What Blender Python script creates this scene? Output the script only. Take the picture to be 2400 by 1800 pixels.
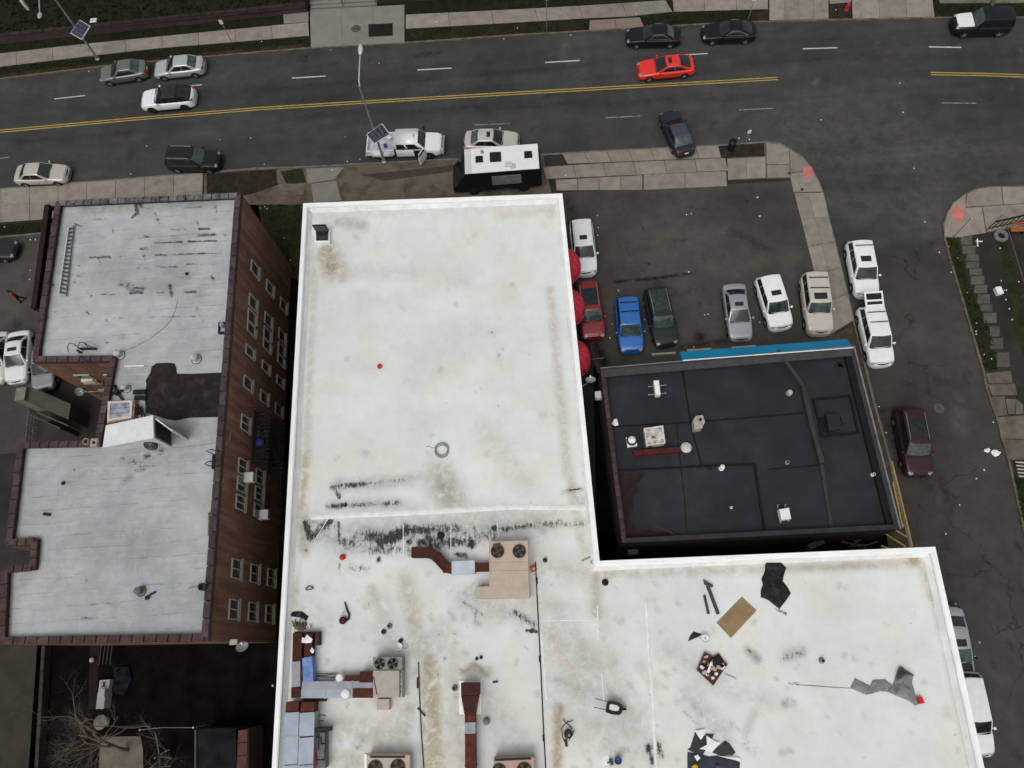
import bpy, bmesh, math, random
import numpy as np
from mathutils import Vector, Matrix, noise, geometry

random.seed(7)
for _o in list(bpy.data.objects):
    bpy.data.objects.remove(_o)
SC = bpy.context.scene
COL = SC.collection

# ------------------------------------------------------------------ camera
CAM_H = 51.0
FOC = 1680.0                       # focal length in pixels of the 2400 px wide photograph
_d = Vector((1300-1200, 1520-900, FOC)).normalized()      # straight down, in image axes
_v = Vector((923-1200, -3500-900, FOC))                   # the way the big roof runs
_y = (_v - _d*_v.dot(_d)).normalized()
_z = -_d
_x = _y.cross(_z)
ROT = Matrix((_x, _y, _z))                                # image axes -> world axes
cam_d = bpy.data.cameras.new('camera')
cam = bpy.data.objects.new('camera', cam_d)
COL.objects.link(cam)
cx_, cy_, cz_ = (Vector((ROT[0][i], ROT[1][i], ROT[2][i])) for i in range(3))
m4 = Matrix.Identity(4)
for r in range(3):
    m4[r][0] = cx_[r]; m4[r][1] = -cy_[r]; m4[r][2] = -cz_[r]
m4.translation = Vector((0, 0, CAM_H))
cam.matrix_world = m4
cam_d.sensor_width = 36.0
cam_d.lens = FOC/2400*36.0
cam_d.clip_end = 5000
cam_d.clip_start = 0.5
SC.camera = cam

# ------------------------------------------------------------------ sky and sun (overcast)
SUN_EL, SUN_ROT = math.radians(62), math.radians(205)
world = bpy.data.worlds.new('World')
SC.world = world
world.use_nodes = True
wn = world.node_tree
wn.nodes.clear()
w_out = wn.nodes.new('ShaderNodeOutputWorld')
w_bg = wn.nodes.new('ShaderNodeBackground')
w_sky = wn.nodes.new('ShaderNodeTexSky')
w_sky.sky_type = 'NISHITA'
w_sky.sun_disc = False
w_sky.sun_elevation = SUN_EL
w_sky.sun_rotation = SUN_ROT
w_sky.dust_density = 6.0
w_sky.air_density = 1.0
w_sky.ozone_density = 1.0
w_hs = wn.nodes.new('ShaderNodeHueSaturation')
w_hs.inputs['Saturation'].default_value = 0.14          # the even grey of a closed cloud cover
wn.links.new(w_sky.outputs[0], w_hs.inputs['Color'])
wn.links.new(w_hs.outputs[0], w_bg.inputs['Color'])
w_bg.inputs['Strength'].default_value = 0.124
wn.links.new(w_bg.outputs[0], w_out.inputs['Surface'])
sun_d = bpy.data.lights.new('sun', 'SUN')
sun_d.energy = 0.5
sun_d.angle = math.radians(50)
sun_d.color = (1.0, 0.985, 0.95)
sun = bpy.data.objects.new('sun', sun_d)
COL.objects.link(sun)
sun.location = (0, 0, 80)
_az = SUN_ROT
sun_dir = Vector((math.sin(_az)*math.cos(SUN_EL), math.cos(_az)*math.cos(SUN_EL), math.sin(SUN_EL)))
sun.rotation_euler = sun_dir.to_track_quat('Z', 'Y').to_euler()
SC.view_settings.view_transform = 'Standard'
SC.view_settings.look = 'None'
SC.view_settings.gamma = 1.0
SC.view_settings.exposure = 0.0
SC.view_settings.use_curve_mapping = False

# ------------------------------------------------------------------ pixel -> place
ZF = 3.6867


def Z(c, r, x, y):
    return (c*600 + x/ZF, r*450 + y/ZF)


def G(p, h=0.0):
    r = ROT @ Vector((p[0]-1200, p[1]-900, FOC))
    t = (h-CAM_H)/r.z
    return Vector((r.x*t, r.y*t, h))


def G2(pts, h=0.0):
    return [tuple(G(p, h)[:2]) for p in pts]


# ------------------------------------------------------------------ materials
MATS = {}


def nodes(name):
    m = bpy.data.materials.new(name)
    m.use_nodes = True
    nt = m.node_tree
    return m, nt, nt.nodes['Principled BSDF']


def N(nt, t, **kw):
    n = nt.nodes.new(t)
    for k, v in kw.items():
        if k.startswith('i_'):
            n.inputs[k[2:].replace('_', ' ')].default_value = v
        else:
            setattr(n, k, v)
    return n


def L(nt, a, b):
    nt.links.new(a, b)


def mixc(nt, fac, a, b, mode='MIX'):
    n = nt.nodes.new('ShaderNodeMix')
    n.data_type = 'RGBA'
    n.blend_type = mode
    n.clamp_factor = True
    for sock, v in ((n.inputs[0], fac), (n.inputs[6], a), (n.inputs[7], b)):
        if hasattr(v, 'is_linked') or hasattr(v, 'links'):
            nt.links.new(v, sock)
        elif isinstance(v, (int, float)):
            sock.default_value = v if sock.type == 'VALUE' else (v, v, v, 1)
        else:
            sock.default_value = (v[0], v[1], v[2], 1)
    return n.outputs[2]


def math_n(nt, op, a, b=None, clamp=False):
    n = nt.nodes.new('ShaderNodeMath')
    n.operation = op
    n.use_clamp = clamp
    for i, v in enumerate((a, b)):
        if v is None:
            continue
        if hasattr(v, 'links'):
            nt.links.new(v, n.inputs[i])
        else:
            n.inputs[i].default_value = v
    return n.outputs[0]


def ramp(nt, fac, lo, hi, a=0.0, b=1.0):
    n = nt.nodes.new('ShaderNodeMapRange')
    n.interpolation_type = 'SMOOTHSTEP'
    nt.links.new(fac, n.inputs[0])
    n.inputs[1].default_value = lo
    n.inputs[2].default_value = hi
    n.inputs[3].default_value = a
    n.inputs[4].default_value = b
    return n.outputs[0]


def pos(nt, sx=1, sy=1, sz=1, obj=False):
    if obj:
        src = nt.nodes.new('ShaderNodeTexCoord').outputs['Object']
    else:
        src = nt.nodes.new('ShaderNodeNewGeometry').outputs['Position']
    mp = nt.nodes.new('ShaderNodeMapping')
    mp.inputs['Scale'].default_value = (sx, sy, sz)
    nt.links.new(src, mp.inputs['Vector'])
    return mp.outputs[0]


def noise_n(nt, vec, scale, detail=4, rough=.55, dist=0):
    n = nt.nodes.new('ShaderNodeTexNoise')
    nt.links.new(vec, n.inputs['Vector'])
    n.inputs['Scale'].default_value = scale
    n.inputs['Detail'].default_value = detail
    n.inputs['Roughness'].default_value = rough
    n.inputs['Distortion'].default_value = dist
    return n.outputs['Fac']


def bump(nt, bsdf, h, strength=.3, dist=.02):
    b = nt.nodes.new('ShaderNodeBump')
    b.inputs['Strength'].default_value = strength
    b.inputs['Distance'].default_value = dist
    nt.links.new(h, b.inputs['Height'])
    nt.links.new(b.outputs[0], bsdf.inputs['Normal'])


def pm(name, col, rough=.75, var=.25, scale=2.5, metal=0.0, rnd=0.0, obj=False, spec=.18, col2=None, c2=(.55, .7), bmp=.15, fine=18):
    """plain procedural surface: colour broken up by two noises, optional second colour in blotches, optional tint per piece"""
    if name in MATS:
        return MATS[name]
    m, nt, b = nodes(name)
    v = pos(nt, obj=obj)
    n1 = noise_n(nt, v, scale, 5, .6)
    n2 = noise_n(nt, v, fine, 3, .6)
    k = math_n(nt, 'ADD', math_n(nt, 'MULTIPLY', n1, .7), math_n(nt, 'MULTIPLY', n2, .3))
    k = ramp(nt, k, .32, .68, 1-var, 1+var)
    if rnd:
        oi = nt.nodes.new('ShaderNodeObjectInfo')
        r = nt.nodes.new('ShaderNodeMapRange')
        nt.links.new(oi.outputs['Random'], r.inputs[0])
        r.inputs[3].default_value = 1-rnd
        r.inputs[4].default_value = 1+rnd
        k = math_n(nt, 'MULTIPLY', k, r.outputs[0])
    base = nt.nodes.new('ShaderNodeRGB')
    base.outputs[0].default_value = (*col, 1)
    cc = base.outputs[0]
    if col2:
        n3 = noise_n(nt, v, scale*.8, 6, .65, .4)
        cc = mixc(nt, ramp(nt, n3, c2[0], c2[1]), cc, col2)
    sc = nt.nodes.new('ShaderNodeVectorMath')
    sc.operation = 'SCALE'
    nt.links.new(cc, sc.inputs[0])
    nt.links.new(k, sc.inputs['Scale'])
    nt.links.new(sc.outputs[0], b.inputs['Base Color'])
    b.inputs['Roughness'].default_value = rough
    b.inputs['Metallic'].default_value = metal
    b.inputs['Specular IOR Level'].default_value = spec
    if bmp:
        bump(nt, b, n2, bmp, .02)
    MATS[name] = m
    return m


def paint(col, metal=0.0, rough=.32):
    name = 'car_paint_%d_%d_%d' % tuple(int(c*255) for c in col)
    if name in MATS:
        return MATS[name]
    m, nt, b = nodes(name)
    v = pos(nt, obj=True)
    n1 = noise_n(nt, v, 2.2, 4)
    k = ramp(nt, n1, .3, .7, .96, 1.03)
    base = nt.nodes.new('ShaderNodeRGB')
    base.outputs[0].default_value = (*col, 1)
    sc = nt.nodes.new('ShaderNodeVectorMath')
    sc.operation = 'SCALE'
    L(nt, base.outputs[0], sc.inputs[0])
    L(nt, k, sc.inputs['Scale'])
    L(nt, sc.outputs[0], b.inputs['Base Color'])
    b.inputs['Roughness'].default_value = rough
    b.inputs['Metallic'].default_value = metal
    dk = max(col) < .09
    b.inputs['Coat Weight'].default_value = .12 if dk else .6
    b.inputs['Specular IOR Level'].default_value = .22 if dk else .5
    b.inputs['Coat Roughness'].default_value = .06
    MATS[name] = m
    return m


def glass(name, col, rough=.05):
    if name in MATS:
        return MATS[name]
    m, nt, b = nodes(name)
    v = pos(nt, obj=True)
    n1 = noise_n(nt, v, 3.0, 3)
    cc = mixc(nt, ramp(nt, n1, .35, .65), tuple(c*.7 for c in col), tuple(c*1.35 for c in col))
    L(nt, cc, b.inputs['Base Color'])
    b.inputs['Roughness'].default_value = rough
    b.inputs['Specular IOR Level'].default_value = .6
    MATS[name] = m
    return m


def asphalt(name, col, tint=(1, 1, 1), crack=.5, stain_attr=True, lanes=False, patch=.25):
    m, nt, b = nodes(name)
    v = pos(nt)
    big = noise_n(nt, v, .11, 5, .62, .6)
    mid = noise_n(nt, v, .7, 5, .65)
    fine = noise_n(nt, v, 14, 3, .7)
    k = math_n(nt, 'MULTIPLY', ramp(nt, big, .3, .7, 1-patch, 1+patch), ramp(nt, mid, .25, .75, .86, 1.14))
    k = math_n(nt, 'MULTIPLY', k, ramp(nt, fine, .2, .8, .86, 1.14))
    if lanes:                                        # wheel-polished and oil-darkened bands along the street
        vl = pos(nt, .035, .36, 1)
        ln = noise_n(nt, vl, 1.0, 5, .65)
        k = math_n(nt, 'MULTIPLY', k, ramp(nt, ln, .3, .7, .84, 1.14))
    cc = mixc(nt, ramp(nt, noise_n(nt, v, .35, 4, .6), .35, .7), tuple(col[i]*tint[i] for i in range(3)), (col[0]*1.07, col[1]*1.03, col[2]*.96))
    # cracks
    dn = nt.nodes.new('ShaderNodeTexNoise')
    L(nt, v, dn.inputs['Vector'])
    dn.inputs['Scale'].default_value = .55
    dn.inputs['Detail'].default_value = 4
    vm = nt.nodes.new('ShaderNodeVectorMath')
    vm.operation = 'MULTIPLY_ADD'
    L(nt, dn.outputs['Color'], vm.inputs[0])
    vm.inputs[1].default_value = (3.2, 3.2, 0)
    L(nt, v, vm.inputs[2])
    vo = nt.nodes.new('ShaderNodeTexVoronoi')
    vo.feature = 'DISTANCE_TO_EDGE'
    L(nt, vm.outputs[0], vo.inputs['Vector'])
    vo.inputs['Scale'].default_value = .20
    line = ramp(nt, vo.outputs['Distance'], .003, .014, 1, 0)
    gate = ramp(nt, noise_n(nt, v, .12, 3), .48, .62)
    cr = math_n(nt, 'MULTIPLY', math_n(nt, 'MULTIPLY', line, gate), crack)
    cc2 = mixc(nt, cr, cc, (.018, .017, .016))
    # tiny pale grit
    grit = ramp(nt, noise_n(nt, v, 6.5, 2, .4), .73, .78)
    cc2 = mixc(nt, math_n(nt, 'MULTIPLY', grit, .12), cc2, (.15, .15, .145))
    if stain_attr:
        at = nt.nodes.new('ShaderNodeAttribute')
        at.attribute_name = 'stain'
        sp = nt.nodes.new('ShaderNodeSeparateColor')
        L(nt, at.outputs['Color'], sp.inputs[0])
        dn2 = ramp(nt, noise_n(nt, v, 2.6, 5, .7), .28, .62)
        dk = math_n(nt, 'MULTIPLY', math_n(nt, 'MULTIPLY', sp.outputs[2], 1.7), dn2, True)
        cc2 = mixc(nt, dk, cc2, (.014, .013, .012))
        lt = math_n(nt, 'MULTIPLY', sp.outputs[1], ramp(nt, noise_n(nt, v, 1.6, 5, .7), .3, .6), True)
        cc2 = mixc(nt, lt, cc2, (.14, .138, .13))
        br = math_n(nt, 'MULTIPLY', sp.outputs[0], ramp(nt, noise_n(nt, v, 1.9, 5, .7), .25, .6), True)
        cc2 = mixc(nt, br, cc2, (.075, .052, .033))
    sc = nt.nodes.new('ShaderNodeVectorMath')
    sc.operation = 'SCALE'
    L(nt, cc2, sc.inputs[0])
    L(nt, k, sc.inputs['Scale'])
    L(nt, sc.outputs[0], b.inputs['Base Color'])
    b.inputs['Roughness'].default_value = .85
    b.inputs['Specular IOR Level'].default_value = .1
    bump(nt, b, fine, .25, .01)
    MATS[name] = m
    return m


def membrane(name, col, tan, mil, streak=(11, 3.2), mottle=.07, cool=(.97, 1.0, 1.02), seams=0):
    """coated flat roof: stain mask in the colour attribute (r tan dirt, g grey dirt, b black mildew) broken up by noise"""
    m, nt, b = nodes(name)
    v = pos(nt)
    big = noise_n(nt, v, .16, 5, .6, .5)
    mid = noise_n(nt, v, .9, 5, .65)
    fine = noise_n(nt, v, 9, 4, .7)
    k = math_n(nt, 'MULTIPLY', ramp(nt, big, .3, .7, 1-mottle, 1+mottle*.6), ramp(nt, mid, .25, .75, 1-mottle*.7, 1+mottle*.5))
    k = math_n(nt, 'MULTIPLY', k, ramp(nt, fine, .2, .8, .97, 1.03))
    base = mixc(nt, ramp(nt, noise_n(nt, v, .3, 5, .65), .38, .62), tuple(col[i]*cool[i] for i in range(3)), (col[0]*.985, col[1]*.965, col[2]*.915))
    sme = noise_n(nt, pos(nt, 1.6, .45, 1), 1.0, 6, .72, .3)
    base = mixc(nt, ramp(nt, sme, .55, .75, 0, .22), base, (col[0]*.80, col[1]*.765, col[2]*.69))
    at = nt.nodes.new('ShaderNodeAttribute')
    at.attribute_name = 'stain'
    sp = nt.nodes.new('ShaderNodeSeparateColor')
    L(nt, at.outputs['Color'], sp.inputs[0])
    t_n = ramp(nt, noise_n(nt, v, 1.5, 6, .72, .6), .25, .62, .12, 1.5)
    t = math_n(nt, 'MULTIPLY', sp.outputs[0], t_n, True)
    base = mixc(nt, t, base, tan)
    g_n = ramp(nt, noise_n(nt, v, 2.2, 6, .75), .28, .62, .1, 1.5)
    g = math_n(nt, 'MULTIPLY', sp.outputs[1], g_n, True)
    base = mixc(nt, g, base, (.25, .25, .235))
    vs = pos(nt, streak[0], streak[1], 1)
    s1 = noise_n(nt, vs, .55, 6, .75)
    s2 = noise_n(nt, v, 2.4, 6, .75)
    s3 = noise_n(nt, v, 7.0, 6, .85)
    sm = math_n(nt, 'ADD', math_n(nt, 'ADD', math_n(nt, 'MULTIPLY', s1, .48), math_n(nt, 'MULTIPLY', s2, .22)), math_n(nt, 'MULTIPLY', s3, .30))
    halo = math_n(nt, 'MULTIPLY', sp.outputs[2], ramp(nt, s2, .35, .65, .15, .75), True)
    base = mixc(nt, halo, base, (.27, .275, .26))
    # mask raises the threshold: solid black only where the mask is strong
    mm = math_n(nt, 'ADD', sm, math_n(nt, 'MULTIPLY', sp.outputs[2], .34))
    mk = math_n(nt, 'MULTIPLY', ramp(nt, mm, .60, .735), ramp(nt, sp.outputs[2], .02, .25), True)
    base = mixc(nt, math_n(nt, 'MULTIPLY', mk, .97), base, mil)
    if seams:                                        # lapped rolls of felt: broken dark joints and brushed-on coats
        sx = nt.nodes.new('ShaderNodeSeparateXYZ')
        L(nt, pos(nt), sx.inputs[0])
        wob = math_n(nt, 'MULTIPLY', noise_n(nt, v, .5, 3), .22)
        fr = math_n(nt, 'FRACT', math_n(nt, 'DIVIDE', math_n(nt, 'ADD', sx.outputs[1], wob), seams))
        ln = ramp(nt, fr, .035, .10, 1, 0)
        gt = ramp(nt, noise_n(nt, pos(nt, .5, 1.3, 1), .9, 5, .7), .47, .62)
        base = mixc(nt, math_n(nt, 'MULTIPLY', math_n(nt, 'MULTIPLY', ln, gt), .55), base, (.11, .115, .12))
        br = noise_n(nt, pos(nt, .35, 3.0, 1), 1.0, 6, .75)
        base = mixc(nt, ramp(nt, br, .52, .70, 0, .55), base, (col[0]*1.25, col[1]*1.25, col[2]*1.25))
        base = mixc(nt, ramp(nt, br, .47, .30, 0, .45), base, (col[0]*.62, col[1]*.63, col[2]*.64))
        ver = noise_n(nt, pos(nt, 2.6, .5, 1), .8, 5, .7)
        base = mixc(nt, ramp(nt, ver, .56, .72, 0, .4), base, (col[0]*.6, col[1]*.62, col[2]*.63))
    # sparse dark specks everywhere
    spk = math_n(nt, 'MAXIMUM', ramp(nt, noise_n(nt, v, 3.4, 2, .4), .755, .79), math_n(nt, 'MULTIPLY', ramp(nt, noise_n(nt, v, 5.5, 3, .7), .66, .74), ramp(nt, big, .42, .62)))
    base = mixc(nt, math_n(nt, 'MULTIPLY', spk, .35), base, (.2, .2, .19))
    sc = nt.nodes.new('ShaderNodeVectorMath')
    sc.operation = 'SCALE'
    L(nt, base, sc.inputs[0])
    L(nt, k, sc.inputs['Scale'])
    L(nt, sc.outputs[0], b.inputs['Base Color'])
    b.inputs['Roughness'].default_value = .6
    b.inputs['Specular IOR Level'].default_value = .25
    hh = math_n(nt, 'ADD', math_n(nt, 'MULTIPLY', mid, 1.0), math_n(nt, 'MULTIPLY', fine, .15))
    bump(nt, b, hh, .12, .05)
    MATS[name] = m
    return m


def brick_mat(name, c1, c2, mortar, streaks=.5):
    m, nt, b = nodes(name)
    ge = nt.nodes.new('ShaderNodeNewGeometry')
    sx = nt.nodes.new('ShaderNodeSeparateXYZ')
    L(nt, ge.outputs['Position'], sx.inputs[0])
    cmb = nt.nodes.new('ShaderNodeCombineXYZ')
    L(nt, math_n(nt, 'ADD', sx.outputs[0], sx.outputs[1]), cmb.inputs[0])
    L(nt, sx.outputs[2], cmb.inputs[1])
    bt = nt.nodes.new('ShaderNodeTexBrick')
    L(nt, cmb.outputs[0], bt.inputs['Vector'])
    bt.inputs['Scale'].default_value = 1.0
    bt.inputs['Brick Width'].default_value = .21
    bt.inputs['Row Height'].default_value = .072
    bt.inputs['Mortar Size'].default_value = .009
    bt.inputs['Color1'].default_value = (*c1, 1)
    bt.inputs['Color2'].default_value = (*c2, 1)
    bt.inputs['Mortar'].default_value = (*mortar, 1)
    mp = nt.nodes.new('ShaderNodeMapping')
    mp.inputs['Scale'].default_value = (2.4, .16, 1)
    L(nt, cmb.outputs[0], mp.inputs['Vector'])
    st = noise_n(nt, mp.outputs[0], 1.0, 5, .65)
    k = ramp(nt, st, .25, .75, 1-streaks, 1+streaks*.8)
    v = pos(nt)
    k = math_n(nt, 'MULTIPLY', k, ramp(nt, noise_n(nt, v, .5, 5, .6), .3, .7, .8, 1.2))
    sc = nt.nodes.new('ShaderNodeVectorMath')
    sc.operation = 'SCALE'
    L(nt, bt.outputs['Color'], sc.inputs[0])
    L(nt, k, sc.inputs['Scale'])
    L(nt, sc.outputs[0], b.inputs['Base Color'])
    b.inputs['Roughness'].default_value = .9
    bump(nt, b, bt.outputs['Fac'], -.4, .01)
    MATS[name] = m
    return m


# ------------------------------------------------------------------ mesh helpers
ORG = {}


class MB:
    def __init__(s):
        s.V = []
        s.F = []

    def add(s, V, F):
        o = len(s.V)
        s.V += [tuple(v) for v in V]
        s.F += [tuple(i+o for i in f) for f in F]
        return s

    def box(s, c, d, rz=0.0, M=None):
        hx, hy, hz = d[0]/2, d[1]/2, d[2]/2
        V = []
        cr, sr = math.cos(rz), math.sin(rz)
        for x, y, z in ((-1, -1, -1), (1, -1, -1), (1, 1, -1), (-1, 1, -1), (-1, -1, 1), (1, -1, 1), (1, 1, 1), (-1, 1, 1)):
            p = Vector((x*hx, y*hy, z*hz))
            if M is not None:
                p = M @ p
            else:
                p = Vector((p.x*cr-p.y*sr, p.x*sr+p.y*cr, p.z))
            V.append(p+Vector(c))
        return s.add(V, [(0, 3, 2, 1), (4, 5, 6, 7), (0, 1, 5, 4), (1, 2, 6, 5), (2, 3, 7, 6), (3, 0, 4, 7)])

    def beam(s, a, b, w, h):
        """box whose axis runs a -> b"""
        a, b = Vector(a), Vector(b)
        d = (b-a)
        ln = d.length
        q = d.to_track_quat('X', 'Z').to_matrix()
        return s.box((a+b)/2, (ln, w, h), M=q)

    def prism(s, poly, z0, z1):
        n = len(poly)
        ar = sum(poly[i][0]*poly[(i+1) % n][1]-poly[(i+1) % n][0]*poly[i][1] for i in range(n))
        if ar < 0:
            poly = poly[::-1]
        V = [(p[0], p[1], z0) for p in poly]+[(p[0], p[1], z1) for p in poly]
        F = [tuple(range(n, 2*n)), tuple(range(n-1, -1, -1))]
        F += [(i, (i+1) % n, n+(i+1) % n, n+i) for i in range(n)]
        return s.add(V, F)

    def frustum(s, p0, z0, p1, z1):
        n = len(p0)
        V = [(p[0], p[1], z0) for p in p0]+[(p[0], p[1], z1) for p in p1]
        F = [tuple(range(n, 2*n)), tuple(range(n-1, -1, -1))]
        F += [(i, (i+1) % n, n+(i+1) % n, n+i) for i in range(n)]
        return s.add(V, F)

    def sheet(s, poly, z):
        n = len(poly)
        ar = sum(poly[i][0]*poly[(i+1) % n][1]-poly[(i+1) % n][0]*poly[i][1] for i in range(n))
        if ar < 0:
            poly = poly[::-1]
        return s.add([(p[0], p[1], z) for p in poly], [tuple(range(n))])

    def ring(s, outer, inner, z0, z1):
        n = len(outer)
        V = [(p[0], p[1], z0) for p in outer]+[(p[0], p[1], z1) for p in outer]+[(p[0], p[1], z0) for p in inner]+[(p[0], p[1], z1) for p in inner]
        F = []
        for i in range(n):
            j = (i+1) % n
            F += [(i, j, n+j, n+i), (2*n+j, 2*n+i, 3*n+i, 3*n+j), (n+i, n+j, 3*n+j, 3*n+i), (j, i, 2*n+i, 2*n+j)]
        return s.add(V, F)

    def tube(s, pts, r, n=8, cap=True):
        pts = [Vector(p) for p in pts]
        rs = r if isinstance(r, (list, tuple)) else [r]*len(pts)
        rings = []
        prev = None
        for i, p in enumerate(pts):
            t = (pts[min(i+1, len(pts)-1)]-pts[max(i-1, 0)])
            if t.length < 1e-9:
                t = Vector((0, 0, 1))
            t.normalize()
            if prev is None:
                a = Vector((0, 0, 1)) if abs(t.z) < .9 else Vector((1, 0, 0))
                u = t.cross(a).normalized()
            else:
                u = (prev-t*prev.dot(t))
                u = u.normalized() if u.length > 1e-6 else t.orthogonal().normalized()
            prev = u
            w = t.cross(u)
            rings.append([p+(u*math.cos(2*math.pi*k/n)+w*math.sin(2*math.pi*k/n))*rs[i] for k in range(n)])
        V = [q for rg in rings for q in rg]
        F = []
        for i in range(len(pts)-1):
            for k in range(n):
                F.append((i*n+k, i*n+(k+1) % n, (i+1)*n+(k+1) % n, (i+1)*n+k))
        if cap:
            F.append(tuple(range(n-1, -1, -1)))
            F.append(tuple((len(pts)-1)*n+k for k in range(n)))
        return s.add(V, F)

    def lathe(s, prof, c, n=16, M=None):
        V = []
        for r, z in prof:
            for k in range(n):
                a = 2*math.pi*k/n
                p = Vector((r*math.cos(a), r*math.sin(a), z))
                if M is not None:
                    p = M @ p
                V.append(p+Vector(c))
        F = []
        for i in range(len(prof)-1):
            for k in range(n):
                F.append((i*n+k, i*n+(k+1) % n, (i+1)*n+(k+1) % n, (i+1)*n+k))
        F.append(tuple(range(n-1, -1, -1)))
        F.append(tuple((len(prof)-1)*n+k for k in range(n)))
        return s.add(V, F)

    def grid(s, f, nu, nv):
        V = [f(i/nu, j/nv) for j in range(nv+1) for i in range(nu+1)]
        F = [(j*(nu+1)+i, j*(nu+1)+i+1, (j+1)*(nu+1)+i+1, (j+1)*(nu+1)+i) for j in range(nv) for i in range(nu)]
        return s.add(V, F)

    def torus(s, c, R, r, n=24, k=6):
        pts = [Vector(c)+Vector((R*math.cos(2*math.pi*i/n), R*math.sin(2*math.pi*i/n), 0)) for i in range(n+1)]
        return s.tube(pts, r, k, cap=False)

    def build(s, name, mat, parent=None, smooth=False, angle=40):
        me = bpy.data.meshes.new(name)
        if parent is not None:
            org = ORG[parent.name]
        else:
            xs = [v[0] for v in s.V]
            ys = [v[1] for v in s.V]
            zs = [v[2] for v in s.V]
            org = Vector(((min(xs)+max(xs))/2, (min(ys)+max(ys))/2, min(zs)))
        me.from_pydata([(v[0]-org[0], v[1]-org[1], v[2]-org[2]) for v in s.V], [], s.F)
        me.materials.append(mat)
        if smooth:
            me.shade_smooth()
            me.set_sharp_from_angle(angle=math.radians(angle))
        o = bpy.data.objects.new(name, me)
        COL.objects.link(o)
        if parent is not None:
            o.parent = parent
        else:
            o.location = org
        ORG[o.name] = Vector(org)
        return o


def tag(o, label=None, cat=None, group=None, kind=None):
    if label:
        o['label'] = label
    if cat:
        o['category'] = cat
    if group:
        o['group'] = group
    if kind:
        o['kind'] = kind
    return o


def thing(name, label, cat, loc, group=None, rz=0.0, local=False):
    o = bpy.data.objects.new(name, None)
    o.empty_display_size = .3
    COL.objects.link(o)
    o.location = loc
    o.rotation_euler = (0, 0, rz)
    ORG[o.name] = Vector((0, 0, 0)) if local else Vector(loc)
    return tag(o, label, cat, group)


def struct(o):
    o['kind'] = 'structure'
    return o


def struct_root(name, loc=(0, 0, 0)):
    o = bpy.data.objects.new(name, None)
    COL.objects.link(o)
    o.location = loc
    ORG[o.name] = Vector(loc)
    o['kind'] = 'structure'
    return o


def offset_poly(poly, d):
    """move every edge inwards by d"""
    n = len(poly)
    ar = sum(poly[i][0]*poly[(i+1) % n][1]-poly[(i+1) % n][0]*poly[i][1] for i in range(n))
    sg = 1 if ar > 0 else -1
    out = []
    for i in range(n):
        a, b, c = Vector(poly[i-1]), Vector(poly[i]), Vector(poly[(i+1) % n])
        d1, d2 = (b-a).normalized(), (c-b).normalized()
        n1, n2 = Vector((-d1.y, d1.x))*sg, Vector((-d2.y, d2.x))*sg
        q = (n1+n2)
        q = q/max(q.length_squared, .2)*2
        out.append(tuple(b+q*d))
    return out


def resample(line, n):
    pts = [Vector(p) for p in line]
    ds = [0]
    for i in range(1, len(pts)):
        ds.append(ds[-1]+(pts[i]-pts[i-1]).length)
    out = []
    for k in range(n+1):
        t = ds[-1]*k/n
        for i in range(1, len(pts)):
            if t <= ds[i]+1e-9:
                f = (t-ds[i-1])/max(ds[i]-ds[i-1], 1e-9)
                out.append(pts[i-1].lerp(pts[i], f))
                break
    return out


def slabs(parent, la, lb, n, rows, z0, z1, mat, gap=.014, name='paving_slab', cuts=None, jit=.006):
    """separate paving slabs between two lines (lists of ground points)"""
    A, B = resample(la, n), resample(lb, n)
    for i in range(n):
        for r in range(rows):
            f0, f1 = r/rows, (r+1)/rows
            q = [A[i].lerp(B[i], f0), A[i+1].lerp(B[i+1], f0), A[i+1].lerp(B[i+1], f1), A[i].lerp(B[i], f1)]
            c = sum(q, Vector((0, 0)))/4
            q2 = [p+(c-p).normalized()*gap*1.4 for p in q]
            dz = random.uniform(-jit, jit)
            MB().prism([tuple(p) for p in q2], z0, z1+dz).build(name, mat, parent)


def coping_run(parent, p0, p1, w, z0, z1, ln, mat, gap=.02, name='coping_stone', shift=0.0):
    """row of separate coping stones from p0 to p1 sharing one mesh"""
    a, b = Vector(p0), Vector(p1)
    d = b-a
    n = max(1, round(d.length/ln))
    st = d.length/n
    ang = math.atan2(d.y, d.x)
    nr = Vector((-d.y, d.x)).normalized()
    m = MB()
    hw = w/2
    m.frustum([(-st/2+gap/2, -hw), (st/2-gap/2, -hw), (st/2-gap/2, hw), (-st/2+gap/2, hw)], 0,
              [(-st/2+gap/2+.01, -hw+.015), (st/2-gap/2-.01, -hw+.015), (st/2-gap/2-.01, hw-.015), (-st/2+gap/2+.01, hw-.015)], z1-z0)
    me = None
    org = ORG[parent.name]
    for i in range(n):
        c = a+d*((i+.5)/n)+nr*shift
        if me is None:
            me = bpy.data.meshes.new(name)
            me.from_pydata(m.V, [], m.F)
            me.materials.append(mat)
        o = bpy.data.objects.new(name, me)
        COL.objects.link(o)
        o.parent = parent
        o.location = Vector((c.x, c.y, z0+random.uniform(-.008, .008)))-org
        o.rotation_euler = (0, 0, ang+random.uniform(-.012, .012))


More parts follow.
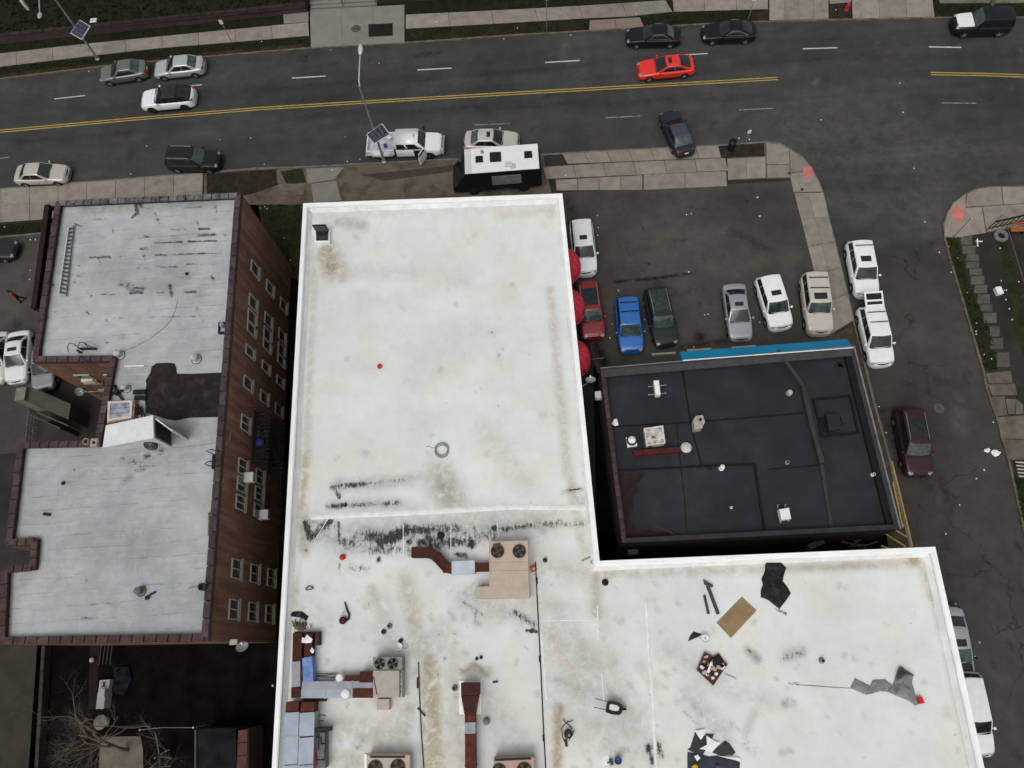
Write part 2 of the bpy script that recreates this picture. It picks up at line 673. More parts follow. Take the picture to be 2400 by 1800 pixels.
# stain strokes: (channel, [world points], radius, strength)
def stain_mask(xy, strokes):
    out = np.zeros((len(xy), 4), dtype=np.float32)
    out[:, 3] = 1
    for ch, pts, rad, stg in strokes:
        P = np.array([[p[0], p[1]] for p in pts], dtype=np.float64)
        best = np.full(len(xy), 1e9)
        if len(P) == 1:
            best = np.hypot(xy[:, 0]-P[0, 0], xy[:, 1]-P[0, 1])
        for i in range(len(P)-1):
            a, b = P[i], P[i+1]
            ab = b-a
            t = np.clip(((xy-a)@ab)/max(ab@ab, 1e-9), 0, 1)
            q = a+t[:, None]*ab
            best = np.minimum(best, np.hypot(xy[:, 0]-q[:, 0], xy[:, 1]-q[:, 1]))
        f = np.clip(1-best/rad, 0, 1)
        f = f*f*(3-2*f)*stg
        out[:, ch] = np.maximum(out[:, ch], f)
    return out


def deck(name, corners, z, cell, mat, strokes, parent=None):
    """bilinear sheet of quads between four corners, carrying the stain mask"""
    a, b, c, d = [Vector(p) for p in corners]
    nu = max(2, int(max((b-a).length, (c-d).length)/cell))
    nv = max(2, int(max((d-a).length, (c-b).length)/cell))
    m = MB()
    m.grid(lambda u, v: (*(a.lerp(b, u).lerp(d.lerp(c, u), v)), z), nu, nv)
    o = m.build(name, mat, parent)
    put_mask(o, m.V, strokes)
    return o


def put_mask(o, V, strokes):
    me = o.data
    at = me.color_attributes.new('stain', 'FLOAT_COLOR', 'POINT')
    xy = np.array([[v[0], v[1]] for v in V])
    at.data.foreach_set('color', stain_mask(xy, strokes).ravel())


def ST(ch, h, pts, rpx, s):
    """stroke from photo pixels on a surface at height h; radius in pixels of the photograph"""
    k = {'tan': 0, 'grey': 1, 'mil': 2}[ch]
    w = G2(pts, h)
    a, b = G(pts[0], h), G((pts[0][0]+10, pts[0][1]), h)
    return (k, w, rpx*(b-a).length/10, s)


def crumple(poly, z, amp, cell, seed=0, edge=0.0):
    """folded sheet: triangulated interior with folds, its rim close to the ground"""
    rnd = random.Random(seed)
    P = [Vector(p) for p in poly]
    n = len(P)
    bd = []
    for i in range(n):
        a, b = P[i], P[(i+1) % n]
        k = max(1, int((b-a).length/cell))
        for j in range(k):
            bd.append(a.lerp(b, j/k))
    nb = len(bd)
    xs = [p.x for p in P]
    ys = [p.y for p in P]
    pts = list(bd)
    y = min(ys)
    while y < max(ys):
        x = min(xs)
        while x < max(xs):
            q = Vector((x+rnd.uniform(-.3, .3)*cell, y+rnd.uniform(-.3, .3)*cell))
            ins = False
            j = n-1
            for i in range(n):
                if (P[i].y > q.y) != (P[j].y > q.y) and q.x < (P[j].x-P[i].x)*(q.y-P[i].y)/(P[j].y-P[i].y)+P[i].x:
                    ins = not ins
                j = i
            if ins and min((q-b_).length for b_ in bd) > cell*.45:
                pts.append(q)
            x += cell
        y += cell
    res = geometry.delaunay_2d_cdt(pts, [], [list(range(nb))], 1, 1e-5)
    V, F = res[0], res[2]
    m = MB()
    VV = []
    for v in V:
        dmin = min((v-b_).length for b_ in bd)
        f = min(1, dmin/(cell*1.2))
        hh = noise.noise(Vector((v.x*1.7+seed*3.1, v.y*2.3, seed)))*.6+noise.noise(Vector((v.x*5+seed, v.y*4.2, seed*2.))) * .5
        ridge = abs(noise.noise(Vector((v.x*2.6-seed, v.y*2.6+seed, 3.3))))
        VV.append((v.x, v.y, z+edge+amp*(f*.55+.35)*(0.35+abs(hh)+.6*ridge)))
    m.add(VV, [tuple(f) for f in F])
    # rim down to the surface
    o = len(VV)
    cnt = {}
    for f in F:
        for i in range(len(f)):
            e = (f[i], f[(i+1) % len(f)])
            cnt[e] = 1
    rim = [e for e in cnt if (e[1], e[0]) not in cnt]
    for a, b in rim:
        k = len(m.V)
        m.V += [(VV[a][0], VV[a][1], z), (VV[b][0], VV[b][1], z)]
        m.F.append((b, a, k, k+1))
    return m

# ------------------------------------------------------------------ the ground
A_ROAD = asphalt('road_asphalt', (.046, .0465, .047), crack=.2, lanes=True, patch=.16)
A_SIDE = asphalt('side_street_asphalt', (.047, .0452, .0425), crack=.8, patch=.22)
A_LOT = asphalt('lot_asphalt', (.054, .052, .047), crack=.35, patch=.2)
A_YARD = asphalt('yard_asphalt', (.028, .027, .024), crack=.5, stain_attr=False)
CONC = pm('pavement_concrete', (.215, .195, .160), .85, .16, 1.2, rnd=.13, col2=(.165, .147, .12), c2=(.5, .75))
CONC_B = pm('plaza_concrete', (.178, .172, .150), .85, .10, .9, rnd=.05)
CONC_OLD = pm('old_flagstone', (.11, .097, .075), .9, .28, 1.4, rnd=.2, col2=(.09, .08, .06), c2=(.5, .7))
KERB = pm('kerb_stone', (.12, .094, .066), .9, .3, 1.6, col2=(.09, .08, .07), c2=(.5, .7))
KERB_G = pm('kerb_concrete', (.12, .117, .107), .9, .3, 1.6)
GRASS = pm('dark_grass', (.0095, .012, .0038), .98, .45, 1.6, col2=(.016, .012, .0055), c2=(.5, .68), bmp=.5, fine=9)
GRASS_G = pm('green_grass', (.017, .023, .006), .95, .4, 1.4, col2=(.026, .020, .010), c2=(.52, .7), bmp=.5, fine=9)
SOIL = pm('bare_soil', (.024, .018, .013), .95, .4, 1.8, col2=(.014, .011, .009))
MUD = pm('wet_mud_drive', (.112, .091, .067), .8, .22, .7, col2=(.062, .049, .036), c2=(.46, .66))
OLIVE = pm('mossy_concrete', (.036, .033, .024), .9, .25, .7, col2=(.03, .027, .02))
DARKYARD = pm('dark_yard', (.005, .0042, .004), .95, .5, .8, spec=.04, col2=(.012, .007, .006))  # near-black tone for the yard and alley ground
YELLOW = pm('yellow_road_paint', (.37, .245, .055), .7, .18, 2.0, col2=(.16, .12, .06), c2=(.6, .78))
WHITE_P = pm('white_road_paint', (.44, .44, .435), .7, .15, 2.5, col2=(.2, .2, .2), c2=(.6, .78))
WHITE_F = pm('faded_road_paint', (.22, .22, .215), .8, .3, 3.5, col2=(.08, .08, .08), c2=(.5, .66))
PINK = pm('pink_ramp_paint', (.46, .15, .14), .85, .2, 1.8, col2=(.25, .18, .15), c2=(.52, .7))
IRON = pm('cast_iron', (.05, .047, .043), .7, .3, 8, metal=.3)
BLACKM = pm('black_metal', (.012, .012, .013), .5, .3, 6)
STEEL = pm('galvanised_steel', (.30, .31, .32), .45, .2, 3, metal=.5)
WHITEM = pm('white_enamel', (.72, .72, .70), .5, .1, 3, obj=True)
RED = pm('red_plastic', (.50, .020, .025), .5, .2, 5)

# dense sheet in view, long cells out to the horizon
xs = [-2500, -800, -300, -120] + [-70+.5*i for i in range(0, 241)] + [90, 160, 400, 1000, 2500]
ys = [-2500, -800, -250, -80, -30] + [-16+.5*i for i in range(0, 173)] + [90, 140, 300, 900, 2500]
gm = MB()
gm.V = [(x, y, 0.0) for y in ys for x in xs]
nx = len(xs)
gm.F = [(j*nx+i, j*nx+i+1, (j+1)*nx+i+1, (j+1)*nx+i) for j in range(len(ys)-1) for i in range(nx-1)]
road = struct(gm.build('road', A_ROAD))
rs = random.Random(3)
GS = []
for p, r, s in [((714, 137), 16, .8), ((785, 147), 11, .6), ((628, 156), 9, .6), ((715, 160), 18, .4), ((870, 139), 10, .6),
                ((1000, 127), 9, .5), ((1030, 126), 12, .6), ((650, 141), 9, .5), ((1330, 103), 8, .5), ((545, 178), 9, .4),
                ((1505, 304), 7, .5), ((1670, 290), 8, .4), ((158, 257), 9, .4), ((186, 182), 8, .4), ((1279, 294), 22, .3),
                ((2350, 408), 20, .6), ((2290, 430), 9, .5), ((2180, 572), 18, .75), ((2195, 606), 12, .6), ((2198, 890), 10, .6),
                ((2240, 777), 9, .5), ((2195, 985), 9, .7), ((2265, 890), 9, .5), ((2255, 830), 12, .5), ((2268, 870), 12, .5),
                ((2155, 1188), 6, .4), ((2385, 1770), 20, .4), ((2370, 1520), 12, .8), ((2330, 1560), 10, .5), ((2395, 1380), 9, .6),
                ((2385, 1280), 7, .5), ((1830, 280), 14, .3), ((2070, 290), 18, .4), ((2190, 232), 40, .2), ((306, 370), 8, .4)]:
    GS.append(ST('mil', 0, [p], r, s))
GS += [ST('grey', 0, [(1900, 330), (2250, 400)], 230, .16), ST('grey', 0, [(1960, 480), (2200, 500)], 120, .14), ST('mil', 0, [(300, 310), (308, 405)], 5, .4), ST('mil', 0, [(980, 128), (1035, 126)], 6, .5),
       ST('mil', 0, [(30, 330), (160, 328), (290, 312)], 14, .28), ST('mil', 0, [(640, 240), (1200, 200)], 14, .25),
       ST('mil', 0, [(330, 225), (960, 187), (1380, 155)], 12, .28), ST('mil', 0, [(660, 275), (1290, 245), (1850, 225)], 14, .28),
       ST('mil', 0, [(1560, 180), (1900, 140), (2390, 128)], 12, .25),
       ST('grey', 0, [(2245, 924), (2250, 1010)], 27, .28), ST('grey', 0, [(1840, 745), (1905, 745)], 4, .2),
       ST('grey', 0, [(1840, 295), (1860, 297)], 4, .5), ST('grey', 0, [(1900, 296), (1912, 296)], 4, .5), ST('grey', 0, [(1942, 296), (1952, 298)], 4, .6),
       ST('grey', 0, [(2118, 287), (2127, 286)], 5, .6), ST('grey', 0, [(2116, 263)], 5, .6), ST('grey', 0, [(1913, 185), (1914, 200)], 4, .6),
       ST('grey', 0, [(2053, 106)], 8, .5), ST('grey', 0, [(2140, 390), (2147, 412)], 5, .5), ST('grey', 0, [(2108, 194)], 6, .5),
       ST('grey', 0, [(1318, 121), (1325, 108)], 5, .5), ST('grey', 0, [(1675, 307), (1688, 307)], 4, .5), ST('grey', 0, [(1330, 325), (1342, 325)], 4, .4)]
for i in range(60):
    p = (rs.uniform(0, 2400), rs.uniform(90, 420))
    GS.append(ST(rs.choice(['mil', 'grey', 'mil']), 0, [p, (p[0]+rs.uniform(-20, 20), p[1]+rs.uniform(-4, 4))], rs.uniform(4, 9), rs.uniform(.15, .4)))
put_mask(road, gm.V, GS)

# side street surface (older, browner asphalt): a sheet 4 mm above the road
SW = [(1938, 500), (1944, 512), (1963, 586), (1984, 672), (2003, 751), (2033, 868), (2047, 927), (2087, 1074), (2136, 1280), (2203, 1560), (2262, 1820)]
SE = [(2211, 540), (2223, 602), (2261, 727), (2302, 868), (2311, 914), (2334, 979), (2361, 1076), (2391, 1212), (2440, 1420), (2538, 1820)]
_n = 64
_a, _b = resample(G2([(1942, 600)]+SW[3:]), _n), resample(G2([(2226, 583)]+SE[2:]), _n)
sm_ = MB()
sm_.grid(lambda u, v: (*_a[round(v*_n)].lerp(_b[round(v*_n)], u), .004), 26, _n)
so = struct(sm_.build('side_street', A_SIDE))
put_mask(so, sm_.V, GS+[ST('tan', 0, [(2060, 800), (2130, 1150)], 30, .35), ST('mil', 0, [(2200, 1100), (2230, 1200), (2210, 1300)], 18, .3),
                        ST('mil', 0, [(2070, 960), (2120, 1110)], 22, .55)])

# ------------------------------------------------------------------ blocks of land with kerbs
SK = [(-500, 497), (-300, 474), (-100, 452), (0, 441), (163, 428), (380, 411), (600, 393), (708, 390), (809, 385), (1061, 372), (1273, 361), (1403, 353),
      (1683, 339), (1800, 331), (1827, 335), (1849, 346), (1881, 366), (1906, 399), (1919, 423), (1930, 450), (1944, 512), (1963, 586), (1984, 672),
      (2003, 751), (2033, 868), (2047, 927), (2087, 1074), (2136, 1280), (2203, 1560), (2262, 1820), (2330, 2140)]
NK = [(-500, 250), (-300, 223), (0, 186), (239, 157), (353, 146), (600, 124), (727, 114), (949, 102), (1200, 84), (1363, 75), (1600, 61), (1645, 58), (1770, 53),
      (1944, 48), (2193, 43), (2400, 42), (2700, 44), (3000, 50)]
EK = [(3000, 430), (2700, 430), (2400, 435), (2315, 437), (2288, 442), (2266, 450), (2234, 474), (2218, 499), (2210, 526), (2212, 558), (2223, 602), (2261, 727),
      (2302, 868), (2311, 914), (2334, 979), (2361, 1076), (2391, 1212), (2440, 1420), (2538, 1820), (2640, 2200)]


def kerb_strip(name, line, side, mat, w=.16, top=.135):
    pts = [Vector(p) for p in G2(line, .1)]
    m = MB()
    inn = []
    for i, p in enumerate(pts):
        a, b = pts[max(i-1, 0)], pts[min(i+1, len(pts)-1)]
        d = (b-a).normalized()
        inn.append(p+Vector((-d.y, d.x))*side*w)
    for i in range(len(pts)-1):
        m.prism([tuple(pts[i]), tuple(pts[i+1]), tuple(inn[i+1]), tuple(inn[i])], -.05, top)
    return struct(m.build(name, mat)), [tuple(p) for p in inn]


kS, inS = kerb_strip('kerb', SK, -1, KERB_G)
kN, inN = kerb_strip('kerb', NK, 1, KERB)
kE, inE = kerb_strip('kerb', EK, 1, KERB)
LAND_T = .10
m = MB()
m.prism(inS+[(inS[-1][0], -30), (-90, -30), (-90, inS[0][1])], -.05, LAND_T)
struct(m.build('block_ground', A_YARD))
m = MB()
m.prism(inN+[(110, inN[-1][1]), (110, 72), (-110, 72), (-110, inN[0][1])], -.05, LAND_T)
struct(m.build('verge_ground', GRASS))
m = MB()
m.prism(inE+[(90, inE[-1][1]), (90, inE[0][1])], -.05, LAND_T)
struct(m.build('corner_ground', A_YARD))


def sheet(name, px, z, mat, h=.1):
    return struct(MB().sheet(G2(px, h), z).build(name, mat))


PAV_S = struct_root('pavement', (0, 35, .1))
PAV_N = struct_root('pavement', (0, 54, .1))
PAV_E = struct_root('pavement', (36, 25, .1))
TOP = .145
# south pavement, in front of the brick building
slabs(PAV_S, G2([(-400, 487), (-100, 454), (0, 444), (163, 431), (380, 414), (476, 406)], .1), G2([(-400, 578), (0, 522), (108, 514), (300, 505), (474, 490)], .1), 13, 2, .05, TOP, CONC)
# muddy stretch and driveway before the white building
sheet('muddy_drive', [(478, 405), (600, 396), (809, 388), (1061, 375), (1273, 364), (1296, 470), (1000, 500), (480, 520)], .112, MUD)
sheet('soil', [(484, 408), (604, 399), (650, 397), (655, 432), (600, 452), (520, 470), (486, 470)], .117, SOIL)
sheet('grass_patch', [(657, 402), (708, 395), (719, 428), (672, 432)], .118, GRASS_G)
sheet('soil', [(850, 410), (1060, 388), (1060, 402), (900, 424)], .117, pm('dark_mud', (.05, .038, .028), .85, .25, 1.0))
PATHC = struct_root('path', (-17, 38, .1))
for q in ([(648, 400), (655, 398), (660, 430), (650, 430)], [(652, 432), (668, 430), (715, 432), (712, 455), (690, 460), (655, 455)],
          [(718, 395), (806, 392), (784, 420), (722, 430)], [(730, 432), (788, 424), (800, 470), (735, 475)]):
    MB().prism(G2(q, .12), .05, .135+random.uniform(0, .01)).build('concrete_piece', CONC_OLD if q[0][0] < 700 else CONC_B, PATHC)
# pavement in front of the parking lot
slabs(PAV_S, G2([(1318, 362), (1403, 356), (1683, 342)], .1), G2([(1330, 385), (1410, 381), (1690, 370)], .1), 7, 1, .05, TOP, CONC)
slabs(PAV_S, G2([(1272, 392), (1410, 383), (1700, 371)], .1), G2([(1280, 420), (1412, 414), (1706, 400)], .1), 6, 1, .05, TOP, CONC)
slabs(PAV_S, G2([(1302, 422), (1412, 416), (1506, 411)], .1), G2([(1304, 447), (1412, 446), (1506, 446)], .1), 4, 1, .05, TOP, CONC)
slabs(PAV_S, G2([(1508, 410), (1702, 402)], .1), G2([(1508, 446), (1704, 437)], .1), 2, 1, .05, TOP+.02, CONC)
sheet('tree_pit', [(1688, 341), (1790, 334), (1792, 366), (1690, 371)], .13, SOIL)
slabs(PAV_S, G2([(1704, 373), (1794, 368)], .1), G2([(1706, 422), (1794, 417)], .1), 2, 1, .05, TOP, CONC)
for q in ([(1796, 336), (1826, 339), (1848, 350), (1850, 385), (1797, 385)], [(1850, 351), (1879, 369), (1903, 400), (1853, 405)],
          [(1797, 387), (1850, 387), (1852, 416), (1798, 417)], [(1854, 407), (1904, 402), (1916, 423), (1927, 450), (1860, 450), (1853, 418)]):
    MB().prism(G2(q, .1), .05, TOP+random.uniform(-.004, .004)).build('paving_slab', CONC, PAV_S)
SWI = [(1929, 452), (1943, 514), (1962, 588), (1983, 674), (2001, 751)]
slabs(PAV_S, G2(SWI, .1), G2([(1861, 452), (1880, 526), (1899, 602), (1924, 700), (1944, 785)], .1), 5, 2, .05, TOP, CONC)
sheet('side_strip', [(2003, 757), (2033, 870), (2047, 929), (2086, 1074), (2135, 1280), (2205, 1560), (2150, 1560), (2080, 1290), (2040, 1100), (1985, 870), (1950, 790)], .112,
      pm('worn_brown_paving', (.05, .037, .025), .9, .3, 1.2, col2=(.08, .056, .033), c2=(.52, .7)))
for i, q in enumerate(((1893, 403, 13, 18), (2246, 500, 16, 20))):
    pts = [(q[0]+math.cos(a*.63)*q[2]*random.uniform(.8, 1.15), q[1]+math.sin(a*.63)*q[3]*random.uniform(.8, 1.15)) for a in range(10)]
    struct(MB().sheet(G2(pts, TOP), TOP+.009).build('ramp_paint', PINK))
for p in ((1850, 406), (1880, 444)):
    g = G(p, TOP)
    tag(MB().lathe([(.13, 0), (.13, .012), (.10, .018)], (g.x, g.y, TOP-.004), 12).build('valve_cover', IRON), 'small round iron valve cover set in the corner pavement', 'cover', 'valve covers')

# north pavement
slabs(PAV_N, G2([(-300, 194), (0, 157), (203, 133), (353, 115), (600, 95), (725, 84)], .1), G2([(-300, 162), (0, 126), (174, 106), (600, 64), (723, 53)], .1), 12, 1, .05, TOP, CONC)
MB().prism(G2([(664, 34), (723, 28), (723, 52), (666, 56)], .1), .05, TOP).build('paving_slab', CONC_B, PAV_N)
slabs(PAV_N, G2([(729, 112), (948, 100)], .1), G2([(727, 23), (948, 12)], .1), 3, 2, .05, TOP, CONC_B, gap=.006, jit=.001)
slabs(PAV_N, G2([(951, 68), (1200, 54), (1376, 43), (1501, 38), (1576, 28)], .1), G2([(951, 35), (1200, 23), (1400, 12), (1560, 1)], .1), 6, 1, .05, TOP, CONC)
slabs(PAV_N, G2([(1380, 73), (1510, 66)], .1), G2([(1382, 48), (1500, 41)], .1), 2, 1, .05, TOP-.01, pm('pink_concrete', (.19, .145, .12), .85, .12, 1.4))
slabs(PAV_N, G2([(1579, 28), (1690, 25), (1800, 22)], .1), G2([(1570, -60), (1800, -60)], .1), 3, 2, .05, TOP, CONC)
slabs(PAV_N, G2([(1803, 48), (1942, 45)], .1), G2([(1803, -60), (1940, -60)], .1), 4, 2, .05, TOP, CONC)
sheet('tree_pit', [(1944, 45), (1994, 44), (1995, 8), (1944, 12)], .12, SOIL)
slabs(PAV_N, G2([(1944, 10), (1994, 6)], .1), G2([(1941, -60), (1990, -60)], .1), 1, 1, .05, TOP, CONC)
slabs(PAV_N, G2([(1998, 44), (2190, 40)], .1), G2([(1994, -60), (2178, -60)], .1), 3, 2, .05, TOP, CONC)
slabs(PAV_N, G2([(2202, 8), (2330, 8), (2700, 6)], .1), G2([(2190, -40), (2320, -40), (2680, -40)], .1), 6, 1, .05, TOP, pm('mossy_slab', (.125, .13, .095), .9, .2, 1.2, rnd=.1))
sheet('soil', [(0, 172), (239, 147), (600, 112), (720, 103), (724, 110), (600, 121), (239, 154), (0, 182)], .104, pm('scuffed_verge', (.032, .021, .011), .95, .4, 1.0, col2=(.012, .014, .005), c2=(.45, .6)))
sheet('grass_verge', [(952, 72), (1200, 58), (1368, 48), (1360, 70), (1200, 80), (952, 97)], .104, pm('patchy_verge', (.015, .016, .006), .95, .4, .8, col2=(.028, .017, .011), c2=(.5, .62)))
sheet('soil', [(1760, 30), (1800, 26), (1801, 48), (1762, 50)], .104, SOIL)

# east corner
for q in ([(2268, 453), (2290, 445), (2316, 440), (2345, 439), (2350, 480), (2262, 485)], [(2348, 439), (2500, 438), (2500, 470), (2352, 480)],
          [(2262, 488), (2300, 486), (2310, 546), (2250, 556), (2214, 556), (2213, 526), (2221, 500), (2236, 476), (2263, 456)], [(2303, 485), (2350, 482), (2500, 472), (2500, 512), (2312, 544)]):
    MB().prism(G2(q, .1), .05, TOP+random.uniform(-.004, .004)).build('paving_slab', CONC, PAV_E)
sheet('corner_bed', [(2268, 452), (2316, 438), (2500, 437), (2500, 513), (2312, 546), (2214, 557), (2212, 526), (2236, 475)], .128, pm('joint_mortar', (.085, .078, .064), .9, .2, 2))
sheet('corner_bed', [(1795, 335), (1828, 337), (1880, 368), (1904, 400), (1928, 450), (1859, 452), (1851, 418), (1706, 423), (1704, 372)], .128, MATS['joint_mortar'])
EG = [(2218, 560), (2246, 560), (2252, 590), (2262, 640), (2280, 690), (2300, 730), (2318, 770), (2330, 820), (2340, 868), (2306, 868), (2264, 727), (2226, 602)]
sheet('grass_verge', EG, .106, GRASS_G)
for (x, y, w, h) in ((1712, 420, 105, 75), (1735, 500, 115, 72), (1765, 566, 118, 60), (1768, 630, 118, 60), (1795, 692, 112, 58), (1812, 764, 118, 74), (1838, 840, 116, 70),
                     (1864, 926, 112, 84), (1886, 1002, 112, 64), (1918, 1088, 112, 92), (1958, 1204, 92, 92), (1975, 1312, 112, 100), (2030, 1450, 112, 130)):
    q = []
    for sx, sy in ((-1, -1), (1, -1), (1, 1), (-1, 1)):
        q.append(Z(3, 1, x+sx*w*.50*random.uniform(.88, 1.02)+y*0, y+sy*h*.50*random.uniform(.88, 1.02)))
    MB().prism(G2(q, .1), .05, TOP-.02+random.uniform(-.012, .012)).build('stepping_slab', pm('grey_stepping_slab', (.08, .077, .064), .9, .25, 2, rnd=.12), PAV_E)
for q in (((1880, 1570), (2100, 1545), (2110, 1655), (1905, 1655)),):
    MB().prism(G2([Z(3, 1, *p) for p in q], .1), .05, TOP).build('flagstone', CONC_OLD, PAV_E)
for q in (((1895, 5), (2130, 0), (2150, 95), (1935, 100)), ((1930, 110), (2040, 108), (2065, 270), (1965, 280)), ((2050, 130), (2140, 130), (2130, 262), (2075, 262)),
          ((2145, 135), (2200, 180), (2205, 262), (2138, 262)), ((1980, 288), (2215, 272), (2260, 480), (2010, 470)), ((2012, 478), (2262, 488), (2300, 660), (2085, 655))):
    MB().prism(G2([Z(3, 2, *p) for p in q], .1), .05, TOP+random.uniform(-.01, .01)).build('flagstone', CONC_OLD, PAV_E)
sheet('grass_verge', [Z(3, 2, 2120, 800), Z(3, 2, 2260, 790), Z(3, 2, 2330, 1250), Z(3, 2, 2205, 1260)], .108, GRASS_G)

sheet('grass_verge', [Z(3, 1, 1990, 430), Z(3, 1, 2060, 430), Z(3, 1, 2230, 1100), Z(3, 1, 2230, 1500), Z(3, 1, 2160, 1300), Z(3, 1, 2040, 700)], .107, GRASS_G)
# parking lot, alley and yards (sheets a few millimetres above the block)
LOT = [(1296, 452), (1852, 424), (1960, 800), (1400, 875)]
lot_s = [ST('mil', .1, [(1440, 660), (1540, 652), (1620, 640)], 7, .8), ST('mil', .1, [(1510, 655), (1560, 650)], 7, 1), ST('mil', .1, [(1520, 618)], 7, 1), ST('mil', .1, [(1541, 624)], 4, 1),
         ST('mil', .1, [(1507, 535)], 4, 1), ST('mil', .1, [(1475, 598)], 4, .8), ST('mil', .1, [(1650, 608)], 5, .7), ST('mil', .1, [(1695, 597)], 4, .7), ST('mil', .1, [(1640, 790)], 24, .8),
         ST('mil', .1, [(1600, 815), (1700, 800)], 16, .5), ST('tan', .1, [(1600, 820), (1700, 812)], 12, .8), ST('mil', .1, [(1775, 505)], 10, .7), ST('mil', .1, [(1752, 472)], 4, 1),
         ST('mil', .1, [(1720, 545), (1790, 580)], 22, .35), ST('grey', .1, [(1600, 560), (1700, 540)], 40, .12), ST('mil', .1, [(1330, 470), (1345, 520)], 22, .4),
         ST('mil', .1, [(1640, 712)], 7, .5), ST('mil', .1, [(1580, 565), (1620, 560)], 8, .4), ST('mil', .1, [(1400, 810), (1420, 860)], 22, .7), ST('grey', .1, [(1610, 638), (1618, 636)], 5, .7),
         ST('grey', .1, [(1773, 463)], 8, .8), ST('grey', .1, [(1779, 507)], 6, .6), ST('tan', .1, [(1850, 700), (1950, 780)], 18, .4)]
lo = deck('parking_lot', G2(LOT, .1), .113, .14, A_LOT, lot_s)
struct(lo)
YL = [(-420, 562), (112, 548), (60, 1060), (-500, 1100)]
yl = deck('side_lot', G2(YL, .1), .112, .4, A_LOT, [ST('mil', .1, [(40, 760)], 25, .5), ST('mil', .1, [(60, 650)], 12, .4)])
struct(yl)
sheet('grass_verge', [(-400, 590), (0, 526), (108, 518), (112, 544), (0, 552), (-400, 610)], .108, GRASS)
struct(MB().beam(G((-300, 588), .14), G((114, 545), .14), .14, .1).build('kerb', KERB_G))
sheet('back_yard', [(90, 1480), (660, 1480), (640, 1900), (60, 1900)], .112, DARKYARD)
sheet('back_drive', [(-260, 1500), (97, 1500), (82, 1900), (-260, 1900)], .112, OLIVE)
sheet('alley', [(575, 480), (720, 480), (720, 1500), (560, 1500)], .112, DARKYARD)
sheet('grass_patch', [(604, 480), (712, 480), (712, 660), (640, 640)], .117, GRASS_G)
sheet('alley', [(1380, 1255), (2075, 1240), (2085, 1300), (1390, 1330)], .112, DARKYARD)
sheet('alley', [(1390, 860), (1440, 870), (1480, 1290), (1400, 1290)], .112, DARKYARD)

# ------------------------------------------------------------------ painted markings
def strip(name, line, w, z, mat, off=0.0):
    pts = [Vector(p) for p in G2(line, 0)]
    n = len(pts)
    m = MB()
    Lr = []
    for i, p in enumerate(pts):
        d = (pts[min(i+1, n-1)]-pts[max(i-1, 0)]).normalized()
        q = Vector((-d.y, d.x))
        Lr.append((p+q*(off+w/2), p+q*(off-w/2)))
    for i in range(n-1):
        m.add([(*Lr[i][1], z), (*Lr[i+1][1], z), (*Lr[i+1][0], z), (*Lr[i][0], z)], [(0, 1, 2, 3)])
    return struct(m.build(name, mat))


for off in (-.125, .125):
    strip('yellow_line', [(-420, 349), (0, 307.5), (300, 280), (600, 255), (900, 236.5), (1200, 219), (1500, 202), (1823, 184)], .105, .004, YELLOW, off)
    strip('yellow_line', [(2181, 172.5), (2300, 174.5), (2400, 178), (2700, 189)], .10, .004, YELLOW, off)
for a, b, w in ((Z(0, 0, 470, 855), Z(0, 0, 735, 825), .11), (Z(0, 0, 1450, 757), Z(0, 0, 1745, 733), .11), (Z(1, 0, 310, 675), Z(1, 0, 600, 657), .12),
                (Z(1, 0, 1395, 605), Z(1, 0, 1690, 588), .12), (Z(2, 0, 285, 540), Z(2, 0, 585, 522), .13), (Z(2, 0, 1400, 480), Z(2, 0, 1690, 463), .12),
                (Z(3, 0, 300, 422), Z(3, 0, 600, 412), .13), (Z(3, 0, 1390, 405), Z(3, 0, 1670, 410), .13)):
    strip('lane_dash', [a, b], w, .004, WHITE_P)
for a, b in ((Z(0, 0, -200, 1392), Z(0, 0, 85, 1358)), (Z(1, 0, 1890, 1080), Z(1, 0, 2190, 1068)), (Z(2, 0, 805, 1018), Z(2, 0, 1110, 1002)),
             (Z(2, 0, 1960, 950), Z(3, 0, 45, 935)), (Z(3, 0, 1500, 890), Z(3, 0, 1800, 892)), (Z(1, 0, 770, 1420), Z(1, 0, 1690, 1372))):
    strip('lane_dash', [a, b], .09, .004, WHITE_F)
# yellow hatching beside the low building
hz = .118
for a, b in (((1070, 665), (1110, 830)), ((1110, 830), (1135, 930)), ((1135, 930), (1200, 1200)), ((1200, 1200), (1247, 1405)), ((1000, 1285), (1190, 1405)), ((1090, 1258), (1222, 1332)),
             ((975, 1398), (1065, 1428)), ((1080, 852), (1112, 832)), ((1098, 952), (1134, 930)), ((1115, 1040), (1150, 1015)), ((1135, 1130), (1175, 1095)), ((1080, 855), (1165, 1240)), ((1160, 1225), (1200, 1195))):
    p, q = [Vector(v) for v in G2([Z(3, 2, *a), Z(3, 2, *b)], .1)]
    d = (q-p).normalized()
    nn = Vector((-d.y, d.x))*.05
    struct(MB().add([(*(p-nn), hz), (*(q-nn), hz), (*(q+nn), hz), (*(p+nn), hz)], [(0, 1, 2, 3)]).build('hatch_line', YELLOW))
    hz += .0003

# manholes, grate
def manhole(px, r, z, label):
    g = G(px, z)
    t = thing('manhole_cover', label, 'manhole', (g.x, g.y, z))
    MB().lathe([(r, 0), (r, .012), (r*.97, .015)], (g.x, g.y, z-.005), 24).build('frame', IRON, t)
    MB().lathe([(r*.86, .012), (r*.86, .020), (r*.8, .022)], (g.x, g.y, z-.004), 20).build('lid', pm('worn_iron', (.085, .08, .07), .8, .3, 8), t)
    m = MB()
    for k in range(6):
        a = k*math.pi/6
        m.box((g.x, g.y, z+.020), (r*1.4, .02, .008), a)
    m.build('rib', IRON, t)


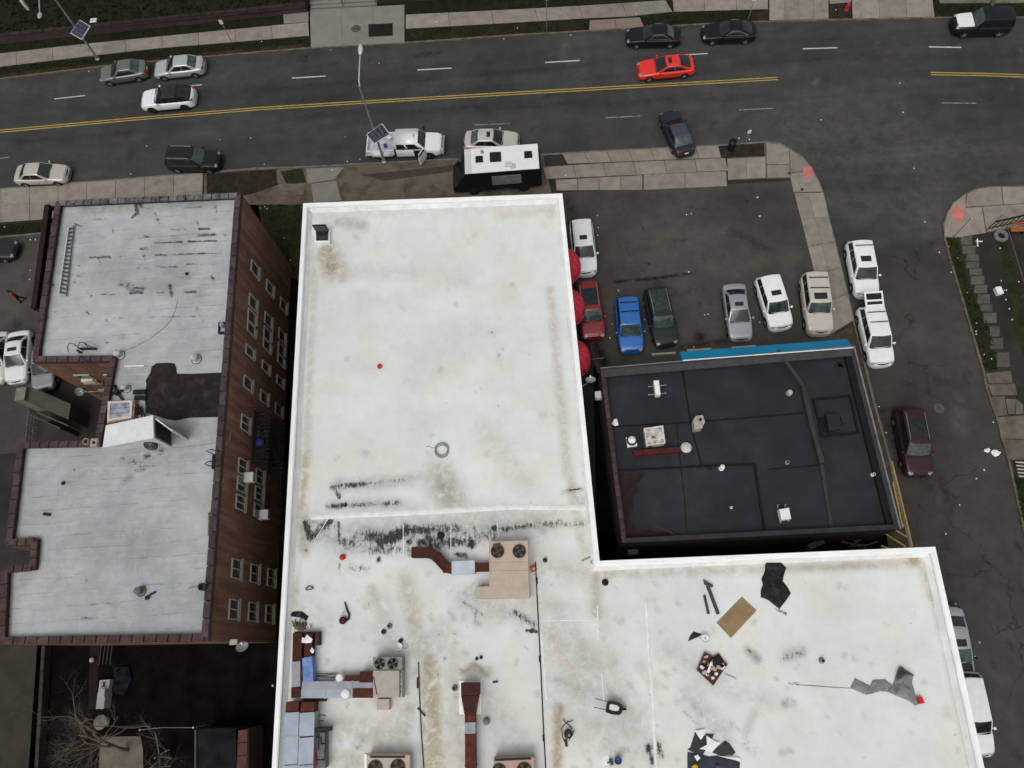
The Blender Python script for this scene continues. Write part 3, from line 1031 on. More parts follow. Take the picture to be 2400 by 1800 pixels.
manhole(Z(1, 0, 863, 247), .44, TOP+.004, 'grey round manhole cover on the concrete plaza beside the dark grate')
manhole(Z(3, 2, 1478, 210), .42, .006, 'round iron manhole cover in the side street near the maroon car')
gr = thing('pavement_grate', 'dark rectangular grate let into the concrete plaza', 'grate', G((892, 71), TOP))
gq = G2([(863, 57), (921, 54), (921, 84), (864, 87)], TOP)
MB().ring(gq, offset_poly(gq, .06), TOP-.02, TOP+.014).build('frame', IRON, gr)
MB().prism(offset_poly(gq, .06), TOP-.03, TOP+.003).build('pit', pm('grate_pit', (.012, .010, .009), .9), gr)
_a, _b, _c, _d2 = [Vector(p) for p in gq]
for k in range(1, 12):
    f = k/12
    MB().beam((*_a.lerp(_b, f), TOP+.006), (*_d2.lerp(_c, f), TOP+.006), .05, .012).build('bar', pm('grate_bar', (.014, .011, .009), .7), gr)

# ------------------------------------------------------------------ north bank: retaining wall, steps, hedge
WALLB = brick_mat('retaining_brick', (.052, .024, .023), (.040, .019, .019), (.035, .026, .025), .3)
w0, w1 = G2([(-300, 134), (722, 29)], .1)


def wall_run(label, p, q, h, th, mat, capmat):
    p, q = Vector(p), Vector(q)
    t = thing('retaining_wall', label, 'wall', (*((p+q)/2), .1))
    d = (q-p).normalized()
    nn = Vector((-d.y, d.x))
    MB().prism([tuple(p), tuple(q), tuple(q+nn*th), tuple(p+nn*th)], .05, .1+h).build('wall', mat, t)
    coping_run(t, p+nn*th/2, q+nn*th/2, th+.08, .1+h, .1+h+.07, 1.1, capmat)
    return t


CAPB = pm('dark_coping', (.026, .019, .018), .85, .3, 2, rnd=.2)
wall_run('dark red brick retaining wall along the grass bank left of the steps', w0, w1, .85, .32, WALLB, CAPB)
w2, w3 = G2([(884, 8), (1500, -25)], .1)
wall_run('dark red brick retaining wall along the grass bank right of the steps', w2, w3, .85, .32, WALLB, CAPB)
bk = MB()
wl = [Vector(p) for p in G2([(-300, 125), (0, 95), (350, 60), (640, 31), (722, 22)], .7)]
for i in range(len(wl)-1):
    a, b = wl[i], wl[i+1]
    for j in range(8):
        z0, z1 = .68+.12*j, .68+.12*(j+1)
        y0, y1 = .25+j*1.6, .25+(j+1)*1.6
        bk.add([(a.x, a.y+y0, z0), (b.x, b.y+y0, z0), (b.x, b.y+y1, z1), (a.x, a.y+y1, z1)], [(0, 1, 2, 3)])
struct(bk.build('grass_bank', GRASS))
bk = MB()
wl = [Vector(p) for p in G2([(888, 3), (1500, -30)], .7)]
a, b = wl
for j in range(8):
    bk.add([(a.x, a.y+.25+j*1.6, .68+.12*j), (b.x, b.y+.25+j*1.6, .68+.12*j), (b.x, b.y+.25+(j+1)*1.6, .8+.12*j), (a.x, a.y+.25+(j+1)*1.6, .8+.12*j)], [(0, 1, 2, 3)])
struct(bk.build('grass_bank', GRASS))
stp = thing('entrance_steps', 'wide concrete entrance steps with railings behind the plaza', 'steps', G((805, 15), .1))
sa, sb = Vector(G((727, 22), .1)[:2]), Vector(G((884, 14), .1)[:2])
dd = (sb-sa).normalized()
nn = Vector((-dd.y, dd.x))
for k in range(7):
    MB().prism([tuple(sa+nn*(k*.34)), tuple(sb+nn*(k*.34)), tuple(sb+nn*(k*.34+.36)), tuple(sa+nn*(k*.34+.36))], .1, .1+.15*(k+1)).build('step', CONC_B, stp)
for f in (.01, .5, .99):
    b0 = sa.lerp(sb, f)
    m = MB()
    pts = [(*(b0+nn*.05), .1), (*(b0+nn*.05), 1.1), (*(b0+nn*2.5), 2.1), (*(b0+nn*2.5), 1.2)]
    m.tube(pts, .03, 6)
    m.tube([(*(b0+nn*.06), .62), (*(b0+nn*2.5), 1.62)], .02, 6)
    m.build('railing', BLACKM, stp)

# grass tufts: uneven edges for the verges (uncountable)
tm = MB()
tr = random.Random(11)


def tufts(poly_px, n, h=.1, s=.16, base=.1):
    P = [Vector(p) for p in G2(poly_px, h)]
    x0, x1 = min(p.x for p in P), max(p.x for p in P)
    y0, y1 = min(p.y for p in P), max(p.y for p in P)
    k = 0
    while k < n:
        q = Vector((tr.uniform(x0, x1), tr.uniform(y0, y1)))
        ins = False
        j = len(P)-1
        for i in range(len(P)):
            if (P[i].y > q.y) != (P[j].y > q.y) and q.x < (P[j].x-P[i].x)*(q.y-P[i].y)/(P[j].y-P[i].y)+P[i].x:
                ins = not ins
            j = i
        if not ins:
            n -= .2
            continue
        k += 1
        for b_ in range(3):
            a = tr.uniform(0, 6.28)
            w = s*tr.uniform(.4, 1)
            hh = s*tr.uniform(.3, .9)
            o = Vector((math.cos(a), math.sin(a)))
            p1, p2, p3 = q+Vector((-o.y, o.x))*w*.35, q-Vector((-o.y, o.x))*w*.35, q+o*w
            tm.add([(p1.x, p1.y, base), (p2.x, p2.y, base), (p3.x, p3.y, base+hh)], [(0, 1, 2)])


tufts(EG, 700, base=.105)
tufts([Z(3, 2, 2120, 800), Z(3, 2, 2260, 790), Z(3, 2, 2330, 1250), Z(3, 2, 2205, 1260)], 350, base=.107)
tufts([(0, 158), (239, 133), (600, 98), (722, 88), (722, 100), (600, 112), (239, 147), (0, 174)], 900)
tufts([(0, 121), (600, 60), (660, 52), (660, 40), (0, 112)], 500)
tufts([(952, 72), (1360, 48), (1360, 68), (952, 95)], 600)
tufts([(1512, 42), (1575, 32), (1755, 28), (1755, 50), (1512, 62)], 400)
tufts([(952, 30), (1400, 8), (1300, -10), (952, 18)], 300)
tufts([(2195, 14), (2400, 12), (2400, 36), (2195, 38)], 350)
tufts([(604, 480), (700, 480), (690, 640), (650, 640)], 300, base=.116)
tufts([(0, 530), (108, 522), (110, 542), (0, 550)], 200)
go = tm.build('grass_tufts', GRASS_G)
tag(go, 'short rough grass on the verges', 'grass', kind='stuff')
tm = MB()
for i in range(2500):
    x, y = tr.uniform(-48, -22), 0
    f = (x+48)/26
    e = Vector(wl[0])
    pxy = G((tr.uniform(-60, 720), 0), .7)
    q = Vector((pxy.x, 57.5+tr.uniform(-1.5, 9)))
    lim = w0[1]+(w1[1]-w0[1])*(q.x-w0[0])/(w1[0]-w0[0])+.5
    if q.y < lim:
        continue
    z = .70+max(0, (q.y-lim-.1))*.075
    for b_ in range(3):
        a = tr.uniform(0, 6.28)
        w = .3*tr.uniform(.4, 1)
        o = Vector((math.cos(a), math.sin(a)))
        p1, p2, p3 = q+Vector((-o.y, o.x))*w*.4, q-Vector((-o.y, o.x))*w*.4, q+o*w
        tm.add([(p1.x, p1.y, z), (p2.x, p2.y, z), (p3.x, p3.y, z+w*.9)], [(0, 1, 2)])
go = tm.build('bank_grass', pm('ivy_grass', (.010, .013, .004), .9, .5, 1.2, col2=(.018, .013, .006)))
tag(go, 'dark overgrown grass and ivy on the bank above the retaining wall', 'grass', kind='stuff')

# ------------------------------------------------------------------ the big white-roofed building
WD, WT = 6.0, 6.5
WHITE_CAP = pm('white_parapet_coating', (.82, .822, .81), .6, .09, .8, spec=.3, col2=(.62, .60, .54), c2=(.6, .8))
STUCCO = pm('beige_stucco', (.30, .27, .22), .9, .15, .8)
wA, wB, wC, wD = (Vector(G(p, WT)[:2]) for p in ((712, 478), (1317, 455), (1404, 1316), (2190, 1283)))
wF = Vector(G((639, 1800), WT)[:2])
wE = Vector(G((2305, 1800), WT)[:2])
YB = -14.0
wF = wF+(wF-wA)*((YB-wF.y)/(wF.y-wA.y))
wE = wE+(wE-wD)*((YB-wE.y)/(wE.y-wD.y))
WP = [tuple(p) for p in (wA, wB, wC, wD, wE, wF)]
white = thing('commercial_building', 'flat white-roofed L-shaped commercial building with a raised white parapet', 'building', (-5, 12, .1))
MB().prism(WP, .1, WD-.05).build('wall', STUCCO, white)
WI = offset_poly(WP, .28)
MB().ring(WP, WI, WD-.05, WT).build('parapet', WHITE_CAP, white)
MB().ring(offset_poly(WP, -.035), offset_poly(WP, .24), WT, WT+.045).build('parapet_cap', pm('white_cap', (.83, .835, .83), .55, .07, .6, col2=(.66, .64, .59), c2=(.58, .8)), white)
# sloped white flashing at the foot of the parapet
WI2 = offset_poly(WP, .50)
m = MB()
for i in range(len(WI)):
    j = (i+1) % len(WI)
    m.add([(*WI[i], WD+.30), (*WI[j], WD+.30), (*WI2[j], WD+.012), (*WI2[i], WD+.012)], [(1, 0, 3, 2)])
m.build('flashing', pm('white_flashing', (.70, .705, .69), .6, .12, .9, col2=(.58, .565, .52), c2=(.55, .75)), white)


def wst(ch, pts, r, s):
    return ST(ch, WD, pts, r, s)


WS = [
    # tan puddle marks
    wst('tan', [(765, 590), (780, 630)], 46, .75), wst('tan', [(790, 640), (800, 650)], 26, .45), wst('grey', [(790, 515), (850, 528)], 28, .28), wst('tan', [(800, 520), (850, 530)], 26, .3),
    wst('grey', [(820, 635), (960, 640)], 34, .16), wst('grey', [(740, 503), (1300, 480)], 24, .16), wst('grey', [(860, 700)], 60, .09), wst('tan', [(1290, 500)], 24, .5),
    wst('tan', [(1170, 505), (1290, 495)], 24, .25), wst('tan', [(738, 560), (725, 900), (715, 1080)], 18, .32), wst('tan', [(716, 1060), (708, 1180), (712, 1270)], 22, .55),
    wst('tan', [(700, 1300), (690, 1420)], 14, .35), wst('tan', [(1030, 1110), (1060, 1170)], 62, .55), wst('grey', [(1040, 1150)], 66, .35), wst('grey', [(960, 970), (1000, 1000)], 60, .08),
    wst('tan', [(1140, 1010), (1230, 1130)], 60, .22), wst('tan', [(1290, 680), (1330, 1100), (1370, 1290)], 20, .35), wst('tan', [(1340, 1140), (1360, 1180)], 24, .5),
    wst('tan', [(960, 880), (1150, 760)], 80, .10), wst('tan', [(1200, 1300), (1350, 1340)], 60, .25), wst('grey', [(1060, 640), (1200, 700)], 70, .07),
    wst('tan', [(820, 1250), (1000, 1200), (1300, 1220)], 60, .18), wst('grey', [(850, 1200), (1300, 1210)], 40, .16),
    # mildew above the ridge
    wst('mil', [(780, 1142), (805, 1138), (860, 1134)], 15, .62), wst('mil', [(785, 1145), (795, 1165)], 11, .7), wst('mil', [(860, 1134), (960, 1123)], 13, .40), wst('grey', [(790, 1130), (980, 1118)], 18, .3),
    wst('mil', [(770, 1187), (860, 1182), (935, 1180)], 14, .52), wst('mil', [(780, 1187), (810, 1183)], 14, .7), wst('grey', [(780, 1185), (940, 1178)], 16, .3),
    # mildew fan and the black band below the ridge
    wst('mil', [(716, 1225), (724, 1255)], 16, .72), wst('mil', [(728, 1260), (772, 1222)], 20, .72), wst('mil', [(745, 1240), (770, 1212)], 18, .5), wst('mil', [(794, 1225), (795, 1255)], 9, .6),
    wst('mil', [(795, 1268), (830, 1275)], 22, .55), wst('mil', [(815, 1285)], 16, .5), wst('mil', [(862, 1256), (905, 1262)], 30, .66), wst('mil', [(895, 1270), (925, 1255)], 30, .82),
    wst('mil', [(920, 1262), (950, 1245)], 28, .86), wst('mil', [(950, 1240), (1000, 1245)], 26, .72), wst('mil', [(985, 1270), (1025, 1278)], 24, .68), wst('mil', [(1000, 1240), (1070, 1240)], 26, .55),
    wst('mil', [(1050, 1268), (1110, 1272)], 26, .62), wst('mil', [(1103, 1275)], 22, .95), wst('mil', [(1070, 1300), (1090, 1302)], 15, .7), wst('mil', [(1112, 1238)], 16, .6), wst('mil', [(1158, 1238)], 14, .8),
    wst('mil', [(1180, 1240), (1240, 1232)], 16, .6), wst('mil', [(1265, 1228), (1310, 1225)], 16, .5), wst('mil', [(870, 1290), (940, 1285)], 26, .5), wst('mil', [(888, 1312)], 16, .72), wst('mil', [(820, 1330), (860, 1335)], 22, .36),
    wst('mil', [(795, 1320), (796, 1345)], 7, .5), wst('grey', [(860, 1270), (1120, 1260)], 50, .28), wst('mil', [(718, 1290)], 8, .7), wst('mil', [(1290, 1230), (1370, 1225)], 14, .35),
    wst('grey', [(870, 1380), (880, 1400)], 20, .35),
    # dirt around the units
    wst('tan', [(950, 1360), (970, 1450), (985, 1560)], 40, .42), wst('tan', [(1005, 1560), (1012, 1680), (1020, 1800)], 46, .72), wst('tan', [(1000, 1640), (1000, 1800)], 30, .6), wst('tan', [(1080, 1575), (1110, 1560), (1140, 1580)], 17, .85),
    wst('tan', [(760, 1650), (960, 1560), (1130, 1640)], 90, .22), wst('tan', [(1060, 1690), (1090, 1790)], 40, .35), wst('tan', [(1270, 1390), (1330, 1480)], 60, .25), wst('tan', [(1330, 1700), (1500, 1780)], 80, .22), wst('grey', [(1300, 1640), (1480, 1700)], 70, .16), wst('grey', [(840, 1255), (1260, 1235)], 62, .42), wst('grey', [(725, 1235), (810, 1275)], 52, .42), wst('tan', [(705, 1190), (712, 1290)], 26, .6), wst('grey', [(790, 1140), (960, 1128)], 24, .4), wst('grey', [(780, 1185), (940, 1180)], 22, .4), wst('grey', [(1100, 1400), (1240, 1450)], 46, .3), wst('mil', [(1110, 1395), (1135, 1370)], 8, .45), wst('mil', [(1085, 1410), (1130, 1440)], 8, .4), wst('tan', [(1090, 1420), (1150, 1450)], 50, .2), wst('grey', [(1000, 1500), (1010, 1560)], 30, .3), wst('tan', [(800, 1700), (930, 1720), (960, 1650)], 50, .42), wst('tan', [(790, 1780), (940, 1790)], 40, .5),
    wst('grey', [(850, 1730)], 22, .4), wst('grey', [(955, 1710)], 26, .3), wst('grey', [(960, 1660)], 18, .3), wst('tan', [(880, 1640), (930, 1650)], 30, .3), wst('mil', [(848, 1735)], 12, .42),
    wst('mil', [(1205, 1435), (1250, 1465)], 20, .55), wst('mil', [(1235, 1478), (1258, 1480)], 9, .8), wst('grey', [(1220, 1460)], 34, .3), wst('mil', [(1100, 1380), (1120, 1360)], 9, .36), wst('grey', [(1065, 1505)], 9, .6), wst('grey', [(1066, 1485)], 6, .7),
    wst('mil', [(1110, 1430), (1118, 1460)], 10, .4), wst('tan', [(690, 1460), (705, 1480)], 14, .5), wst('tan', [(1290, 1330), (1392, 1340)], 26, .35), wst('tan', [(1395, 1350), (1400, 1440)], 26, .5),
    # broad grime of the older southern half
    wst('tan', [(890, 1420), (930, 1600), (900, 1780)], 60, .3), wst('tan', [(1040, 1480), (1080, 1640), (1050, 1780)], 50, .3), wst('grey', [(1120, 1620), (1200, 1720)], 60, .22), wst('tan', [(1300, 1520), (1420, 1560), (1480, 1700)], 70, .34),
    wst('grey', [(1350, 1500), (1400, 1650)], 60, .22), wst('grey', [(700, 1400), (820, 1480)], 60, .12), wst('tan', [(1180, 1360), (1280, 1420)], 46, .3), wst('grey', [(1560, 1520), (1700, 1600)], 60, .15),
    wst('mil', [(835, 1262), (1000, 1248), (1160, 1258)], 40, .42), wst('mil', [(1000, 1262), (1060, 1275)], 30, .62), wst('mil', [(850, 1282), (1000, 1290)], 34, .40), wst('mil', [(1170, 1236), (1385, 1226)], 18, .42), wst('mil', [(735, 1225), (790, 1240)], 26, .40),
    # extension
    wst('tan', [(1420, 1345), (1700, 1335), (2140, 1318)], 24, .42), wst('tan', [(2143, 1312)], 28, .95), wst('tan', [(1880, 1330), (2040, 1322)], 18, .5), wst('grey', [(1850, 1335), (2060, 1325)], 14, .25),
    wst('tan', [(2165, 1330), (2200, 1450), (2240, 1620), (2280, 1790)], 20, .45), wst('tan', [(1290, 1480), (1330, 1560), (1360, 1620)], 50, .38), wst('tan', [(1360, 1510), (1370, 1560)], 26, .4),
    wst('grey', [(1290, 1590), (1390, 1620)], 22, .3), wst('tan', [(1310, 1660), (1305, 1790)], 24, .75), wst('tan', [(1400, 1700), (1440, 1780)], 40, .35), wst('mil', [(1520, 1750), (1530, 1790)], 18, .66),
    wst('mil', [(1545, 1745), (1550, 1770)], 15, .55), wst('mil', [(1490, 1760)], 15, .42), wst('mil', [(1540, 1700)], 9, .45), wst('grey', [(1530, 1750)], 44, .35), wst('mil', [(1380, 1760)], 10, .4),
    wst('grey', [(1610, 1630), (1700, 1720)], 44, .26), wst('mil', [(1605, 1670), (1640, 1700)], 10, .4), wst('grey', [(1640, 1600), (1800, 1640)], 44, .18), wst('mil', [(1620, 1650), (1660, 1690)], 10, .3),
    wst('grey', [(1755, 1525), (1775, 1545)], 20, .6), wst('mil', [(1752, 1522), (1760, 1530)], 6, .6), wst('mil', [(1835, 1545), (1880, 1530)], 17, .42), wst('grey', [(1850, 1535), (1880, 1525)], 26, .35),
    wst('grey', [(1840, 1650), (1855, 1645)], 18, .6), wst('mil', [(1828, 1662)], 7, .4), wst('grey', [(1820, 1590)], 10, .5), wst('mil', [(1740, 1740), (1770, 1760)], 24, .3), wst('grey', [(1750, 1720), (1770, 1660)], 20, .3),
    wst('tan', [(1420, 1480), (1440, 1700)], 40, .2), wst('tan', [(1500, 1560), (1530, 1600)], 30, .25), wst('grey', [(1940, 1680)], 10, .3), wst('tan', [(2220, 1670)], 26, .3), wst('tan', [(1830, 1765), (1850, 1760)], 12, .4),
    wst('mil', [(1820, 1428), (1842, 1438)], 7, .6), wst('mil', [(1330, 1148), (1355, 1146)], 6, .6), wst('tan', [(1320, 1155), (1365, 1145)], 10, .7), wst('mil', [(2140, 1434)], 4, .6),
    wst('grey', [(2060, 1745)], 5, .5), wst('grey', [(2030, 1520)], 4, .5), wst('grey', [(1300, 1420), (1420, 1440)], 26, .12),
]
rs = random.Random(21)
for i in range(330):
    p = (rs.uniform(660, 1600), rs.uniform(1340, 1800)) if i < 200 else (rs.uniform(660, 2250), rs.uniform(1360, 1800)) if i < 290 else (rs.uniform(730, 1340), rs.uniform(520, 1200))
    WS.append(wst(rs.choice(['grey', 'tan', 'mil', 'grey']), [p, (p[0]+rs.uniform(-8, 8), p[1]+rs.uniform(-8, 8))], rs.uniform(3, 14), rs.uniform(.12, .4)))
MEMW = membrane('white_membrane', (.650, .664, .648), (.36, .305, .205), (.014, .015, .014))
ii = offset_poly(WP, .27)
I = [Vector(p) for p in ii]
mid_bot = I[2].lerp(I[2]+(wC-wB), 1.0)
mid_bot = Vector((I[2].x+(wC-wB).x*((YB-I[2].y)/(wC-wB).y), YB+.27))
deck('roof_deck', [I[0], I[1], mid_bot, I[5]], WD, .13, MEMW, WS, white)
deck('roof_deck', [I[2], I[3], I[4], mid_bot], WD, .13, MEMW, WS, white)
# raised welded seams
SEAM = pm('white_seam', (.69, .69, .675), .6, .12, 2)


def ridge(pts, w, h, nm='roof_seam', mat=SEAM):
    m = MB()
    P = [Vector(p) for p in G2(pts, WD)]
    for i in range(len(P)-1):
        d = (P[i+1]-P[i]).normalized()
        n = Vector((-d.y, d.x))*w/2
        a, b = P[i], P[i+1]
        m.add([(*(a-n), WD), (*(b-n), WD), (*(b+n), WD), (*(a+n), WD), (*(a-n*.4), WD+h), (*(b-n*.4), WD+h), (*(b+n*.4), WD+h), (*(a+n*.4), WD+h)],
              [(4, 5, 6, 7), (0, 1, 5, 4), (2, 3, 7, 6), (1, 2, 6, 5), (3, 0, 4, 7)])
    return m.build(nm, mat, white)


ridge([(730, 1212), (830, 1207), (1000, 1200), (1200, 1188), (1385, 1190)], .34, .03)
ridge([(1515, 1410), (1520, 1520), (1530, 1640), (1538, 1800)], .16, .03)
ridge([(776, 1205), (736, 1268)], .05, .012)
ridge([(1057, 1230), (1056, 1330)], .05, .01)
ridge([(1166, 1225), (1168, 1260)], .05, .01)
ridge([(1268, 1480), (1280, 1640)], .10, .012)
ridge([(1400, 1420), (1402, 1500)], .08, .01)
ridge([(1410, 1580), (1416, 1650)], .08, .01)
ridge([(945, 1230), (946, 1330)], .05, .01)
ridge([(1260, 1455), (1400, 1452)], .07, .01)

# shopfront openings under the awnings, on the wall along the parking lot
SHOPG = glass('shop_glass', (.015, .017, .018))
nb = (wC-wB).normalized()
nr = Vector((-nb.y, nb.x))
if nr.x < 0:
    nr = -nr
AW = pm('red_canvas', (.56, .040, .070), .75, .14, 2.2, obj=False)
for i, (yy, label) in enumerate(((27.2, 'red domed canvas awning over the white car in the lot'), (23.7, 'red domed canvas awning over the red car in the lot'), (19.6, 'red domed canvas awning between the red car and the low black building'))):
    s = (wB.y-yy)/(wB.y-wC.y)
    c = wB+(wC-wB)*s
    win = MB().box((*(c+nr*.03), 1.75), (.10, 2.3, 2.3), 0).build('window', SHOPG, white)
    MB().box((*(c+nr*.06), .5), (.16, 2.5, .12), 0).build('sill', WHITE_CAP, win)
    t = thing('dome_awning', label, 'awning', (*c, 2.6), 'red domed awnings along the parking lot wall')
    m = MB()
    hw = 1.35
    dp = 1.14
    hh = 1.45

    def dome(u, v):
        a = math.pi*u
        e = math.pi/2*v
        return (c.x+nr.x*dp*math.sin(a)*math.cos(e)**.8, c.y+hw*math.cos(a)*math.cos(e)**.8, 2.6+hh*math.sin(e))
    m.grid(dome, 20, 8)
    m.build('canopy', AW, t, smooth=True)
    m = MB()
    m.grid(lambda u, v: (c.x+nr.x*(dp+.004)*math.sin(math.pi*u), c.y+(hw+.004)*math.cos(math.pi*u), 2.35+.26*v), 20, 1)
    m.build('valance', AW, t, smooth=True)
    for k in range(1, 6):
        u = k/6
        MB().tube([dome(u, j/8) for j in range(8)], .018, 5).build('rib', pm('red_welt', (.30, .018, .028), .75), t)
    MB().tube([(c.x+nr.x*dp*math.sin(math.pi*j/14), c.y+hw*math.cos(math.pi*j/14), 2.35) for j in range(15)], .022, 6).build('frame', STEEL, t)

# ------------------------------------------------------------------ brick apartment house
BT = 10.3
BD = 9.95
BRK = brick_mat('orange_brick', (.170, .073, .034), (.128, .052, .026), (.11, .078, .052), .5)
BRK_D = brick_mat('dark_brick', (.042, .018, .013), (.03, .014, .011), (.03, .024, .021), .35)
COPE = pm('purple_clay_coping', (.062, .042, .044), .85, .3, 2.5, rnd=.28, col2=(.032, .024, .028), c2=(.5, .7))
COPE_S = pm('painted_stone_coping', (.13, .128, .132), .8, .4, 2.5, rnd=.35, col2=(.05, .045, .05), c2=(.5, .66))
COPE_R = pm('red_clay_coping', (.066, .040, .038), .85, .3, 2.5, rnd=.25, col2=(.04, .027, .028))
BPX = [(130, 470), (564, 451), (487, 1503), (-6, 1511), (3, 1328), (68, 1322), (72, 1276), (11, 1280), (41, 1036), (222, 1032), (256, 846), (74, 848)]
BP = G2(BPX, BT)
brick = thing('apartment_house', 'three-storey orange brick apartment house with a silver-grey flat roof', 'building', (-26, 16, .1))
MB().prism(BP, .1, BD-.05).build('wall', BRK, brick)
BI = offset_poly(BP, .34)
MB().ring(BP, BI, BD-.05, BT-.08).build('parapet', BRK_D, brick)
MEMS = membrane('silver_roof_coating', (.372, .388, .390), (.25, .225, .195), (.035, .037, .040), streak=(2.2, 9), mottle=.16, cool=(.97, 1.0, 1.03), seams=.80)


def bst(ch, pts, r, s):
    return ST(ch, BD, pts, r, s)


BS = []
for a in (((805, 240), (930, 235), 8, .6), ((810, 180), (820, 210), 8, .5), ((1170, 90), (1190, 190), 20, .8), ((1140, 230), (1170, 190), 14, .9), ((1200, 100), (1230, 130), 22, .7), ((970, 290), (980, 350), 10, .6),
          ((830, 380), (890, 390), 24, .45), ((1240, 380), (1280, 385), 10, .9), ((1215, 490), (1280, 485), 10, .9), ((1480, 325), (1600, 320), 9, .7), ((1720, 320), (1810, 320), 9, .95), ((1710, 380), (1860, 370), 20, .6),
          ((1820, 365), (1850, 370), 10, .8), ((1940, 360), (1970, 400), 14, .6), ((1330, 435), (1580, 430), 9, .8), ((1620, 430), (1870, 425), 9, .85), ((770, 560), (950, 560), 8, .7), ((950, 570), (1090, 550), 8, .45), ((850, 570), (870, 640), 12, .5),
          ((1340, 545), (1440, 540), 8, .8), ((1470, 535), (1760, 530), 8, .85), ((1760, 530), (1960, 520), 8, .5), ((1240, 540), (1260, 600), 14, .5), ((1340, 645), (1530, 645), 10, .75), ((1460, 645), (1520, 645), 9, .95), ((1600, 630), (1960, 625), 8, .55),
          ((750, 665), (780, 665), 8, .6), ((1180, 660), (1290, 660), 14, .5), ((1230, 755), (1440, 750), 8, .75), ((1540, 745), (1660, 745), 10, .7), ((1690, 745), (1850, 740), 10, .6), ((1820, 720), (1850, 760), 14, .6),
          ((1030, 795), (1060, 800), 24, .6), ((1100, 810), (1230, 830), 34, .55), ((1130, 870), (1230, 870), 14, .8), ((1300, 865), (1420, 865), 9, .8), ((1470, 800), (1485, 900), 18, .7), ((1600, 860), (1690, 865), 16, .65), ((870, 880), (990, 880), 12, .6),
          ((780, 890), (800, 910), 8, .8), ((640, 740), (700, 720), 10, .7), ((640, 760), (650, 800), 8, .5), ((1700, 990), (1710, 1040), 16, .5), ((970, 1090), (1080, 1090), 10, .5), ((920, 1110), (940, 1130), 10, .5), ((1260, 1090), (1560, 1075), 9, .5), ((1560, 1075), (1900, 1065), 8, .4),
          ((750, 1040), (775, 1065), 7, .8), ((650, 280), (710, 300), 14, .5), ((1340, 180), (1370, 260), 16, .55), ((1450, 90), (1480, 140), 14, .5), ((1860, 120), (1870, 180), 14, .55), ((1590, 135), (1750, 130), 8, .6), ((1480, 380), (1530, 390), 12, .5),
          ((1700, 250), (1720, 300), 14, .4), ((700, 150), (760, 155), 10, .4), ((440, 800), (470, 800), 14, .7), ((390, 1000), (410, 1100), 18, .5), ((450, 1040), (600, 1030), 24, .25), ((920, 1300), (940, 1305), 7, .9),
          ((680, 640), (690, 640), 5, .8), ((1320, 1310), (1320, 1310), 5, .6), ((1460, 1250), (1470, 1250), 8, .5), ((1750, 1110), (1760, 1110), 6, .5), ((1540, 1030), (1550, 1040), 8, .3)):
    BS.append(bst('mil', [Z(0, 1, a[0][0], a[0][1]), Z(0, 1, a[1][0], a[1][1])], a[2]/ZF*1.9, a[3]))
for a in (((1050, 640), (1070, 640), 18, .7), ((1260, 620), (1280, 620), 40, .75), ((1380, 590), (1400, 590), 34, .55), ((1110, 660), (1300, 710), 60, .4), ((1180, 740), (1240, 740), 30, .5), ((640, 740), (640, 745), 8, .7), ((1450, 770), (1452, 772), 9, .8),
          ((1380, 935), (1400, 940), 14, .4), ((1080, 840), (1080, 842), 16, .6), ((320, 960), (360, 980), 10, .5), ((175, 880), (180, 1000), 12, .5), ((850, 1140), (860, 1140), 10, .5), ((680, 1040), (690, 1040), 7, .4), ((450, 1150), (470, 1150), 10, .5),
          ((910, 1320), (925, 1325), 12, .6), ((1050, 1320), (1055, 1325), 12, .7), ((1040, 1510), (1060, 1510), 10, .8), ((1340, 1310), (1350, 1310), 7, .5), ((640, 1640), (720, 1640), 10, .5), ((270, 1350), (310, 1400), 40, .6), ((270, 1450), (330, 1440), 34, .6), ((280, 1515), (400, 1510), 16, .5),
          ((1070, 1370), (1130, 1375), 8, .4), ((1460, 1120), (1470, 1110), 8, .5), ((1690, 1570), (1730, 1570), 7, .4), ((1560, 650), (1580, 660), 8, .4)):
    BS.append(bst('mil', [Z(0, 2, a[0][0], a[0][1]), Z(0, 2, a[1][0], a[1][1])], a[2]/ZF*1.6, a[3]))
for a in (((740, 0), (745, 40), 8, .8), ((1000, 5), (1005, 15), 12, .8), ((570, 160), (575, 160), 9, .7), ((490, 150), (500, 210), 10, .4), ((775, 245), (850, 245), 9, .6), ((920, 240), (1120, 245), 7, .5), ((1160, 240), (1210, 240), 11, .6), ((485, 290), (490, 290), 12, .7),
          ((860, 290), (860, 292), 9, .4), ((690, 360), (850, 365), 9, .6), ((780, 370), (800, 372), 10, .7), ((515, 380), (525, 380), 12, .5), ((1130, 350), (1130, 350), 9, .6), ((1270, 200), (1280, 170), 30, .35), ((1345, 400), (1345, 500), 10, .45), ((40, 360), (80, 345), 16, .8),
          ((350, 415), (370, 415), 8, .4), ((910, 420), (940, 420), 8, .4), ((1520, 35), (1530, 40), 9, .4), ((560, 20), (620, 10), 16, .3), ((1380, 490), (1500, 510), 10, .5)):
    BS.append(bst('mil', [Z(0, 3, a[0][0], a[0][1]), Z(0, 3, a[1][0], a[1][1])], a[2]/ZF*1.5, a[3]))
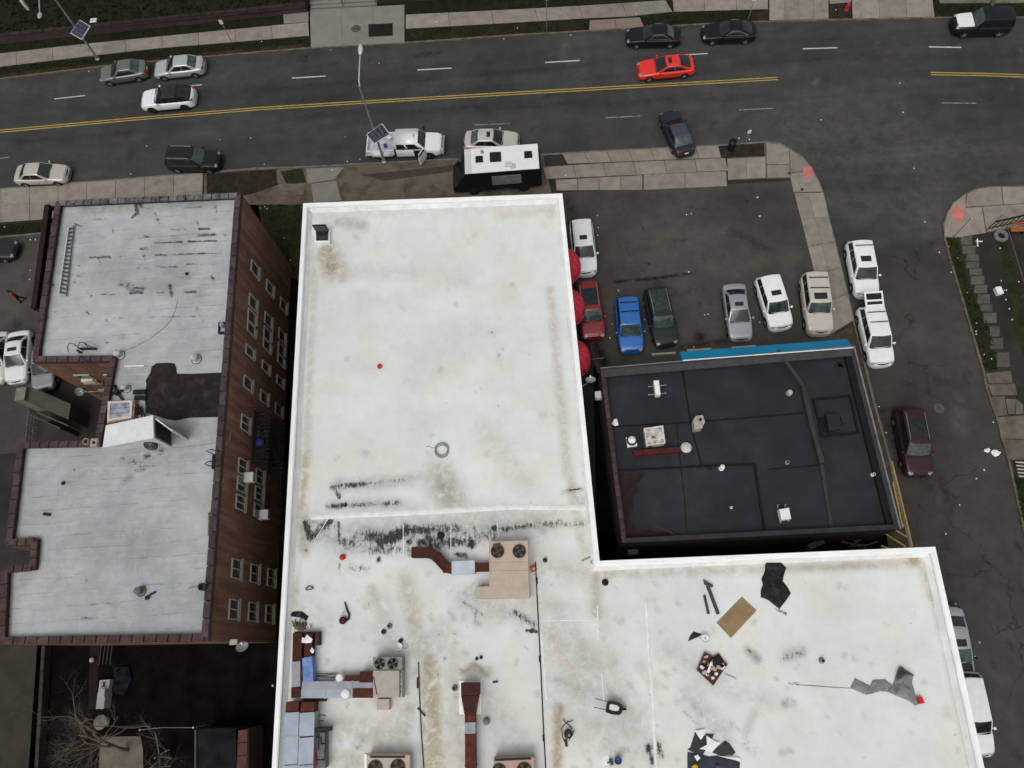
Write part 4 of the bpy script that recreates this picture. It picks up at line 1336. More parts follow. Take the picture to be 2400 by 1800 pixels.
BS += [bst('grey', [(290, 790)], 12, .7), bst('grey', [Z(0, 2, 1070, 840), Z(0, 2, 1130, 800)], 14, .7), bst('grey', [Z(0, 2, 1150, 640), Z(0, 2, 1700, 600)], 40, .35), bst('grey', [Z(0, 2, 1550, 450), Z(0, 2, 1850, 400)], 40, .35),
       bst('grey', [(200, 490), (500, 475)], 22, .5), bst('grey', [(150, 560), (110, 790)], 12, .35), bst('grey', [Z(0, 2, 850, 1280), Z(0, 2, 1400, 1300)], 60, .28), bst('grey', [Z(0, 2, 850, 1450), Z(0, 2, 1380, 1430)], 60, .28), bst('grey', [(260, 620), (500, 640)], 70, .22),
       bst('grey', [(300, 670), (480, 680)], 40, .3), bst('tan', [(380, 680)], 22, .3), bst('grey', [(20, 1380), (60, 1360)], 30, .3), bst('grey', [Z(0, 1, 930, 1500), Z(0, 1, 1200, 1620)], 26, .45)]
rs = random.Random(5)
for i in range(90):
    p = (rs.uniform(40, 540), rs.uniform(480, 1480))
    BS.append(bst(rs.choice(['mil', 'grey', 'grey']), [p, (p[0]+rs.uniform(-14, 14), p[1]+rs.uniform(-2, 2))], rs.uniform(3, 7), rs.uniform(.2, .5)))
# deck quads: upper wing, link, lower wing (in three, around the small light well)
q = [Vector(p) for p in offset_poly(BP, .33)]
fl, fr, br, bl, n1, n2, n3, n4, tl, t2, c2_, c1_ = q


def on(a, b, y):
    return a+(b-a)*((y-a.y)/(b.y-a.y))


def hit(a, b):
    """where the line a-b reaches the east edge of the deck"""
    d, e = b-a, br-fr
    k = ((fr.x-a.x)*e.y-(fr.y-a.y)*e.x)/(d.x*e.y-d.y*e.x)
    return a+d*k


uR = hit(c1_, c2_)
deck('roof_deck', [fl, fr, uR, c1_], BD, .16, MEMS, BS, brick)
lR = hit(tl, t2)
deck('roof_deck', [c2_, uR, lR, t2], BD, .16, MEMS, BS, brick)
nR = hit(n4, n3)
deck('roof_deck', [tl, lR, nR, n4], BD, .16, MEMS, BS, brick)
kR = hit(n1, n2)
deck('roof_deck', [n3, nR, kR, n2], BD, .16, MEMS, BS, brick)
deck('roof_deck', [n1, kR, br, bl], BD, .16, MEMS, BS, brick)
# coping stones, one by one
cn = [Vector(p) for p in offset_poly(BP, .2)]
CW = .41
runs = [(0, 1, COPE_S, .62), (1, 2, COPE, .95), (2, 3, COPE_R, .66), (3, 4, COPE_R, .8), (4, 5, COPE_R, .55), (5, 6, COPE_R, .55), (6, 7, COPE_R, .55), (7, 8, COPE, .85), (8, 9, COPE_R, .62), (9, 10, COPE, .6), (10, 11, COPE, .7), (11, 0, COPE, .9)]
for a, b, mt, ln in runs:
    p, q_ = cn[a], cn[b]
    d = (q_-p).normalized()
    coping_run(brick, p+d*.02, q_-d*.02, CW, BT-.08, BT+.01, ln, mt, gap=.045)
# dark metal cornice hung on the west face
m = MB()
pc = [Vector(p) for p in G2([Z(0, 1, 425, 125), Z(0, 1, 310, 1015)], BT-.6)]
m.beam((*pc[0], BT-.55), (*pc[1], BT-.55), .36, .4)
m.build('cornice', pm('dark_red_metal', (.018, .006, .006), .6, .3, 2), brick)
m = MB()
for k in range(9):
    p = pc[0].lerp(pc[1], k/8)
    m.box((p.x+.25, p.y, BT-.9), (.5, .12, .5))
m.build('bracket', MATS['dark_red_metal'], brick)
# bitumen repair patch
TAR = pm('bitumen', (.015, .0125, .0105), .8, .35, 1.6, col2=(.03, .025, .02), c2=(.48, .64), bmp=.5)
tp = [Z(0, 1, *p) for p in ((1350, 1480), (1440, 1475), (1510, 1480), (1525, 1520), (1530, 1570), (1650, 1570), (1955, 1560), (1945, 1690))]
tp += [Z(0, 2, *p) for p in ((1930, 285), (1640, 292), (1520, 318), (1420, 300), (1340, 272), (1260, 250), (1250, 120), (1265, 0))] + [Z(0, 1, *p) for p in ((1258, 1630), (1300, 1560), (1310, 1510))]
m = MB().sheet(G2(tp, BD), BD+.006)
m.build('tar_patch', TAR, brick)
for pp in (((1500, 180), (1640, 130), (1620, 190), (1520, 220)), ((1350, 210), (1440, 200), (1440, 290), (1360, 280)), ((1470, 240), (1530, 230), (1530, 300), (1470, 300))):
    MB().sheet(G2([Z(0, 2, *p) for p in pp], BD), BD+.010).build('tar_blot', pm('black_tar', (.010, .009, .008), .5, .3, 3), brick)

# windows of the wall facing the alley
p1, p2 = Vector(BP[1]), Vector(BP[2])
dw = (p2-p1).normalized()
nw = Vector((-dw.y, dw.x))
if nw.x < 0:
    nw = -nw
FRAME = pm('white_window_frame', (.34, .34, .30), .6, .1, 3)
WGL = glass('window_glass', (.030, .036, .036))
SILL = pm('stone_sill', (.20, .18, .15), .85, .2, 3)


def window(parent, c, wdir, ndir, w, h, panes=2, sill=True):
    """window set in a wall: c centre (x, y, z); panes side by side"""
    c2, z = Vector(c[:2]), c[2]
    ang = math.atan2(wdir.y, wdir.x)
    m = MB()
    f = .055
    for s in (-1, 1):
        m.box((*(c2+wdir*s*(w/2-f/2)+ndir*.03), z), (f, .12, h), ang)
        m.box((*(c2+ndir*.031), z+s*(h/2-f/2)), (w-2*f, .12, f), ang)
    for k in range(1, panes):
        m.box((*(c2+wdir*(-w/2+w*k/panes)+ndir*.032), z), (f, .10, h-2*f), ang)
    o = m.build('window', FRAME, parent)
    pw = (w-f)/panes-f
    for k in range(panes):
        cc = c2+wdir*(-w/2+f/2+(w-f)*(k+.5)/panes)
        MB().box((*(cc+ndir*(.012 if k else .004)), z), (pw+.01, .03, h-.1), ang).build('pane', WGL, o)
    if sill:
        MB().box((*(c2+ndir*.07), z-h/2-.05), (w+.2, .26, .09), ang).build('sill', SILL, o)
    return o


cols = [(4.35, 1.0, 1), (7.0, 1.0, 1), (8.15, 1.0, 1), (9.0, 0.8, 1), (10.7, .75, 1), (13.0, .9, 1), (15.8, 1.1, 2), (18.7, 1.1, 2), (19.85, 1.0, 2), (21.0, 1.0, 2), (25.05, 1.25, 2), (27.4, 1.25, 2)]
for z in (7.3, 4.45, 1.6):
    for s, w, pn in cols:
        if z < 2 and 14 < s < 22:
            continue
        c = p1+dw*s
        window(brick, (c.x, c.y, z), dw, nw, w*.92, 1.3, pn)
# window air conditioners
for s, z in ((19.3, 6.8), (21.2, 4.0)):
    c = p1+dw*s+nw*.3
    t = thing('window_air_conditioner', 'white window air conditioner sticking out of the brick alley wall', 'air conditioner', (c.x, c.y, z), 'air conditioners in the alley wall')
    a = math.atan2(dw.y, dw.x)
    MB().box((c.x, c.y, z), (.62, .60, .40), a).build('case', WHITEM, t)
    MB().box((*(c+nw*.31), z), (.52, .03, .3), a).build('grille', STEEL, t)
# fire escape
fe = thing('fire_escape', 'black iron fire escape on the brick wall above the alley', 'fire escape', (*(p1+dw*16.4+nw*.8), 3))
for z in (5.9, 3.0):
    c0, c1 = p1+dw*14.6, p1+dw*18.1
    m = MB()
    for k in range(13):
        f = k/12
        m.beam((*(c0.lerp(c1, f)+nw*.02), z), (*(c0.lerp(c1, f)+nw*1.15), z), .16, .04)
    m.build('platform', BLACKM, fe)
    m = MB()
    for hh in (.5, 1.0):
        m.tube([(*(c0+nw*.02), z+hh), (*(c0+nw*1.15), z+hh), (*(c1+nw*1.15), z+hh), (*(c1+nw*.02), z+hh)], .022, 5)
    for k in range(11):
        pp = c0.lerp(c1, k/10)+nw*1.15
        m.tube([(*pp, z), (*pp, z+1.0)], .015, 5)
    m.build('railing', BLACKM, fe)
m = MB()
for sd in (.35, .85):
    m.beam((*(p1+dw*15.2+nw*sd), 5.9), (*(p1+dw*17.6+nw*sd), 3.0), .05, .14)
for k in range(11):
    pp = p1+dw*(15.2+2.4*k/11)
    zz = 5.9-2.9*k/11
    m.beam((*(pp+nw*.35), zz), (*(pp+nw*.85), zz), .2, .03)
m.build('stair', BLACKM, fe)
cl = p1+dw*16.8+nw*.6
tag(MB().lathe([(.05, 0), (.26, .03), (.30, .25), (.22, .42), (.06, .52)], (cl.x, cl.y, 5.93), 10).build('blue_bag', pm('blue_bag_plastic', (.02, .035, .16), .5)), 'blue bag left on the fire escape platform', 'bag')

# windows in the light well walls (west face of the link, south face of the upper wing)
a, b = Vector(BP[10]), Vector(BP[9])
dv = (b-a).normalized()
nv = Vector((dv.y, -dv.x))
if nv.x > 0:
    nv = -nv
for z in (7.3, 4.45):
    for f in (.3, .72):
        c = a.lerp(b, f)
        window(brick, (c.x, c.y, z), dv, nv, 1.0, 1.4, 1)
a, b = Vector(BP[11]), Vector(BP[10])
dv = (b-a).normalized()
nv = Vector((0, -1))
for z in (7.3, 4.45, 1.7):
    for f in (.35, .75):
        c = a.lerp(b, f)
        window(brick, (c.x, c.y, z), dv, nv, 1.1, 1.4, 1)
# front wall
a, b = Vector(BP[0]), Vector(BP[1])
dv = (b-a).normalized()
for z in (7.3, 4.4, 1.6):
    for f in (.12, .37, .63, .88):
        c = a.lerp(b, f)
        window(brick, (c.x, c.y, z), dv, Vector((0, 1)), 1.3, 1.5, 2)

# ------------------------------------------------------------------ low black-roofed building
KT, KD = 4.65, 4.15
KPX = [(1407, 863), (2001, 812), (2110, 1240), (1458, 1273)]
KP = G2(KPX, KT)
black = thing('low_shop', 'low shop building with a black bitumen roof and a blue front fascia', 'building', (13, 12, .1))
MB().prism(KP, .1, KD-.05).build('wall', BRK_D, black)
KI = offset_poly(KP, .30)
BITU = pm('black_roof_felt', (.0165, .018, .0215), .7, .22, .45, col2=(.023, .0255, .031), c2=(.45, .7), spec=.22, bmp=.2)
GREYC = pm('grey_parapet_felt', (.036, .035, .037), .75, .25, 1.0)
MB().ring(KP, KI, KD-.05, KT).build('parapet', GREYC, black)
m = MB().sheet(offset_poly(KP, .29), KD)
m.build('roof_deck', BITU, black)
DKS0 = pm('black_upstand', (.009, .0095, .011), .7, .3, 2)
# metal edge strips on the east and north parapets
kp = [Vector(p) for p in KP]
MB().beam((*kp[1], KT+.03), (*kp[2], KT+.03), .10, .06).build('edge_trim', pm('pale_edge_metal', (.20, .20, .21), .5, .3, 2, metal=.4), black)
MB().beam((*kp[0], KT+.03), (*kp[1], KT+.03), .06, .06).build('edge_trim', MATS['pale_edge_metal'], black)
MB().beam((*(kp[0].lerp(kp[1], .01)+Vector((0, -.42))), KT-.02), (*(kp[1]+Vector((-.3, -.42))), KT-.02), .50, .10).build('parapet_step', pm('pale_felt', (.050, .049, .050), .75, .2, 1.5), black)
MB().beam((*(kp[1]+Vector((-.45, -.3))), KD+.12), (*(kp[2]+Vector((-.45, .3))), KD+.12), .34, .24).build('parapet_step', DKS0, black)
coping_run(black, kp[3]+Vector((.12, 0)), kp[0]+Vector((.12, 0)), .26, KT, KT+.05, .75, COPE_R, gap=.04)


def kz(c, r, *pts):
    return G2([Z(c, r, *p) for p in pts], KD)


def kline(pts, w, h, name='roof_kerb', mat=BITU):
    P = [Vector(p) for p in pts]
    m = MB()
    for i in range(len(P)-1):
        m.beam((*P[i], KD+h/2), (*P[i+1], KD+h/2), w, h)
    return m.build(name, mat, black)


# inner raised kerbs and welded seams
kline(G2([(1822, 822), (1882, 905)], KD+.3), .26, .42, mat=GREYC)
kline(G2([(1882, 905), (1900, 990), (1926, 1085)], KD+.3), .30, .42, mat=GREYC)
DKS = pm('black_seam', (.006, .006, .007), .7, .3, 3)
kline(G2([(1925, 1090), (1948, 1240)], KD), .22, .10, mat=GREYC)
kline(G2([(1448, 1103), (1640, 1093), (1768, 1088)], KD+.05), .10, .12, mat=DKS)
kline(G2([(1768, 1088), (1792, 1245)], KD+.05), .14, .14, mat=DKS)
kline(G2([(1800, 1100), (1925, 1090)], KD), .08, .04, mat=DKS)
kline(G2([(1597, 855), (1620, 1000), (1645, 1093)], KD), .10, .03, mat=DKS)
kline(G2([(1430, 1000), (1620, 990), (1885, 968)], KD), .10, .03, mat=DKS)
kline(G2([(1585, 995), (1605, 1180), (1610, 1255)], KD), .05, .015, mat=DKS)
MB().sheet(G2([(1450, 1112), (1490, 1106), (1512, 1108), (1505, 1122), (1492, 1135), (1496, 1150), (1484, 1165), (1486, 1190), (1478, 1215), (1492, 1236), (1530, 1244), (1600, 1250), (1560, 1256), (1470, 1260)], KD), KD+.005).build('rust_stain', pm('rusty_felt', (.020, .011, .008), .8, .4, 1.2, col2=(.013, .010, .0095), c2=(.45, .6)), black)
MB().sheet(G2([(1480, 1061), (1590, 1050), (1592, 1066), (1482, 1072)], KD), KD+.006).build('rust_stain', pm('red_rust_run', (.060, .016, .014), .8, .3, 2), black)
# sunken hatch field on the east side
hp = G2([(1903, 935), (1993, 926), (2014, 1017), (1924, 1026)], KD)
MB().ring(hp, offset_poly(hp, .14), KD, KD+.10).build('hatch_kerb', DKS, black)
# front fascia: a blue sloping awning band and a grey front parapet
BLUE = pm('blue_fascia', (.012, .22, .40), .55, .10, .9)
fa = [Vector(p) for p in G2([(1600, 846), (1999, 816)], KT)]
fb = [Vector(p) for p in G2([(1594, 824), (1986, 794)], 3.95)]
m = MB()
m.add([(*fa[0], KT+.06), (*fa[1], KT+.06), (*fb[1], 3.9), (*fb[0], 3.9), (*fa[0], 3.6), (*fa[1], 3.6), (*fb[1], 3.6), (*fb[0], 3.6)],
      [(0, 3, 2, 1), (3, 7, 6, 2), (4, 5, 6, 7), (0, 4, 7, 3), (1, 2, 6, 5)])
m.build('fascia', BLUE, black)
MB().beam((*fa[0], KT+.08), (*fa[1], KT+.08), .06, .05).build('fascia_trim', WHITEM, black)
for f in (.2, .5, .8):
    c = kp[0].lerp(kp[1], f)
    window(black, (c.x, c.y, 1.8), (kp[1]-kp[0]).normalized(), Vector((0, 1)), 2.4, 2.0, 2)

# ------------------------------------------------------------------ vehicles
GL_D = glass('car_glass_dark', (.010, .012, .013))
GL_T = glass('car_glass_sky_teal', (.040, .062, .060))  # teal base colour made paler to carry the sky reflected in the panes
GL_M = glass('car_glass_mid', (.022, .030, .031))
TYRE = pm('tyre_rubber', (.012, .012, .012), .9, .2, 12, obj=True)
RIM = pm('alloy_rim', (.36, .36, .36), .4, .15, 10, metal=.6, obj=True)
RIM_D = pm('dark_rim', (.02, .02, .021), .4, .2, 10, metal=.3, obj=True)
TRIM = pm('black_trim', (.012, .012, .012), .6, .2, 6, obj=True)
CHROME = pm('chrome_trim', (.5, .5, .5), .25, .1, 6, metal=.8, obj=True)
LAMP = pm('lamp_lens', (.26, .265, .27), .15, .1, 8, obj=True, spec=.6)
TAIL = pm('red_tail_lens', (.30, .012, .014), .25, .2, 8, obj=True)

KIND = {
    'sedan': dict(W=1.84, H=1.46, zb=.94, hood=.80, trunk=.99, gh=(-.375, -.215, .035, .205), wr=.70, wb=.93),
    'coupe': dict(W=1.90, H=1.40, zb=.92, hood=.80, trunk=.98, gh=(-.43, -.20, .01, .19), wr=.68, wb=.92),
    'suv': dict(W=1.92, H=1.72, zb=1.06, hood=.98, trunk=1.05, gh=(-.488, -.415, .075, .225), wr=.77, wb=.94),
    'boxy': dict(W=1.98, H=1.84, zb=1.10, hood=1.06, trunk=1.1, gh=(-.490, -.455, .065, .175), wr=.80, wb=.94),
    'coupesuv': dict(W=1.99, H=1.62, zb=1.04, hood=.96, trunk=1.10, gh=(-.475, -.22, .03, .20), wr=.73, wb=.93),
}


def lerp1(cp, x):
    for i in range(len(cp)-1):
        if x <= cp[i+1][0]:
            f = (x-cp[i][0])/max(cp[i+1][0]-cp[i][0], 1e-9)
            return cp[i][1]+(cp[i+1][1]-cp[i][1])*max(0, min(1, f))
    return cp[-1][1]


def patch(m, f, u0, u1, v0, v1, nu, nv, off, ctr):
    def g(u, v):
        uu, vv = u0+(u1-u0)*u, v0+(v1-v0)*v
        e = .01
        p = Vector(f(uu, vv))
        n = (Vector(f(uu+e, vv))-Vector(f(uu-e, vv))).cross(Vector(f(uu, vv+e))-Vector(f(uu, vv-e)))
        n.normalize()
        if n.dot(p-ctr) < 0:
            n = -n
        return p+n*off
    return m.grid(g, nu, nv)


def wheel(root, x, y, r, side, rim, w=.22):
    R = Matrix.Rotation(math.pi/2, 3, 'X')
    m = MB()
    m.lathe([(r*.62, -w/2), (r*.93, -w/2), (r, -w*.34), (r, w*.34), (r*.93, w/2), (r*.62, w/2)], (x, y, r), 20, M=R)
    o = m.build('wheel', TYRE, root, smooth=True)
    m = MB()
    m.lathe([(r*.60, -w*.47), (r*.64, -w*.47), (r*.64, w*.47), (r*.60, w*.47)], (x, y, r), 16, M=R)
    for k in range(5):
        a = 2*math.pi*k/5
        m.box((x+math.cos(a)*r*.33, y+side*w*.44, r+math.sin(a)*r*.33), (r*.62, .03, r*.2), M=Matrix.Rotation(-a, 3, 'Y'))
    m.lathe([(r*.16, -.03), (r*.16, .03)], (x, y+side*w*.44, r), 10, M=R)
    m.build('rim', rim, o, smooth=True)


def car(label, front, rear, Ln, kind, col, metal=0.0, glassm=GL_M, wind=None, rearw=None, roof=None, sunroof=None, rails=None, bars=0, hood_col=None, rim=RIM, group=None,
        name=None, tailgate=False, hl=LAMP, pano=None, chromeline=False, rough=.32, zpx=.6):
    K = KIND[kind]
    pf, pr = G(front, zpx), G(rear, zpx)
    c = (pf+pr)/2
    yaw = math.atan2(pf.y-pr.y, pf.x-pr.x)
    zg = .113 if label.find(' lot') >= 0 else 0.004
    nm = name or ('sedan_car' if kind in ('sedan', 'coupe') else 'utility_car')
    root = thing(nm, label, 'car', (c.x, c.y, zg), group, yaw, local=True)
    P = paint(col, metal, rough)
    W, H, zb = K['W'], K['H'], K['zb']
    g0, g1, g2, g3 = K['gh']
    st = [-.5, -.493, -.475, -.44, -.385, -.30, -.18, -.05, .08, .19, .26, .34, .41, .45, .477, .492, .5]
    wd = [(-.5, .66), (-.493, .78), (-.475, .88), (-.44, .955), (-.385, .985), (-.30, 1), (.26, 1), (.34, .985), (.41, .955), (.45, .90), (.477, .82), (.492, .70), (.5, .54)]
    hd, tr = K['hood'], K['trunk']
    tp = [(-.5, .58), (-.493, tr-.22), (-.475, tr-.09), (-.44, tr-.02), (g0, tr), (g0+.06, zb), (g3-.03, zb), (g3+.03, (zb+hd)/2+.07), (.41, hd), (.45, hd-.05), (.477, hd-.12), (.492, hd-.2), (.5, hd-.3)]

    def prof(t):
        w = lerp1(wd, t)*W/2
        zt = lerp1(tp, t)
        zs = zt-.055
        zl = .24
        hs = [(0, zl), (.80*w, zl), (.95*w, zl+.07), (w*.995, zl+.22), (w, min(.62, zs-.12)), (w*.985, zs-.07), (w*.955, zs-.015), (w*.90, zt-.02), (w*.74, zt), (w*.40, zt+.018), (0, zt+.025)]
        return hs
    m = MB()
    rings = []
    for t in st:
        h_ = prof(t)
        ring = [(t*Ln, y, z) for y, z in h_]+[(t*Ln, -y, z) for y, z in h_[-2:0:-1]]
        rings.append(ring)
    k = len(rings[0])
    m.V = [v for rg in rings for v in rg]
    for i in range(len(rings)-1):
        for j in range(k):
            m.F.append((i*k+j, (i+1)*k+j, (i+1)*k+(j+1) % k, i*k+(j+1) % k))
    m.F.append(tuple(range(k)))
    m.F.append(tuple((len(rings)-1)*k+j for j in range(k-1, -1, -1)))
    body = m.build('body', P, root, smooth=True, angle=42)

    def topz(x, y):
        t = x/Ln
        w = lerp1(wd, t)*W/2
        zt = lerp1(tp, t)
        return zt+.025*(1-min(1, abs(y)/(w*.9))**2)
    # greenhouse
    wb, wr = K['wb']*W/2, K['wr']*W/2
    zr = H-.05
    zbb = zb-.03
    bw = .13

    def fF(u, v):
        s = 1-(2*u-1)**2
        B = Vector((g3*Ln-.10+bw*s, (2*u-1)*wb*.97, zbb))
        T = Vector((g2*Ln-.05+bw*.6*s, (2*u-1)*wr, zr+.03*s))
        p = B.lerp(T, v)
        p.z += .03*math.sin(math.pi*v)
        return p

    def fR(u, v):
        s = 1-(2*u-1)**2
        B = Vector((g0*Ln+.06-bw*.6*s, (2*u-1)*wb*.95, (tr if kind in ('sedan', 'coupe') else zb)-.03))
        T = Vector((g1*Ln+.04-bw*.5*s, (2*u-1)*wr, zr+.03*s))
        p = B.lerp(T, v)
        p.z += .03*math.sin(math.pi*v)
        return p

    def fT(u, v):          # u across, v rear -> front
        s = 1-(2*u-1)**2
        p = fR(u, 1).lerp(fF(u, 1), v)
        p.z += .035*math.sin(math.pi*v)*(0.4+.6*s)
        return p

    def fS(sd):
        def f(u, v):       # u rear -> front, v up
            B = fR(1 if sd > 0 else 0, 0).lerp(fF(1 if sd > 0 else 0, 0), u)
            T = fR(1 if sd > 0 else 0, 1).lerp(fF(1 if sd > 0 else 0, 1), u)
            p = B.lerp(T, v)
            p.y += sd*.035*math.sin(math.pi*v)*math.sin(math.pi*u)
            if v > .999:
                p.z += .035*math.sin(math.pi*u)*.4
            return p
        return f
    ctr = Vector(((g0+g3)/2*Ln, 0, zb))
    m = MB()
    m.grid(fF, 8, 4)
    m.grid(fR, 8, 4)
    m.grid(fT, 8, 8)
    m.grid(fS(1), 8, 4)
    m.grid(fS(-1), 8, 4)
    bm = bmesh.new()
    vs = [bm.verts.new(v) for v in m.V]
    for f in m.F:
        try:
            bm.faces.new([vs[i] for i in f])
        except ValueError:
            pass
    bmesh.ops.remove_doubles(bm, verts=bm.verts, dist=.004)
    bmesh.ops.recalc_face_normals(bm, faces=bm.faces)
    es = [e for e in bm.edges if len(e.link_faces) == 2 and e.calc_face_angle(0) > .38]
    bmesh.ops.bevel(bm, geom=es, offset=.05, segments=2, affect='EDGES', profile=.5)
    me = bpy.data.meshes.new('cabin')
    bm.to_mesh(me)
    bm.free()
    me.materials.append(P if roof is None else (roof if not isinstance(roof, tuple) else paint(roof)))
    me.shade_smooth()
    me.set_sharp_from_angle(angle=math.radians(50))
    cab = bpy.data.objects.new('cabin', me)
    COL.objects.link(cab)
    cab.parent = root
    ORG[cab.name] = Vector((0, 0, 0))
    wind = wind or glassm
    rearw = rearw or glassm
    patch(MB(), fF, .045, .955, .06, .96, 8, 4, .014, ctr).build('windshield', wind, root, smooth=True)
    patch(MB(), fR, .07, .93, .08 if kind in ('sedan', 'coupe', 'coupesuv') else .30, .90, 8, 4, .014, ctr).build('rear_window', rearw, root, smooth=True)
    for sd in (1, -1):
        f = fS(sd)
        for u0, u1 in (((.475, .91), (.08, .455)) if kind in ('sedan', 'coupe', 'coupesuv') else ((.595, .94), (.315, .58), (.06, .30))):
            patch(MB(), f, u0, u1, .13, .90, 6, 3, .012, ctr).build('side_window', GL_D, root, smooth=True)
    # hood panel and cowl
    hx0, hx1 = g3*Ln+.06, .455*Ln
    m = MB()
    nu, nv = 10, 8

    def hoodf(u, v):
        x = hx0+(hx1-hx0)*u
        w = lerp1(wd, x/Ln)*W/2*.80
        y = (2*v-1)*w
        return (x, y, topz(x, y)+.010)
    m.grid(hoodf, nu, nv)
    V0 = list(m.V)
    for (a, b) in [((0, j), (0, j+1)) for j in range(nv)]+[((nu, j), (nu, j+1)) for j in range(nv)]+[((i, 0), (i+1, 0)) for i in range(nu)]+[((i, nv), (i+1, nv)) for i in range(nu)]:
        ia, ib = a[1]*(nu+1)+a[0], b[1]*(nu+1)+b[0]
        kk = len(m.V)
        m.V += [(V0[ia][0], V0[ia][1], V0[ia][2]-.05), (V0[ib][0], V0[ib][1], V0[ib][2]-.05)]
        m.F.append((ia, ib, kk+1, kk))
    m.build('hood', paint(hood_col) if hood_col else P, root, smooth=True, angle=35)
    m = MB()
    m.grid(lambda u, v: (g3*Ln-.11+bw*(1-(2*u-1)**2)+.02+v*.09, (2*u-1)*wb*.86, topz(g3*Ln+.02, 0)+.014-.02*v), 8, 1)
    m.build('cowl', TRIM, root)
    if kind in ('sedan', 'coupe'):
        m = MB()
        m.tube([(-.488*Ln, y*W*.36, tr-.10) for y in (-1, -.5, 0, .5, 1)], .02, 5)
        m.build('boot_edge', TRIM, body)
    # lamps, grille, plates, bumpers
    pr_ = [(0, .02), (.40, .018), (.74, 0), (.90, -.02), (.955, -.07), (.985, -.125)]

    def ptop(t, yf, off):
        return (t*Ln, yf*lerp1(wd, t)*W/2, lerp1(tp, t)+lerp1(pr_, abs(yf))+off)
    m = MB()
    m.grid(lambda u, v: ptop(.4765+.016*v-.012*(2*u-1)**2, (2*u-1)*.58, .012), 8, 1)
    m.build('grille', TRIM, root)
    m = MB()
    m.grid(lambda u, v: ptop(.457+.006*v-.012*(2*u-1)**2, (2*u-1)*.66, .013), 8, 1)
    m.build('hood_gap', TRIM, body)
    for sd in (1, -1):
        m = MB()
        m.grid(lambda u, v: ptop(.446+.040*u-.012*(1-v), sd*(.62+.34*v), .014), 5, 5)
        m.build('headlight', hl, root, smooth=True)
        m = MB()
        m.grid(lambda u, v: ptop(-.462-.033*u, sd*(.66+.325*v), .012), 4, 4)
        m.build('taillight', TAIL, root, smooth=True)
        m = MB()
        mx = g3*Ln-.28
        m.lathe([(.03, -.07), (.085, -.05), (.10, 0), (.08, .05), (.02, .07)], (mx, sd*(W/2+.09), zb+.06), 10)
        m.beam((mx, sd*(W/2-.06), zb), (mx, sd*(W/2+.05), zb+.04), .06, .04)
        m.build('mirror', P if not hood_col else TRIM, root, smooth=True)
    MB().box((.488*Ln, 0, .40), (.06, W*.62, .13)).build('bumper_vent', TRIM, root)
    MB().box((-.496*Ln, 0, tr-.30), (.03, .34, .13)).build('number_plate', WHITEM, root)
    MB().box((-.486*Ln, 0, .42), (.08, W*.7, .16)).build('bumper', TRIM, root)
    # wheels and arches
    r = .33 if kind in ('sedan', 'coupe') else .37
    for fx in (-.305, .305):
        for sd in (1, -1):
            y = sd*(W/2-.10)
            wheel(root, fx*Ln, y, r, sd, rim)
            m = MB()
            n_ = 12
            V = [(fx*Ln+math.cos(math.pi*j/n_)*r*1.2, sd*(W/2+.004), r*.95+math.sin(math.pi*j/n_)*r*1.2) for j in range(n_+1)]
            m.add(V, [tuple(range(n_+1))])
            m.build('wheel_arch', TRIM, body)
    for sd in (1, -1):
        MB().box((0, sd*(W/2-.02), .27), (.42*Ln, .06, .10)).build('sill_trim', TRIM, body)
    if sunroof:
        u0, u1, v0, v1 = sunroof
        patch(MB(), fT, u0, u1, v0, v1, 4, 3, .014, ctr).build('sunroof', GL_D, root, smooth=True)
    if pano:
        patch(MB(), fT, .05, .95, pano[0], pano[1], 8, 6, .012, ctr).build('roof_glass', pano[2], root, smooth=True)
    if rails:
        for u in (.07, .93):
            pts = [fT(u, v)+Vector((0, 0, .055)) for v in (.08, .3, .5, .7, .9)]
            MB().tube([pts[0]-Vector((0, 0, .06))]+pts+[pts[-1]-Vector((0, 0, .06))], .022, 6).build('roof_rail', rails, root, smooth=True)
    for k_ in range(bars):
        v = (.2, .55, .8)[k_]
        MB().beam(fT(.06, v)+Vector((0, 0, .07)), fT(.94, v)+Vector((0, 0, .07)), .07, .03).build('roof_bar', TRIM, root)
    if chromeline:
        for sd in (1, -1):
            f = fS(sd)
            pts = [f(u, v)+Vector((0, sd*.02, .01)) for u, v in ((.08, .16), (.16, .6), (.26, .93), (.5, .95), (.72, .93), (.90, .25), (.5, .15), (.08, .16))]
            MB().tube(pts, .014, 5).build('window_trim', CHROME, root)
    if tailgate:
        hg = fT(.5, 0)
        M = Matrix.Rotation(math.radians(12), 3, 'Y')
        cc = Vector((hg.x-.52, 0, hg.z+.12))
        m = MB()
        for yy in (-.62, .62):
            m.box(cc+M @ Vector((0, yy, 0)), (1.15, .12, .07), M=M)
        for xx in (-.5, .12, .5):
            m.box(cc+M @ Vector((xx, 0, .003)), (.14, 1.2, .06), M=M)
        tg = m.build('tailgate', P, root)
        MB().box(cc+M @ Vector((.3, 0, .01)), (.30, 1.1, .03), M=M).build('tailgate_glass', GL_D, tg)
        MB().box(cc+M @ Vector((-.19, 0, .01)), (.50, 1.1, .03), M=M).build('tailgate_lining', TRIM, tg)
        MB().box((g0*Ln+.12, 0, .95), (.5, W*.74, .7)).build('boot_opening', TRIM, root)
    return root


WH = (.72, .73, .73)
SR = (.30, .70, .62, .78)
